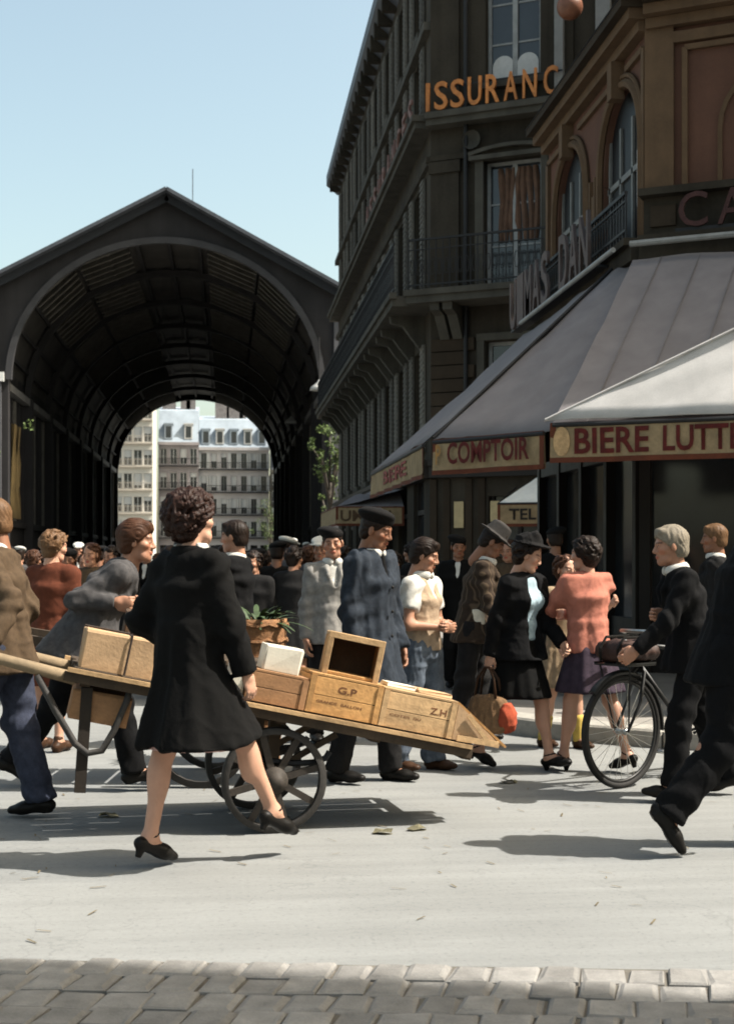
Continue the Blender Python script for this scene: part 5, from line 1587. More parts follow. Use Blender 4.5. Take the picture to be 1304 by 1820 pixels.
def cloth(name, col, var=.25, sheen=.0, scale=26, fine=240, bump=.25, rough=.92):
    return M('cloth_' + name, col, var=var, scale=scale, rough=rough, bump=bump, coords='obj', fine=fine, spec=.12, sheen=sheen)
def person(label, px, depth, facing, J, group=None):
    "px = photo column of the hips, depth = metres along the view axis"
    p = P(px, 0, depth)
    return thing('person', label, 'person', (p.x, p.y, 0), heading(facing), group)
# ------------------------------------------------------------------ the people
black_w = cloth('black_wool', (.0035, .0033, .0031), var=.4)
black_s = cloth('black_suit', (.0038, .0038, .0042), var=.4)
char_w = cloth('charcoal', (.011, .0105, .0105), var=.4)
navy_c = cloth('blue_workcloth', (.021, .026, .034), var=.45)
brown_c = cloth('brown_tweed', (0.060, 0.040, 0.024), var=.35)
grey_c = cloth('grey_cloth', (.055, .052, .052), var=.4)
rust_c = cloth('rust_wool', (.085, .026, .014), var=.3)
bluet_c = cloth('blue_trousers', (.035, .04, .06), var=.4)
denim_c = cloth('washed_denim', (0.080, 0.096, 0.120), var=.4)
white_c = cloth('white_cotton', (0.446, 0.432, 0.396), var=.12)
cream_c = cloth('cream_knit', (0.315, 0.232, 0.158), var=.25, bump=.4)
green_c = cloth('green_knit', (.022, .038, .018), var=.35)
pink_c = cloth('pink_knit', (0.33, 0.125, 0.088), var=.2, bump=.4)
plum_c = cloth('plum_skirt', (.035, .025, .035), var=.35)
sky_c = cloth('pale_blue_blouse', (0.288, 0.376, 0.416), var=.12)
beige_c = cloth('beige_cloth', (0.247, 0.180, 0.112), var=.25)
leath = cloth('black_leather', (.008, .007, .006), rough=.45, bump=.1)
bleath = cloth('brown_leather', (.04, .02, .011), rough=.45, bump=.1)
felt = cloth('black_felt', (.0065, .006, .006), var=.3)
gfelt = cloth('grey_felt', (.035, .032, .03), var=.3)
hr_dark = cloth('dark_hair', (.014, .0085, .006), var=.4, rough=.5, scale=40)
hr_brown = cloth('brown_hair', (.05, .022, .012), var=.4, rough=.5, scale=40)
hr_red = cloth('auburn_hair', (.021, .0095, .0065), var=.6, rough=.5, scale=40)
hr_grey = cloth('silver_hair', (0.17, 0.145, 0.11), var=.3, rough=.6, scale=40)
hr_lt = cloth('light_brown_hair', (.11, .06, .03), var=.35, rough=.5, scale=40)
V = .0105
def suit(J, root, jm, tm, hem=.12, inf=.02, flare=.02, vn=True, shirt=None, vox=V, seed=0, shoes=None, tinf=.022, col=True, amp=.007, name='jacket'):
    pr = torso_prims(J, inf, hem=hem, flare=flare) + sleeve(J, 'L', .013) + sleeve(J, 'R', .013)
    if vn:
        for sg in (-1, 1):
            pr.append(cap(J['nb'] + J['X'] * sg * .058 + J['Fr'] * .075 - J['S2'] * .01, J['nb'] + J['X'] * sg * .050 + J['Fr'] * .118 - J['S2'] * .085, .012, .022, k=.006))
            pr.append(cap(J['nb'] + J['X'] * sg * .050 + J['Fr'] * .118 - J['S2'] * .085, J['nb'] + J['X'] * sg * .008 + J['Fr'] * .135 - J['S2'] * .18, .020, .009, k=.006))
        pr.append(vneck(J))
    garment(name, pr, vox, jm, (creases(J, ['elL', 'elR', 'shL', 'shR'], .008, .13, 70, seed), folds(J['pel'], 5, amp, J['chest'][2], J['pel'][2] - hem, seed), wrinkle(.006, seed)), root)
    if shirt is not None:
        garment('shirt', torso_prims(J, .004, hem=-.05)[1:], .014, shirt, (), root)
        if col: collar(J, shirt, root)
    garment('trousers', trouser_prims(J, tinf), vox, tm, (creases(J, ['knL', 'knR', 'anL', 'anR'], .010, .15, 55, seed + 3), wrinkle(.006, seed + 1)), root)
    for n in 'LR': shoe(J, n, shoes or leath, root)

# woman in the black coat, seen from behind, stepping away to the right
J = skel(1.64, lean=3, side=-2, twist=4, L=(-9, 3, 1, -24), R=(30, 6, 7, -26), la=(-18, 20, 76, 34), ra=(4, 17, 12, -4), head=(8, 2, -6), sw=.95)
r = person('woman in black knee-length coat and heels seen from behind', 336, 6.36, 40, J)
make_body(J, r, 'f', 1.06, curl=(.5, .45), vox=.011)
pr = torso_prims(J, .026, True, hem=-.02, waist=1.3)[1:] + skirt_prims(J, .39, .034, .05, wst=1.38) + sleeve(J, 'L', .020, cuff=.006) + sleeve(J, 'R', .020, .97, cuff=.008)
def back_pleat(p, n):
    "two long pleats falling from the back waist"
    x = p[:, 0]; zb = np.clip((J_W['waist'][2] + .02 - p[:, 2]) / .55, 0, 1); bk = (n[:, 1] < .1)
    return bk * zb * (.016 * np.exp(-((x - .03 - .03 * zb) / .022) ** 2) + .016 * np.exp(-((x + .05 + .05 * zb) / .025) ** 2) - .014 * np.exp(-((x + .005) / .03) ** 2))
J_W = J
garment('coat', pr, .0095, black_w, (folds(J['pel'], 6, .009, J['waist'][2] + .05, J['pel'][2] - .4, .4), back_pleat, creases(J, ['elL', 'elR', 'shL', 'shR'], .010, .12, 60, 2), wrinkle(.005, 1)), r, smooth=8)
garment('dress_hem', skirt_prims(J, .40, .02, .025)[:1], .012, cloth('pink_print', (.35, .22, .2)), (), r)
cp = []
for i in range(16):
    a = -math.pi * .95 + math.pi * .9 * i / 15
    cp.append(cap(J['nb'] + J['X'] * math.cos(a) * .07 + J['Fr'] * (math.sin(a) * .065 - .0) - v3(0, 0, .01), J['nb'] + J['X'] * math.cos(a) * .075 + J['Fr'] * (math.sin(a) * .068) + v3(0, 0, .02), .02, .014, k=.02))
garment('coat_collar', cp, .009, black_w, (), r)
wc = []
for sg in (-1, 1):
    for t in np.linspace(-.2, .75, 7):
        a = t * math.pi * .55
        q = J['nb'] + J['X'] * sg * math.cos(a) * .072 + J['Fr'] * math.sin(a) * .07 + v3(0, 0, .042)
        wc.append(cap(q, q + v3(sg * .015, .0, -.03), .011, .009, k=.014))
garment('white_collar', wc, .008, white_c, (), r)
for n in 'LR': shoe(J, n, leath, r, heel=.035, open_=True, vox=.006)
hair_curls(J, hr_red, r, 1.08, n=420, seed=4, low=-.06, puff=.034, vox=.0052)

# man in beret and blue smock
J = skel(1.71, lean=2, twist=-6, L=(9, 6, 3, 0), R=(-8, 5, 3, 0), la=(4, 8, 14, 6), ra=(-4, 8, 10, 4), head=(-10, -18, 3), neck=10)
r = person('man in a black beret and long blue-grey work smock looking down', 655, 8.75, 118, J)
make_body(J, r, 'm', 1.07, skin_d)
pr = torso_prims(J, .040, hem=-.02, waist=1.1)[1:] + skirt_prims(J, .40, .045, .03, wst=1.2) + sleeve(J, 'L', .026) + sleeve(J, 'R', .026) + [vneck(J, .12, .05)]
garment('smock', pr, V, navy_c, (folds(J['pel'], 6, .016, J['chest'][2] + .05, J['pel'][2] - .4, 1.0), creases(J, ['elL', 'elR', 'shL', 'shR'], .012, .15, 52, 5), wrinkle(.009, 4, .7)), r)
garment('shirt', torso_prims(J, .004, hem=-.05)[1:], .014, white_c, (), r); collar(J, white_c, r)
nk = [cap(J['nb'] + J['Fr'] * .08, J['nb'] + J['Fr'] * .105 - J['S2'] * .15, .016, .03, k=.01)]
garment('necktie', nk, .008, black_s, (), r)
for i in range(4):
    b = J['chest'] + J['Fr'] * (.165 - .002 * i) + v3(0, 0, -.03 - .15 * i)
    garment('button', [ell(b, (.011, .008, .011))], .004, leath, (), r)
pk = J['pel'] + v3(-.10, .165, .02)
garment('trousers', trouser_prims(J, .022), .013, char_w, (wrinkle(.006, 3),), r)
garment('pocket', [ecap(J['pel'] + v3(-.15, .115, -.13), J['pel'] + v3(-.15, .115, .03), v3(.8, .6, 0), (.055, .03), (.06, .03), k=.01, flat=.2)], .009, navy_c, (wrinkle(.004, 6),), r)
for n in 'LR': shoe(J, n, leath, r)
hair_short(J, hr_dark, r, 1.07, vol=.006); head_gear(J, BERET, felt, r, 'beret', 1.1)

# boy with folded arms
J = skel(1.53, lean=0, twist=0, L=(6, 8, 3, 0), R=(-6, 6, 3, 0), la=(4, 12, 82, 52), ra=(6, 14, 78, 50), head=(-18, -16, 0), neck=8)
r = person('boy in cream knitted vest, white short sleeves and jeans', 748, 9.2, 122, J)
make_body(J, r, 'm', 1.08, curl=(.6, .6), vox=.011)
garment('shirt', torso_prims(J, .008, hem=-.03) + upper_sleeve(J, 'L', .018, .62) + upper_sleeve(J, 'R', .018, .62), .011, white_c, (wrinkle(.006, 8), creases(J, ['shL', 'shR'], .008, .12, 60, 2)), r)
collar(J, white_c, r)
garment('vest', torso_prims(J, .019, hem=.02)[:3] + [vneck(J, .15, .06)], .011, cream_c, (folds(J['pel'], 5, .006, J['chest'][2], J['pel'][2]), wrinkle(.006, 9)), r)
garment('green_waistcoat', [ecap(J['pel'] + v3(0, -.055, -.02), J['nb'] - v3(0, .05, .10), v3(1, 0, 0), (.155, .085), (.125, .07), k=.03)], .012, green_c, (wrinkle(.007, 3),), r)
garment('trousers', trouser_prims(J, .030), V, denim_c, (creases(J, ['knL', 'knR', 'anL', 'anR'], .012, .16, 50, 7), wrinkle(.009, 6, .8)), r)
ap = J['pel'] + v3(-.02, -.13, .0)
garment('apron_cloth', [ecap(ap + v3(-.05, -.02, -.38), ap + v3(-.02, .0, .0), v3(1, 0, 0), (.085, .05), (.06, .04), k=.02)], .011, cloth('stained_apron', (.52, .50, .47), var=.3), (folds(ap, 5, .012, ap[2], ap[2] - .4), wrinkle(.01, 12, .7)), r)
for n in 'LR': shoe(J, n, bleath, r)
hair_short(J, hr_dark, r, 1.08, vol=.016)

# man in hat and striped suit
J = skel(1.66, lean=8, arch=6, L=(8, 10, 2, 0), R=(-6, 4, 2, 0), la=(10, 8, 34, 10), ra=(12, 6, 38, 12), head=(-5, -34, 0), neck=14)
r = person('man in dark hat and brown striped jacket bowing his head', 838, 10.6, 98, J)
make_body(J, r, 'm', 1.06, skin_d)
stripe = M('cloth_striped', (.030, .021, .015), var=.3, scale=26, rough=.92, bump=.2, coords='obj', fine=200, spec=.1)
nt = stripe.node_tree; wv = nt.nodes.new('ShaderNodeTexWave'); tcn = nt.nodes.new('ShaderNodeTexCoord'); wv.inputs['Scale'].default_value = 9; wv.inputs['Distortion'].default_value = .6
mxs = nt.nodes.new('ShaderNodeMix'); mxs.data_type = 'RGBA'; mxs.blend_type = 'MIX'; bs = nt.nodes['Principled BSDF']
old = bs.inputs['Base Color'].links[0].from_socket; mr = nt.nodes.new('ShaderNodeMapRange'); mr.inputs[1].default_value = .82; mr.inputs[2].default_value = .95; mr.inputs[4].default_value = .6
nt.links.new(tcn.outputs['Object'], wv.inputs['Vector']); nt.links.new(wv.outputs[1], mr.inputs[0]); nt.links.new(mr.outputs[0], mxs.inputs[0]); nt.links.new(old, mxs.inputs[6]); mxs.inputs[7].default_value = (.12, .085, .055, 1); nt.links.new(mxs.outputs[2], bs.inputs['Base Color'])
suit(J, r, stripe, char_w, shirt=white_c, seed=11, vox=.012)
garment('pocket_paper', [ecap(J['pel'] + v3(.15, .06, .03), J['pel'] + v3(.155, .06, .13), v3(0, 1, 0), (.05, .012), (.05, .012), k=.004, flat=.1)], .007, cloth('newsprint', (.55, .5, .4)), (), r)
hair_short(J, hr_dark, r, 1.06, vol=.006); head_gear(J, FEDORA, gfelt, r, 'hat', 1.06)

# woman in black with hat and pale blue blouse
J = skel(1.53, lean=3, arch=3, L=(17, 8, 2, 6), R=(-15, 12, 2, -22), la=(14, 6, 40, 14), ra=(-16, 12, 8, 0), head=(-34, -22, 0), neck=12)
r = person('woman in black suit, black hat and pale blue blouse carrying a straw bag', 922, 9.25, 136, J)
make_body(J, r, 'f', 1.08, curl=(.5, .85))
WB_hand = (J, r)
garment('blouse', torso_prims(J, .012, True, hem=-.04, bust=1), .011, sky_c, (wrinkle(.006, 3),), r)
garment('jacket', torso_prims(J, .032, True, hem=.10, flare=.02, bust=1) + sleeve(J, 'L', .016) + sleeve(J, 'R', .016) + [ecap(J['pel'] + J['Fr'] * .20 - J['S2'] * .02, J['nb'] + J['Fr'] * .13, J['X'], (.075, .10), (.07, .08), k=.01, op='s', flat=.3)], .011, black_s, (creases(J, ['elL', 'elR'], .008, .12, 66, 3), wrinkle(.006, 2)), r)
garment('skirt', skirt_prims(J, .38, .012, .015), .012, black_w, (folds(J['pel'], 7, .010, J['waist'][2], J['pel'][2] - .4),), r)
for n in 'LR': shoe(J, n, leath, r, heel=.03, open_=True)
hair_curls(J, hr_dark, r, 1.05, n=130, seed=9, low=-.09, puff=.015, roll=False, vox=.009); head_gear(J, LADYHAT, felt, r, 'hat', 1.08, disp=(wrinkle(.012, 5, 1.4),))

# pink cardigan woman, back turned
J = skel(1.52, lean=3, twist=-8, L=(12, 4, 2, 4), R=(-14, 8, 3, -20), la=(48, 8, 40, 12), ra=(36, 10, 56, 20), head=(-18, -4, 0))
r = person('woman in a pink knitted cardigan and plum skirt, seen from behind', 1046, 9.2, 322, J)
make_body(J, r, 'f', 1.08, curl=(.6, .5))
garment('cardigan', torso_prims(J, .026, True, hem=.05, bust=1) + sleeve(J, 'L', .018) + sleeve(J, 'R', .018), .0105, pink_c, (creases(J, ['elL', 'elR', 'shL', 'shR'], .011, .13, 58, 9), folds(J['pel'], 4, .010, J['chest'][2] + .1, J['pel'][2] - .05, 2), wrinkle(.007, 5)), r)
garment('skirt', skirt_prims(J, .34, .022, .03), .011, plum_c, (folds(J['pel'], 7, .012, J['waist'][2], J['pel'][2] - .38, 1),), r)
for n in 'LR': shoe(J, n, leath, r, heel=.03, open_=True)
hair_curls(J, hr_dark, r, 1.06, n=170, seed=12, low=-.085, puff=.012, roll=False, vox=.008)

# girl in beige beyond her
J = skel(1.42, lean=2, L=(8, 6, 2, 0), R=(-6, 6, 2, 0), la=(50, 10, 70, 10), ra=(10, 8, 30, 5), head=(0, -6, 0))
r = person('girl in a beige frock and yellow socks facing the pink cardigan woman', 1000, 10.3, 150, J)
make_body(J, r, 'f', 1.08, vox=.014)
garment('frock', torso_prims(J, .012, True, hem=-.02)[1:] + skirt_prims(J, .36, .02, .04) + upper_sleeve(J, 'L', .014) + upper_sleeve(J, 'R', .014), .012, beige_c, (folds(J['pel'], 8, .010, J['waist'][2], J['pel'][2] - .4), wrinkle(.006, 7)), r)
sk = []
for n in 'LR': sk += [cap(J['an' + n], J['an' + n] + (J['kn' + n] - J['an' + n]) * .45, .042, .047, k=.01)]
garment('sock', sk[:1], .009, cloth('yellow_sock', (.45, .32, .08)), (), r); garment('sock', sk[1:], .009, MATS['cloth_yellow_sock'], (), r)
for n in 'LR': shoe(J, n, bleath, r)
hair_curls(J, hr_brown, r, 1.05, n=90, seed=15, low=-.1, puff=.012, roll=False, vox=.01)

# silver haired man pushing the bicycle
J = skel(1.60, lean=9, arch=4, twist=0, L=(16, 10, 3, 4), R=(-12, 14, 3, -18), la=(30, 9, 28, 4), ra=(30, 9, 28, 4), head=(0, -6, 0), neck=8)
r = person('silver-haired man in black suit with a hand on the bicycle handlebar', 1232, 8.15, 268, J)
reach(J, 'R', to_local(r, P(1176, 1112, 8.25)), (0, -.6, -1))
make_body(J, r, 'm', 1.08, curl=(.75, .75))
SH = (J, r)
suit(J, r, black_s, black_s, shirt=white_c, seed=21, vox=.012)
hair_short(J, hr_grey, r, 1.08, vol=.013)
# man behind him
J = skel(1.68, L=(4, 4, 2, 0), R=(-4, 4, 2, 0), head=(0, -4, 0))
r = person('brown-haired man in a dark coat half hidden behind the silver-haired man', 1272, 11.4, 285, J)
make_body(J, r, 'm', 1.05, skin_d, vox=.016)
suit(J, r, char_w, char_w, shirt=white_c, seed=23, vox=.014); hair_short(J, hr_lt, r, 1.05, vol=.01, vox=.01)

# striding man in black at the frame edge
J = skel(1.74, lean=17, twist=-8, L=(24, 8, 2, 8), R=(-5, 34, 2, -58), la=(-14, 8, 22, 4), ra=(26, 8, 30, 10), head=(0, -4, 0))
r = person('man in a black suit striding past, trailing foot lifted off the road', 1286, 6.7, 86, J)
make_body(J, r, 'm', 1.05, vox=.013)
suit(J, r, black_s, black_s, shirt=white_c, seed=31, vox=.0105, flare=.03, hem=.16, tinf=.032)
hair_short(J, hr_dark, r, 1.05)

# man in brown jacket pulling the handcart
J = skel(1.72, lean=6, twist=6, L=(22, 10, 3, 10), R=(-5, 10, 3, -8), la=(-8, 8, 14, 4), ra=(-22, 8, 16, 2), head=(0, -8, 0))
r = person('man in a brown jacket and blue trousers pulling the handcart by its shafts', 10, 7.45, 280, J)
reach(J, 'R', to_local(r, P(-12, 1163, 7.55)), (0, -1, -.3)); reach(J, 'L', to_local(r, P(-14, 1166, 7.0)), (0, -1, -.3))
make_body(J, r, 'm', 1.07, skin_d, curl=(.85, .85))
suit(J, r, brown_c, bluet_c, shirt=white_c, seed=41, hem=.13, flare=.025, inf=.024, tinf=.03, amp=.012)
hair_short(J, hr_lt, r, 1.07, vol=.006)

# leaning man in grey jacket pushing a barrow
J = skel(1.76, lean=26, arch=10, twist=0, L=(-22, 16, 2, -30), R=(34, 22, 2, 4), la=(40, 10, 52, 10), ra=(38, 12, 56, 12), head=(6, -4, 0), neck=4)
r = person('dark-haired man in a creased grey jacket leaning forward to push', 142, 8.5, 84, J)
reach(J, 'R', to_local(r, P(205, 1092, 8.25)), (0, -1, -.5)); reach(J, 'L', to_local(r, P(215, 1088, 8.75)), (0, -1, -.5))
make_body(J, r, 'm', 1.08, curl=(.8, .8))
suit(J, r, grey_c, black_s, shirt=cream_c, seed=51, hem=.11, inf=.034, flare=.05, tinf=.022, amp=.014, col=False)
hair_short(J, hr_brown, r, 1.08, vol=.020)

# person in rust coat with back turned
J = skel(1.60, lean=3, L=(4, 4, 2, 0), R=(-4, 4, 2, 0), head=(20, -10, 0))
r = person('person in a rust-red coat with back turned behind the brown jacket', 92, 10.2, 20, J)
make_body(J, r, 'f', 1.07, vox=.015)
garment('coat', torso_prims(J, .03, True, hem=-.02, waist=1.1)[1:] + skirt_prims(J, .40, .035, .03) + sleeve(J, 'L', .018) + sleeve(J, 'R', .018), .012, rust_c, (folds(J['pel'], 6, .012, J['waist'][2], J['pel'][2] - .4), wrinkle(.006, 1)), r)
for n in 'LR': shoe(J, n, bleath, r)
hair_curls(J, hr_lt, r, 1.05, n=120, seed=22, low=-.08, puff=.012, roll=False, vox=.01)

# man in dark suit with white collar beyond the woman
J = skel(1.68, L=(4, 4, 2, 0), R=(-6, 4, 2, 0), la=(10, 8, 20, 4), head=(0, -4, 0))
r = person('man in a black suit and white collar just beyond the black-coated woman', 420, 10.4, 285, J)
make_body(J, r, 'm', 1.06, vox=.015)
suit(J, r, black_s, black_s, shirt=white_c, seed=61, vox=.013); hair_short(J, hr_dark, r, 1.06, vol=.012, vox=.009)
# man in grey smock and black beret facing the street
J = skel(1.63, L=(4, 4, 2, 0), R=(-4, 4, 2, 0), la=(6, 8, 12, 4), head=(12, -6, 4))
r = person('man in pale grey smock and black beret facing the street', 590, 10.6, 168, J)
make_body(J, r, 'm', 1.07, vox=.014)
suit(J, r, cloth('pale_grey', (.20, .19, .175), var=.3), char_w, shirt=white_c, seed=71, vox=.013); hair_short(J, hr_dark, r, 1.07, vol=.006, vox=.01); head_gear(J, BERET, felt, r, 'beret', 1.08)

# ---- the crowd farther down the street: five kinds of figure, copied
def crowd_proto(kind):
    fem = kind in (1, 3)
    J = skel([1.70, 1.58, 1.66, 1.60, 1.72][kind], lean=3, L=(12, 8, 2, 0), R=(-12, 10, 2, -10), la=(-8, 8, 14, 4), ra=(10, 8, 20, 4), head=([0, 20, -15, 10, 0][kind], -8, 0))
    root = bpy.data.objects.new('person', None); COL.objects.link(root)
    make_body(J, root, 'f' if fem else 'm', 1.05, skin_d if kind == 2 else skin_m, vox=.022)
    cm = [black_s, char_w, black_w, brown_c, grey_c][kind]
    if fem:
        garment('coat', torso_prims(J, .028, True, hem=-.02)[1:] + skirt_prims(J, .38, .035, .03) + sleeve(J, 'L', .018) + sleeve(J, 'R', .018), .02, cm, (folds(J['pel'], 6, .012, J['waist'][2], J['pel'][2] - .4),), root)
        hair_curls(J, hr_dark if kind == 1 else hr_brown, root, 1.05, n=60, seed=kind, roll=False, puff=.012, vox=.014)
    else:
        garment('jacket', torso_prims(J, .022, hem=.12, flare=.02) + sleeve(J, 'L', .013) + sleeve(J, 'R', .013) + [vneck(J)], .02, cm, (wrinkle(.006, kind),), root)
        garment('shirt', torso_prims(J, .004, hem=-.05)[1:], .022, white_c, (), root)
        garment('trousers', trouser_prims(J, .022), .02, char_w, (), root)
        hair_short(J, hr_dark, root, 1.05, vol=.008, vox=.014)
        if kind == 0: head_gear(J, FEDORA, gfelt, root, 'hat', 1.06, vox=.014)
        if kind == 2: head_gear(J, BERET, felt, root, 'beret', 1.08, vox=.014)
        if kind == 4: head_gear(J, FLATCAP, white_c, root, 'cap', 1.08, vox=.014)
    for n in 'LR': shoe(J, n, leath, root, vox=.016)
    return root
protos = [crowd_proto(k) for k in range(5)]
rc = random.Random(21)
spots = [(452, 13.2), (490, 14), (522, 13.2), (548, 14.2), (572, 13.6), (505, 16), (470, 17), (540, 18), (578, 17), (498, 20), (556, 22), (612, 15), (630, 17),
         (128, 14), (152, 15.5), (58, 15), (20, 16), (100, 17), (175, 18), (240, 16), (280, 19), (330, 16), (385, 18), (430, 22), (520, 26), (470, 28), (590, 27), (350, 30), (420, 34), (500, 38), (545, 33), (300, 36), (250, 28), (200, 24), (140, 24), (60, 23),
         (700, 13.4), (735, 15), (815, 13.5), (880, 14.5), (905, 13.4), (985, 13.2), (225, 14.5), (262, 15.5), (300, 14), (345, 14.6), (398, 13.5), (372, 16), (318, 18), (415, 16.5), (440, 19), (460, 15.2), (510, 18.5), (535, 15.6), (560, 19.5), (590, 20), (200, 15), (75, 18.5), (165, 13.5), (35, 19), (440, 46), (480, 52), (530, 48), (400, 44), (360, 50), (320, 47), (455, 60), (510, 58)]
kinds_ = [1, 2, 1, 3, 4, 4, 1, 2, 3, 4, 3, 1, 1, 2, 3, 3, 2, 1, 2, 1, 3, 1, 2, 0, 4]
KIND = ['man in black suit and grey felt hat', 'woman in charcoal coat', 'man in black jacket and beret', 'woman in brown coat', 'man in grey jacket and white cap']
def where(px, d, on_pave):
    if on_pave and d < 16: return 'in the shade under the cafe awnings'
    if on_pave: return 'on the shaded pavement by the shop awning'
    if d < 15 and px > 400: return 'among the dark figures beyond the vegetable hamper'
    if px > 400 and d < 24: return 'in the street between hamper and shop awning'
    if px < 190 and d < 19: return 'beyond the rust-red coat and the grey jacket'
    if d < 24: return 'in the street beyond the black-coated woman'
    if d < 40: return 'far down the street towards the hall'
    return 'by the mouth of the market hall'
used = set()
for i, (px, d) in enumerate(spots):
    k = kinds_[i % len(kinds_)]
    p = P(px, 0, d); rot = heading(rc.choice([10, 170, 190, 60, 300, 200, 0, 350]))
    if px in (490, 522, 548): rot = heading(10)
    pave_ = p.x > 1.6 and p.y > 11
    if k not in used:
        rr = protos[k]; used.add(k)
    else:
        rr = protos[k].copy(); COL.objects.link(rr)
        for ch in protos[k].children: copy_obj(ch, rr)
    rr.location = (p.x, p.y, .118 if pave_ else 0); rr.rotation_euler = (0, 0, rot)
    sc_ = rc.uniform(.9, .97) if d < 24 else rc.uniform(.95, 1.03)
    rr.scale = (sc_, sc_, sc_)
    tag(rr, KIND[k] + ' ' + where(px, d, pave_), 'person', 'crowd in the shaded street')
# ------------------------------------------------------------------ handcart
cwood = M('cart_wood', (.05, .034, .021), var=.5, scale=4, rough=.85, bump=.3, coords='obj', fine=30)
pwood = M('pale_shaft_wood', (.19, .14, .085), var=.4, scale=5, rough=.85, bump=.25, coords='obj', fine=30)
crate_m = M('crate_pine', (0.372, 0.202, 0.075), var=.5, scale=3.2, rough=.85, bump=.4, coords='obj', fine=40, rnd=.28)
crate_p = M('crate_pale', (0.384, 0.248, 0.126), var=.5, scale=3.2, rough=.85, bump=.4, coords='obj', fine=40, rnd=.28)
kraft = M('kraft_paper', (0.359, 0.236, 0.133), var=.2, scale=9, rough=.9, bump=.3, coords='obj', fine=60, rnd=.1)
carton = M('white_carton', (0.540, 0.504, 0.418), var=.12, scale=9, rough=.9, bump=.15, coords='obj')
dkbox = M('brown_board', (.07, .04, .022), var=.3, scale=9, rough=.9, bump=.15, coords='obj')
ink = M('stamp_ink', (.13, .055, .025), var=.5, scale=30, rough=.9, bump=0)
tyre_m = M('iron_tyre', (.03, .027, .024), var=.4, scale=14, rough=.7, bump=.2, coords='obj')
spoke_m = M('wheel_paint', (.035, .028, .022), var=.4, scale=14, rough=.7, bump=.2, coords='obj')
CA = math.radians(13)
wc_ = G(487, 1480)
cu = RV * math.cos(CA) + FV * math.sin(CA); cn = -RV * math.sin(CA) + FV * math.cos(CA)
W0 = wc_ + cn * .36                                    # axle middle on the ground
crot = math.atan2(cu.y, cu.x)
cart = thing('handcart', 'tilted wooden two-wheeled market handcart loaded with crates and parcels', 'handcart', W0, crot)
TL = math.radians(-12.2)
dz0 = .625
ct, st = math.cos(TL), math.sin(TL)
ud, wd = Vector((ct, 0, st)), Vector((-st, 0, ct))     # deck axes in cart coordinates
deck = MB(o=(0, 0, dz0), u=ud, n=(0, 1, 0), w=wd)
for i in range(5):
    pl = MB(o=(0, 0, dz0), u=ud, n=(0, 1, 0), w=wd); y0 = -.40 + i * .162
    pl.bbox(-1.02 + .02 * (i % 2), 1.04 - .03 * ((i + 1) % 2), y0, y0 + .152, .0, .026, .004); pl.build('deck_plank', cwood, cart)
for sg in (-1, 1):
    b = MB(o=(0, 0, dz0), u=ud, n=(0, 1, 0), w=wd)
    b.box(-1.06, 1.06, sg * .40 - .022, sg * .40 + .022, -.05, -.004); b.build('side_beam', cwood, cart)
    e = MB(o=(0, 0, dz0), u=ud, n=(0, 1, 0), w=wd); e.box(-1.05, 1.05, sg * .425 - .012, sg * .425 + .012, -.003, .018); e.build('edge_strip', crate_p, cart)
    t = MB(o=(0, 0, dz0), u=ud, n=(0, 1, 0), w=wd); t.smooth = True
    t.tube([(-1.0, sg * .38, -.035), (-1.25, sg * .36, -.02), (-1.55, sg * .33, .0), (-1.95, sg * .30, .02)], [.032, .03, .026, .021], 10); t.build('shaft', pwood, cart)
for x in (-.95, -.45, .05, .55, 1.05):
    b = MB(o=(0, 0, dz0), u=ud, n=(0, 1, 0), w=wd); b.box(x - .025, x + .025, -.37, .37, -.065, -.008); b.build('cross_member', cwood, cart)
# wheels
RW = .268
def cart_wheel(y):
    w = MB(o=(0, y, RW)); w.smooth = True; n = 40
    for (r0, r1, h) in ((RW - .034, RW, .03),):
        w.lathe([(r0, -h), (r1 - .004, -h), (r1, -h + .006), (r1, h - .006), (r1 - .004, h), (r0, h), (r0, -h)], n, (0, 0, 0), (0, 1, 0))
    o = w.build('wheel', tyre_m, cart)
    hb = MB(o=(0, y, RW)); hb.smooth = True
    hb.lathe([(.001, -.10), (.035, -.10), (.04, -.06), (.066, -.045), (.07, .0), (.066, .045), (.04, .06), (.03, .10), (.001, .10)], 18, (0, 0, 0), (0, 1, 0)); obj('hub', hb.mesh('hub', spoke_m), o)
    for i in range(8):
        a = 2 * math.pi * i / 8 + .25
        s_ = MB(o=(0, y, RW)); s_.bar((.055 * math.cos(a), 0, .055 * math.sin(a)), ((RW - .03) * math.cos(a), 0, (RW - .03) * math.sin(a)), .034, .026, up=(0, 1, 0)); obj('spoke', s_.mesh('spoke', spoke_m), o)
    return o
cart_wheel(-.36); cart_wheel(.36)
ax_ = MB(); ax_.bar((0, -.42, RW), (0, .42, RW), .05, .05); ax_.build('axle', iron_m, cart)
for sg in (-1, 1):
    b = MB(); b.bar((0, sg * .27, RW + .02), (.02, sg * .27, dz0 - .06), .06, .06); b.bar((0, sg * .27, RW + .03), (.34, sg * .28, dz0 - .145), .03, .03); b.bar((0, sg * .27, RW + .03), (-.34, sg * .28, dz0 + .0), .03, .03); b.build('axle_bracket', cwood, cart)
    ls = MB(); ls.tube([(0.0 + .3 * math.cos(a), sg * .3, dz0 - .17 - .10 * math.sin(a) - .06 * math.cos(a)) for a in [math.pi * k / 8 for k in range(9)]], .016, 6); ls.build('leaf_spring', iron_m, cart)
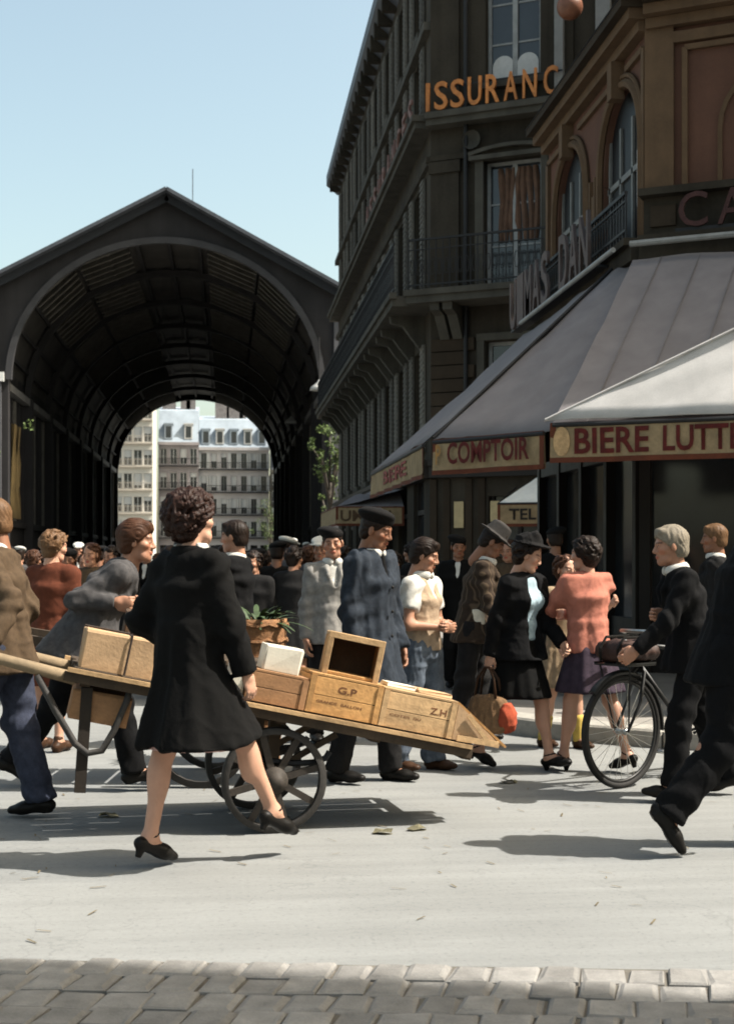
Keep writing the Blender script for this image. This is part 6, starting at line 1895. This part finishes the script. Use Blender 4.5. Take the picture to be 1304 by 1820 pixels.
# prop leg and iron hoop at the shaft end, with a slung crate below
b = MB(); b.bar((-.93, -.34, dz0 + .13), (-.965, -.34, .24), .065, .055); b.build('prop_leg', M('dark_prop_wood', (.022, .016, .011), var=.4, scale=6, coords='obj'), cart)
h_ = MB(); h_.smooth = True
hp = [(-1.17, -.38, dz0 + .20), (-1.08, -.38, dz0 + .02), (-.99, -.38, dz0 - .14), (-.93, -.38, dz0 - .19), (-.86, -.38, dz0 - .18), (-.80, -.38, dz0 - .08), (-.74, -.38, dz0 + .06), (-.72, -.38, dz0 + .13)]
h_.tube(hp, .017, 8); h_.build('iron_hoop', tyre_m, cart)
# loads: boxes set on the tilted deck
def on_deck(s_, t, hh=0.0):
    v = Vector((0, 0, dz0)) + ud * s_ + Vector((0, t, 0)) + wd * (.028 + hh)
    return W0 + Matrix.Rotation(crot, 3, 'Z') @ v
def put_on(o, s_, t, hh=0.0, yaw=0.0):
    o.location = on_deck(s_, t, hh); o.rotation_euler = (0, -TL, crot)
    o.rotation_mode = 'QUATERNION'
    o.rotation_quaternion = Matrix.Rotation(crot, 3, 'Z').to_quaternion() @ Matrix.Rotation(-TL, 3, 'Y').to_quaternion() @ Matrix.Rotation(yaw, 3, 'Z').to_quaternion()
    return o
def slat_crate(label, w, d, h, mat, nsl=3, stamp=None, ends=True, lid=True, sub=None):
    "pine box of separate boards; origin at bottom near left corner"
    r = thing('crate', label, 'crate')
    gap = .004; th = .012
    for i in range(nsl):
        z0 = h * i / nsl; z1 = h * (i + 1) / nsl - gap
        for y in (0, d - th):
            b = MB(); b.bbox(th if ends else 0, w - th if ends else w, y, y + th, z0, z1, .002); b.build('board', mat, r)
        for x in (0, w - th):
            b = MB(); b.bbox(x, x + th, 0, d, z0, z1, .002); b.build('end_board', mat, r)
    if lid:
        n = max(2, int(d / .09))
        for i in range(n):
            b = MB(); b.bbox(.0, w, d * i / n, d * (i + 1) / n - gap, h, h + th, .002); b.build('lid_board', mat, r)
    b = MB(); b.box(th, w - th, th, d - th, 0, .01); b.build('floor_board', mat, r)
    for x in (.0, w - .03):
        b = MB(); b.box(x, x + .03, -.008, -.0005, 0, h); b.build('batten', mat, r)
    if stamp:
        for (txt, hh, ww, x, z) in stamp:
            obj('stamp', text_mesh(txt, hh, ww, .02, o=(x, -.0012, z), r=(1, 0, 0), mat=ink), r)
    return r
put_on(slat_crate('small pine crate with a brown framed side on the handcart', .31, .34, .15, M('crate_brown', (0.259, 0.137, 0.065), var=.35, scale=5, coords='obj', bump=.25), 2), -.17, -.405)
put_on(slat_crate('orange pine crate stamped G.P in the middle of the handcart', .385, .36, .19, crate_m, 2, [('G.P', .036, .10, .15, .118), ('GRANDE', .014, .11, .05, .055), ('BALLON', .014, .11, .18, .055)]), .145, -.405)
put_on(slat_crate('orange pine crate stamped Z.H on the lower half of the handcart', .40, .36, .185, crate_p, 2, [('Z.H', .036, .09, .26, .105), ('COTES', .012, .11, .05, .06), ('DU', .012, .04, .18, .06)]), .535, -.405)
# wedge-shaped broken crate at the tail
r = thing('crate', 'broken wedge-shaped crate with splayed boards at the tail of the handcart', 'crate')
for i in range(4):
    y = -.0 + i * .09
    b = MB(o=(0, y, 0)); b.prism([(0, 0), (.26, -.0), (.262, .02), (.0, .185)], 0, .012) if i in (0, 3) else None
    if i in (0, 3): b.build('side_board', kraft, r)
for i in range(4):
    b = MB(); b.bar((-.0, .045 + i * .088, .19), (.30 + .02 * (i % 2), .045 + i * .088, .012), .082, .012); b.build('board', crate_p if i % 2 else crate_m, r)
b = MB(); b.bar((.02, -.014, .012), (.25, -.014, .02), .012, .03); b.bar((.06, -.014, .14), (.2, -.014, .015), .01, .025); b.build('batten', crate_p, r)
put_on(r, .94, -.405)
# open crate on top
r = thing('crate', 'open crate on its side, dark inside, on top of the handcart load', 'crate')
w, d, h, th = .29, .28, .215, .016
for (a0, a1, c0, c1, nm) in ((0, w, 0, th, 'bottom_board'), (0, w, h - th, h, 'top_board'), (0, th, th, h - th, 'side_board'), (w - th, w, th, h - th, 'side_board')):
    for i in range(2):
        b = MB(); b.bbox(a0, a1, d * i / 2, d * (i + 1) / 2 - .004, c0, c1, .003); b.build(nm, crate_m if nm != 'top_board' else crate_p, r)
b = MB(); b.box(th, w - th, d - .012, d, th, h - th); b.build('back_board', dkbox, r)
for (a0, a1, c0, c1) in ((-.004, w + .004, h - .028, h + .004), (-.004, .026, -.002, h - .028), (w - .026, w + .004, -.002, h - .028)):
    b = MB(); b.bbox(a0, a1, -.014, -.001, c0, c1, .003); b.build('frame_batten', crate_p, r)
put_on(r, .215, -.30, .205, math.radians(-8))
# parcels
def parcel(label, w, d, h, mat, cord=None, cat='parcel', name='parcel', jit=.006):
    rn = random.Random(label); r = thing(name, label, cat)
    b = MB(); n = 5; v = []; f = []
    b.bbox(0, w, 0, d, 0, h, .008)
    b.v = [p + Vector((rn.uniform(-jit, jit), rn.uniform(-jit, jit), rn.uniform(-jit, jit) if p.z > .02 else 0)) for p in b.v]
    b.build('box', mat, r)
    if cord:
        c = MB()
        for x in (w * .62,):
            c.tube([(x, -.008, 0), (x, -.008, h + .006), (x, d + .006, h + .006), (x, d + .006, 0)], .006, 6)
        c.build('cord', cord, r)
        c = MB(); c.tube([(-.006, d * .5, h + .008), (w + .006, d * .5, h + .008)], .006, 6); c.tube([(w * .62, d * .4, h + .01), (w * .66, d * .36, h + .035), (w * .6, d * .44, h + .03), (w * .62, d * .4, h + .01)], .004, 5); c.build('cord', cord, r)
    return r
rope = M('dark_cord', (.03, .02, .015), var=.3, scale=30)
put_on(parcel('brown paper parcel tied with dark cord near the shafts of the handcart', .36, .34, .19, kraft, rope), -1.0, -.40)
put_on(parcel('dark brown cardboard box behind the tied parcel', .2, .24, .17, dkbox, None, 'box', 'box'), -.80, -.03, .14)
put_on(parcel('white carton with taped lid on the small framed crate', .19, .2, .13, carton, None, 'carton', 'carton'), -.10, -.36, .165)
put_on(parcel('small upright kraft carton beside the framed crate', .075, .2, .22, carton, None, 'carton', 'carton', .009), -.255, -.38)
for o_, lab in ((parcel('flat paper packet on the crate stamped Z.H', .17, .16, .02, carton, None, 'packet', 'packet'), (.58, -.25, .2)), (parcel('thin folded sack on the tail crate', .2, .15, .02, kraft, None, 'packet', 'packet'), (.74, -.28, .2))):
    put_on(o_, *lab)
r = parcel('brown crate slung under the handcart by the prop leg', .29, .3, .15, M('crate_brown', (.22, .11, .05)), None, 'crate', 'crate')
put_on(r, -1.0, -.36, -.26)

# second barrow pushed by the leaning man
bp = P(215, 0, 8.9); brw = thing('barrow', 'dark wooden barrow pushed by the leaning man, mostly hidden behind the black coat', 'barrow', (bp.x, bp.y, 0), heading(90) + math.pi / 2)
for sg in (-1, 1):
    b = MB(); b.bar((-.75, sg * .25, .93), (1.1, sg * .3, .62), .05, .06); b.build('shaft', cwood, brw)
b = MB(); 
for i in range(6): b2 = MB(); b2.bbox(.0 + i * .18, .165 + i * .18, -.33, .33, .83 - i * .03, .86 - i * .03, .004); b2.build('plank', cwood, brw)
w = MB(o=(.55, -.38, .3)); w.smooth = True; w.lathe([(.26, -.02), (.30, -.02), (.30, .02), (.26, .02), (.26, -.02)], 28, (0, 0, 0), (0, 1, 0)); w.build('wheel', tyre_m, brw)
w = MB(o=(.55, .38, .3)); w.smooth = True; w.lathe([(.26, -.02), (.30, -.02), (.30, .02), (.26, .02), (.26, -.02)], 28, (0, 0, 0), (0, 1, 0)); w.build('wheel', tyre_m, brw)
b = MB(); b.bar((.55, -.4, .3), (.55, .4, .3), .04, .04); b.bar((.55, -.28, .3), (.55, -.28, .74), .05, .05); b.bar((.55, .28, .3), (.55, .28, .74), .05, .05); b.build('axle_frame', cwood, brw)

# hamper of greens behind the black-coated woman
hp_ = P(456, 0, 9.6); hm = thing('vegetable_hamper', 'tall wicker hamper topped with leafy greens beyond the black-coated woman', 'hamper', (hp_.x, hp_.y, 0))
wick = M('wicker', (.20, .10, .045), var=.45, scale=30, rough=.9, bump=.5, coords='obj')
b = MB(); b.smooth = True; prof = []
for i in range(33):
    z = i / 32 * .98; prof.append((.16 + .05 * z + .008 * math.sin(i * math.pi), z))
b.lathe([(.001, 0)] + prof + [(.19, .98), (.16, .5)], 26); b.build('basket', wick, hm)
for k in range(9):
    t = MB(); z = .1 + k * .105; R_ = .165 + .05 * z
    t.tube([(R_ * math.cos(a), R_ * math.sin(a), z + .01 * math.sin(9 * a)) for a in [2 * math.pi * i / 26 for i in range(27)]], .012, 5); t.build('wicker_band', wick, hm)
rn = random.Random(4); v = []; f = []
for i in range(70):
    a = rn.uniform(0, 6.28); el = rn.uniform(.15, 1.2); L = rn.uniform(.14, .30); r0 = rn.uniform(0, .12)
    base = Vector((r0 * math.cos(a), r0 * math.sin(a), .95)); d = Vector((math.cos(a) * math.cos(el), math.sin(a) * math.cos(el), math.sin(el))); sd_ = d.cross(Vector((0, 0, 1))).normalized()
    for j in range(5):
        t0, t1 = j / 5, (j + 1) / 5; w0 = .017 * math.sin(math.pi * t0) + .003; w1 = .017 * math.sin(math.pi * t1) + .003
        p0 = base + d * L * t0 - Vector((0, 0, .12 * t0 * t0)); p1 = base + d * L * t1 - Vector((0, 0, .12 * t1 * t1)); k = len(v)
        v += [p0 - sd_ * w0, p0 + sd_ * w0, p1 + sd_ * w1, p1 - sd_ * w1]; f.append((k, k + 1, k + 2, k + 3))
me = bpy.data.meshes.new('leaves'); me.from_pydata([tuple(x) for x in v], [], f); me.materials.append(M('leek_greens', (.03, .05, .018), var=.5, scale=9, rough=.6, bump=0)); me.update()
lv = obj('leaves', me, hm); lv['kind'] = 'stuff'

# ------------------------------------------------------------------ bicycle
bc = G(1104, 1401); BH = 232
bh = heading(BH); brx = bh + math.pi / 2                # local +x is the riding direction
fx = Vector((math.cos(brx), math.sin(brx), 0))
WB = 1.06; RB = .345
bike = thing('bicycle', 'black roadster bicycle pushed by the silver-haired man', 'bicycle', bc - fx * WB, brx)
bl = M('bicycle_black', (.010, .010, .010), var=.3, scale=20, rough=.45, bump=.05, coords='obj')
chrome = M('dull_steel', (.42, .42, .40), var=.25, scale=30, rough=.35, metal=1.0, bump=.05, coords='obj')
rub = M('tyre_rubber', (.014, .013, .012), var=.3, scale=30, rough=.8, bump=.1, coords='obj')
def ring(mb, R, r, n=48, m=8, c=(0, 0, 0)):
    vs = []; fs = []
    for i in range(n):
        a = 2 * math.pi * i / n
        for j in range(m):
            b = 2 * math.pi * j / m; q = R + r * math.cos(b)
            vs.append((c[0] + q * math.cos(a), c[1] + r * math.sin(b), c[2] + q * math.sin(a)))
    for i in range(n):
        for j in range(m):
            fs.append((i * m + j, i * m + (j + 1) % m, ((i + 1) % n) * m + (j + 1) % m, ((i + 1) % n) * m + j))
    mb.smooth = True; mb.add(vs, fs)
for x in (0, WB):
    c = (x, 0, RB)
    w = MB(); ring(w, RB - .019, .019, 56, 8, c); wh = w.build('wheel', rub, bike)
    w = MB(); ring(w, RB - .043, .0105, 56, 6, c); obj('rim', w.mesh('rim', bl), wh)
    w = MB()
    for i in range(32):
        a = 2 * math.pi * i / 32; s_ = .022 if i % 2 else -.022; a2 = a + (.45 if i % 4 < 2 else -.45)
        w.tube([(c[0] + .02 * math.cos(a2), s_, c[2] + .02 * math.sin(a2)), (c[0] + (RB - .05) * math.cos(a), 0, c[2] + (RB - .05) * math.sin(a))], .0014, 4, False)
    sp = obj('spokes', w.mesh('spokes', chrome), wh); sp['kind'] = 'stuff'
    w = MB(); w.smooth = True; w.lathe([(.001, -.045), (.015, -.045), (.022, -.03), (.016, -.02), (.016, .02), (.022, .03), (.015, .045), (.001, .045)], 12, c, (0, 1, 0)); obj('hub', w.mesh('hub', chrome), wh)
    w = MB(); w.smooth = True
    a0, a1 = ((.75, 3.2) if x else (.35, 3.35))
    pts = [(c[0] + (RB + .022) * math.cos(a0 + (a1 - a0) * i / 20), c[2] + (RB + .022) * math.sin(a0 + (a1 - a0) * i / 20)) for i in range(21)]
    vs = []; fs = []
    for (px_, pz_) in pts:
        dx, dz = (px_ - c[0]) / RB, (pz_ - c[2]) / RB
        for (yy, dr) in ((-.028, -.02), (-.02, .0), (0, .006), (.02, .0), (.028, -.02)): vs.append((px_ + dx * dr, yy, pz_ + dz * dr))
    for i in range(20):
        for j in range(4): fs.append((i * 5 + j, i * 5 + j + 1, i * 5 + j + 6, i * 5 + j + 5))
    w.add(vs, fs); mg = obj('mudguard', w.mesh('mudguard', bl), bike); sm = mg.modifiers.new('s', 'SOLIDIFY'); sm.thickness = .002
bbk = (.44, 0, .29); st_t = (.30, 0, .80); hd_t = (.86, 0, .86); hd_b = (.90, 0, .74)
w = MB(); w.smooth = True
for p, q, r_ in ((bbk, st_t, .015), (st_t, hd_t, .014), (bbk, hd_b, .016), (hd_b, hd_t, .019)): w.tube([p, q], r_, 10)
for s_ in (-1, 1): w.tube([(0, s_ * .05, RB), (.42, s_ * .03, .29)], .010, 8); w.tube([(0, s_ * .05, RB), (.31, s_ * .02, .78)], .009, 8)
w.build('frame', bl, bike)
w = MB(); w.smooth = True
for s_ in (-1, 1): w.tube([hd_b, (.905, s_ * .045, .70), (.95, s_ * .052, .52), (WB, s_ * .05, RB)], [.012, .012, .011, .008], 8)
w.build('fork', bl, bike)
w = MB(); w.smooth = True
w.tube([hd_t, (.845, 0, .93), (.88, 0, .945)], .012, 8)
w.tube([(.62, -.28, .915), (.72, -.28, .925), (.84, -.2, .94), (.89, -.08, .945), (.89, .08, .945), (.84, .2, .94), (.72, .28, .925), (.62, .28, .915)], .0115, 8); hb_ = w.build('handlebar', chrome, bike)
for s_ in (-1, 1):
    w = MB(); w.tube([(.60, s_ * .28, .915), (.70, s_ * .28, .923)], .017, 8); obj('grip', w.mesh('grip', rub), hb_)
w = MB(); w.smooth = True; w.lathe([(.001, -.05), (.03, -.045), (.042, 0), (.045, .05), (.04, .055), (.001, .058)], 14, (1.0, 0, .86), (1, 0, .05)); w.build('headlamp', chrome, bike)
w = MB(); w.bar((.88, 0, .9), (.98, 0, .86), .02, .01); w.build('lamp_bracket', bl, bike)
w = MB(); w.box(.90, 1.16, -.13, .13, .745, .757)
for y in (-.13, -.045, .045, .13): w.box(.9, 1.16, y - .005, y + .005, .757, .765)
for s_ in (-1, 1): w.tube([(1.12, s_ * .12, .745), (WB, s_ * .055, RB)], .006, 6)
w.build('front_rack', bl, bike)
sd_ = garment('saddle', [ell((.24, 0, .93), (.12, .085, .045), k=.03), cap((.3, 0, .925), (.44, 0, .925), .035, .02, k=.04)], .01, leath, (), bike)
w = MB(); w.tube([st_t, (.27, 0, .92)], .012, 8); w.build('seat_post', chrome, bike)
w = MB(); w.smooth = True; w.lathe([(.09, -.004), (.095, -.004), (.095, .004), (.09, .004), (.09, -.004)], 24, (bbk[0], -.05, bbk[2]), (0, 1, 0))
for i in range(5): a = i * 1.2566; w.bar((bbk[0], -.05, bbk[2]), (bbk[0] + .09 * math.cos(a), -.05, bbk[2] + .09 * math.sin(a)), .012, .005)
w.bar((bbk[0], -.07, bbk[2]), (bbk[0] + .12, -.07, bbk[2] - .12), .012, .018); w.bar((bbk[0], .07, bbk[2]), (bbk[0] - .12, .07, bbk[2] + .12), .012, .018); w.bar((bbk[0] + .12, -.16, bbk[2] - .12), (bbk[0] + .12, -.07, bbk[2] - .12), .07, .02); w.bar((bbk[0] - .12, .07, bbk[2] + .12), (bbk[0] - .12, .16, bbk[2] + .12), .07, .02)
w.build('crank', chrome, bike)
bag = thing('satchel', 'dark brown leather satchel strapped to the front rack of the bicycle', 'satchel', bike.location + Vector((0, 0, .77)) + fx * 1.0, brx)
garment('bag', [ecap((-.10, 0, .06), (.12, 0, .06), (0, 1, 0), (.16, .075), (.16, .07), k=.02, flat=.4)], .011, M('satchel_leather', (.03, .013, .009), var=.4, scale=12, rough=.6, bump=.3, coords='obj'), (wrinkle(.01, 3),), bag)
for y in (-.07, .07):
    w = MB(); w.tube([(-.16, y, .0), (-.165, y, .08), (-.1, y, .145), (.12, y, .145), (.175, y, .08), (.17, y, .0)], .009, 6); w.build('strap', leath, bag)

# straw bag in the black-suited woman's hand
Jb, rb_ = WB_hand
hw_pt = rb_.matrix_world if False else None
hand = Jb['wrR'] + Jb['faR'] * .07
a_ = rb_.rotation_euler.z
hwp = Vector((rb_.location.x + hand[0] * math.cos(a_) - hand[1] * math.sin(a_), rb_.location.y + hand[0] * math.sin(a_) + hand[1] * math.cos(a_), hand[2]))
sb = thing('straw_bag', 'wide straw shopping bag with a red-orange bundle, carried by the woman in black', 'bag', (hwp.x, hwp.y, hwp.z - .42), a_ + math.pi / 2)
straw = M('straw', (.17, .095, .045), var=.5, scale=22, rough=.9, bump=.5, coords='obj', fine=120)
garment('bag', [ecap((0, 0, .04), (0, 0, .20), (1, 0, 0), (.20, .10), (.15, .06), k=.03, flat=.5)], .011, straw, (wrinkle(.010, 8), folds(v3(0, 0, 0), 17, .006, .3, 0)), sb)
for y in (-.03, .03):
    w = MB(); w.smooth = True; w.tube([(-.09, y, .22), (-.07, y * .7, .34), (-.02, y * .3, .415), (.02, y * .3, .415), (.07, y * .7, .34), (.09, y, .22)], .009, 6); w.build('handle', bleath, sb)
garment('red_bundle', [ell((.17, 0, .10), (.055, .07, .10), k=.02)], .010, cloth('red_orange', (.30, .06, .03)), (wrinkle(.012, 2),), sb)

# scraps on the road
lit_m = M('litter_scrap', (.10, .09, .055), var=.5, scale=30, rough=.9, bump=.2, coords='obj')
for (px, py, lab) in ((503, 1456, 'wilted leaf scrap on the road beside the cart wheel'), (680, 1482, 'crumpled dark scrap at the end of the cart shadow'), (195, 1452, 'torn leaf on the road under the handcart shafts'), (742, 1476, 'small flattened paper scrap on the sunlit road'), (905, 1392, 'small dark scrap on the road before the straw bag')):
    g_ = G(px, py); rn = random.Random(px); mb = MB(); n = 9; c = [(0, 0, .012)]
    for i in range(n):
        a = 2 * math.pi * i / n; rr = rn.uniform(.018, .045); c.append((rr * math.cos(a) * 1.5, rr * math.sin(a), rn.uniform(.001, .03)))
    mb.add(c, [(0, i + 1, (i + 1) % n + 1) for i in range(n)]); mb.add([(x, y, 0.0005) for x, y, z in c], [(0, (i + 1) % n + 1, i + 1) for i in range(n)])
    tag(mb.build('litter_scrap', lit_m, None, g_ + Vector((0, 0, .001))), lab, 'scrap')

# straw and chaff trodden into the road
v = []; f = []; rn = random.Random(77)
for i in range(90):
    px = rn.uniform(-50, 1350); py = 1400 + abs(rn.gauss(0, 95)) if rn.random() < .75 else rn.uniform(1400, 1680)
    if py > 1675: continue
    g_ = G(px, py); a = rn.uniform(0, 3.14); L = rn.uniform(.008, .035); w = rn.uniform(.0015, .005); k = len(v)
    d = Vector((math.cos(a), math.sin(a), 0)); n_ = Vector((-d.y, d.x, 0)); z = Vector((0, 0, .004))
    v += [g_ - d * L - n_ * w + z, g_ + d * L - n_ * w + z * 2, g_ + d * L + n_ * w + z * 2, g_ - d * L + n_ * w + z]; f.append((k, k + 1, k + 2, k + 3))
me = bpy.data.meshes.new('litter'); me.from_pydata([tuple(x) for x in v], [], f); me.materials.append(M('straw_chaff', (.12, .095, .055), var=.6, scale=8, rough=.9, bump=0)); me.update()
tag(obj('litter', me), 'bits of straw and chaff trodden into the pale road', 'litter', kind='stuff')
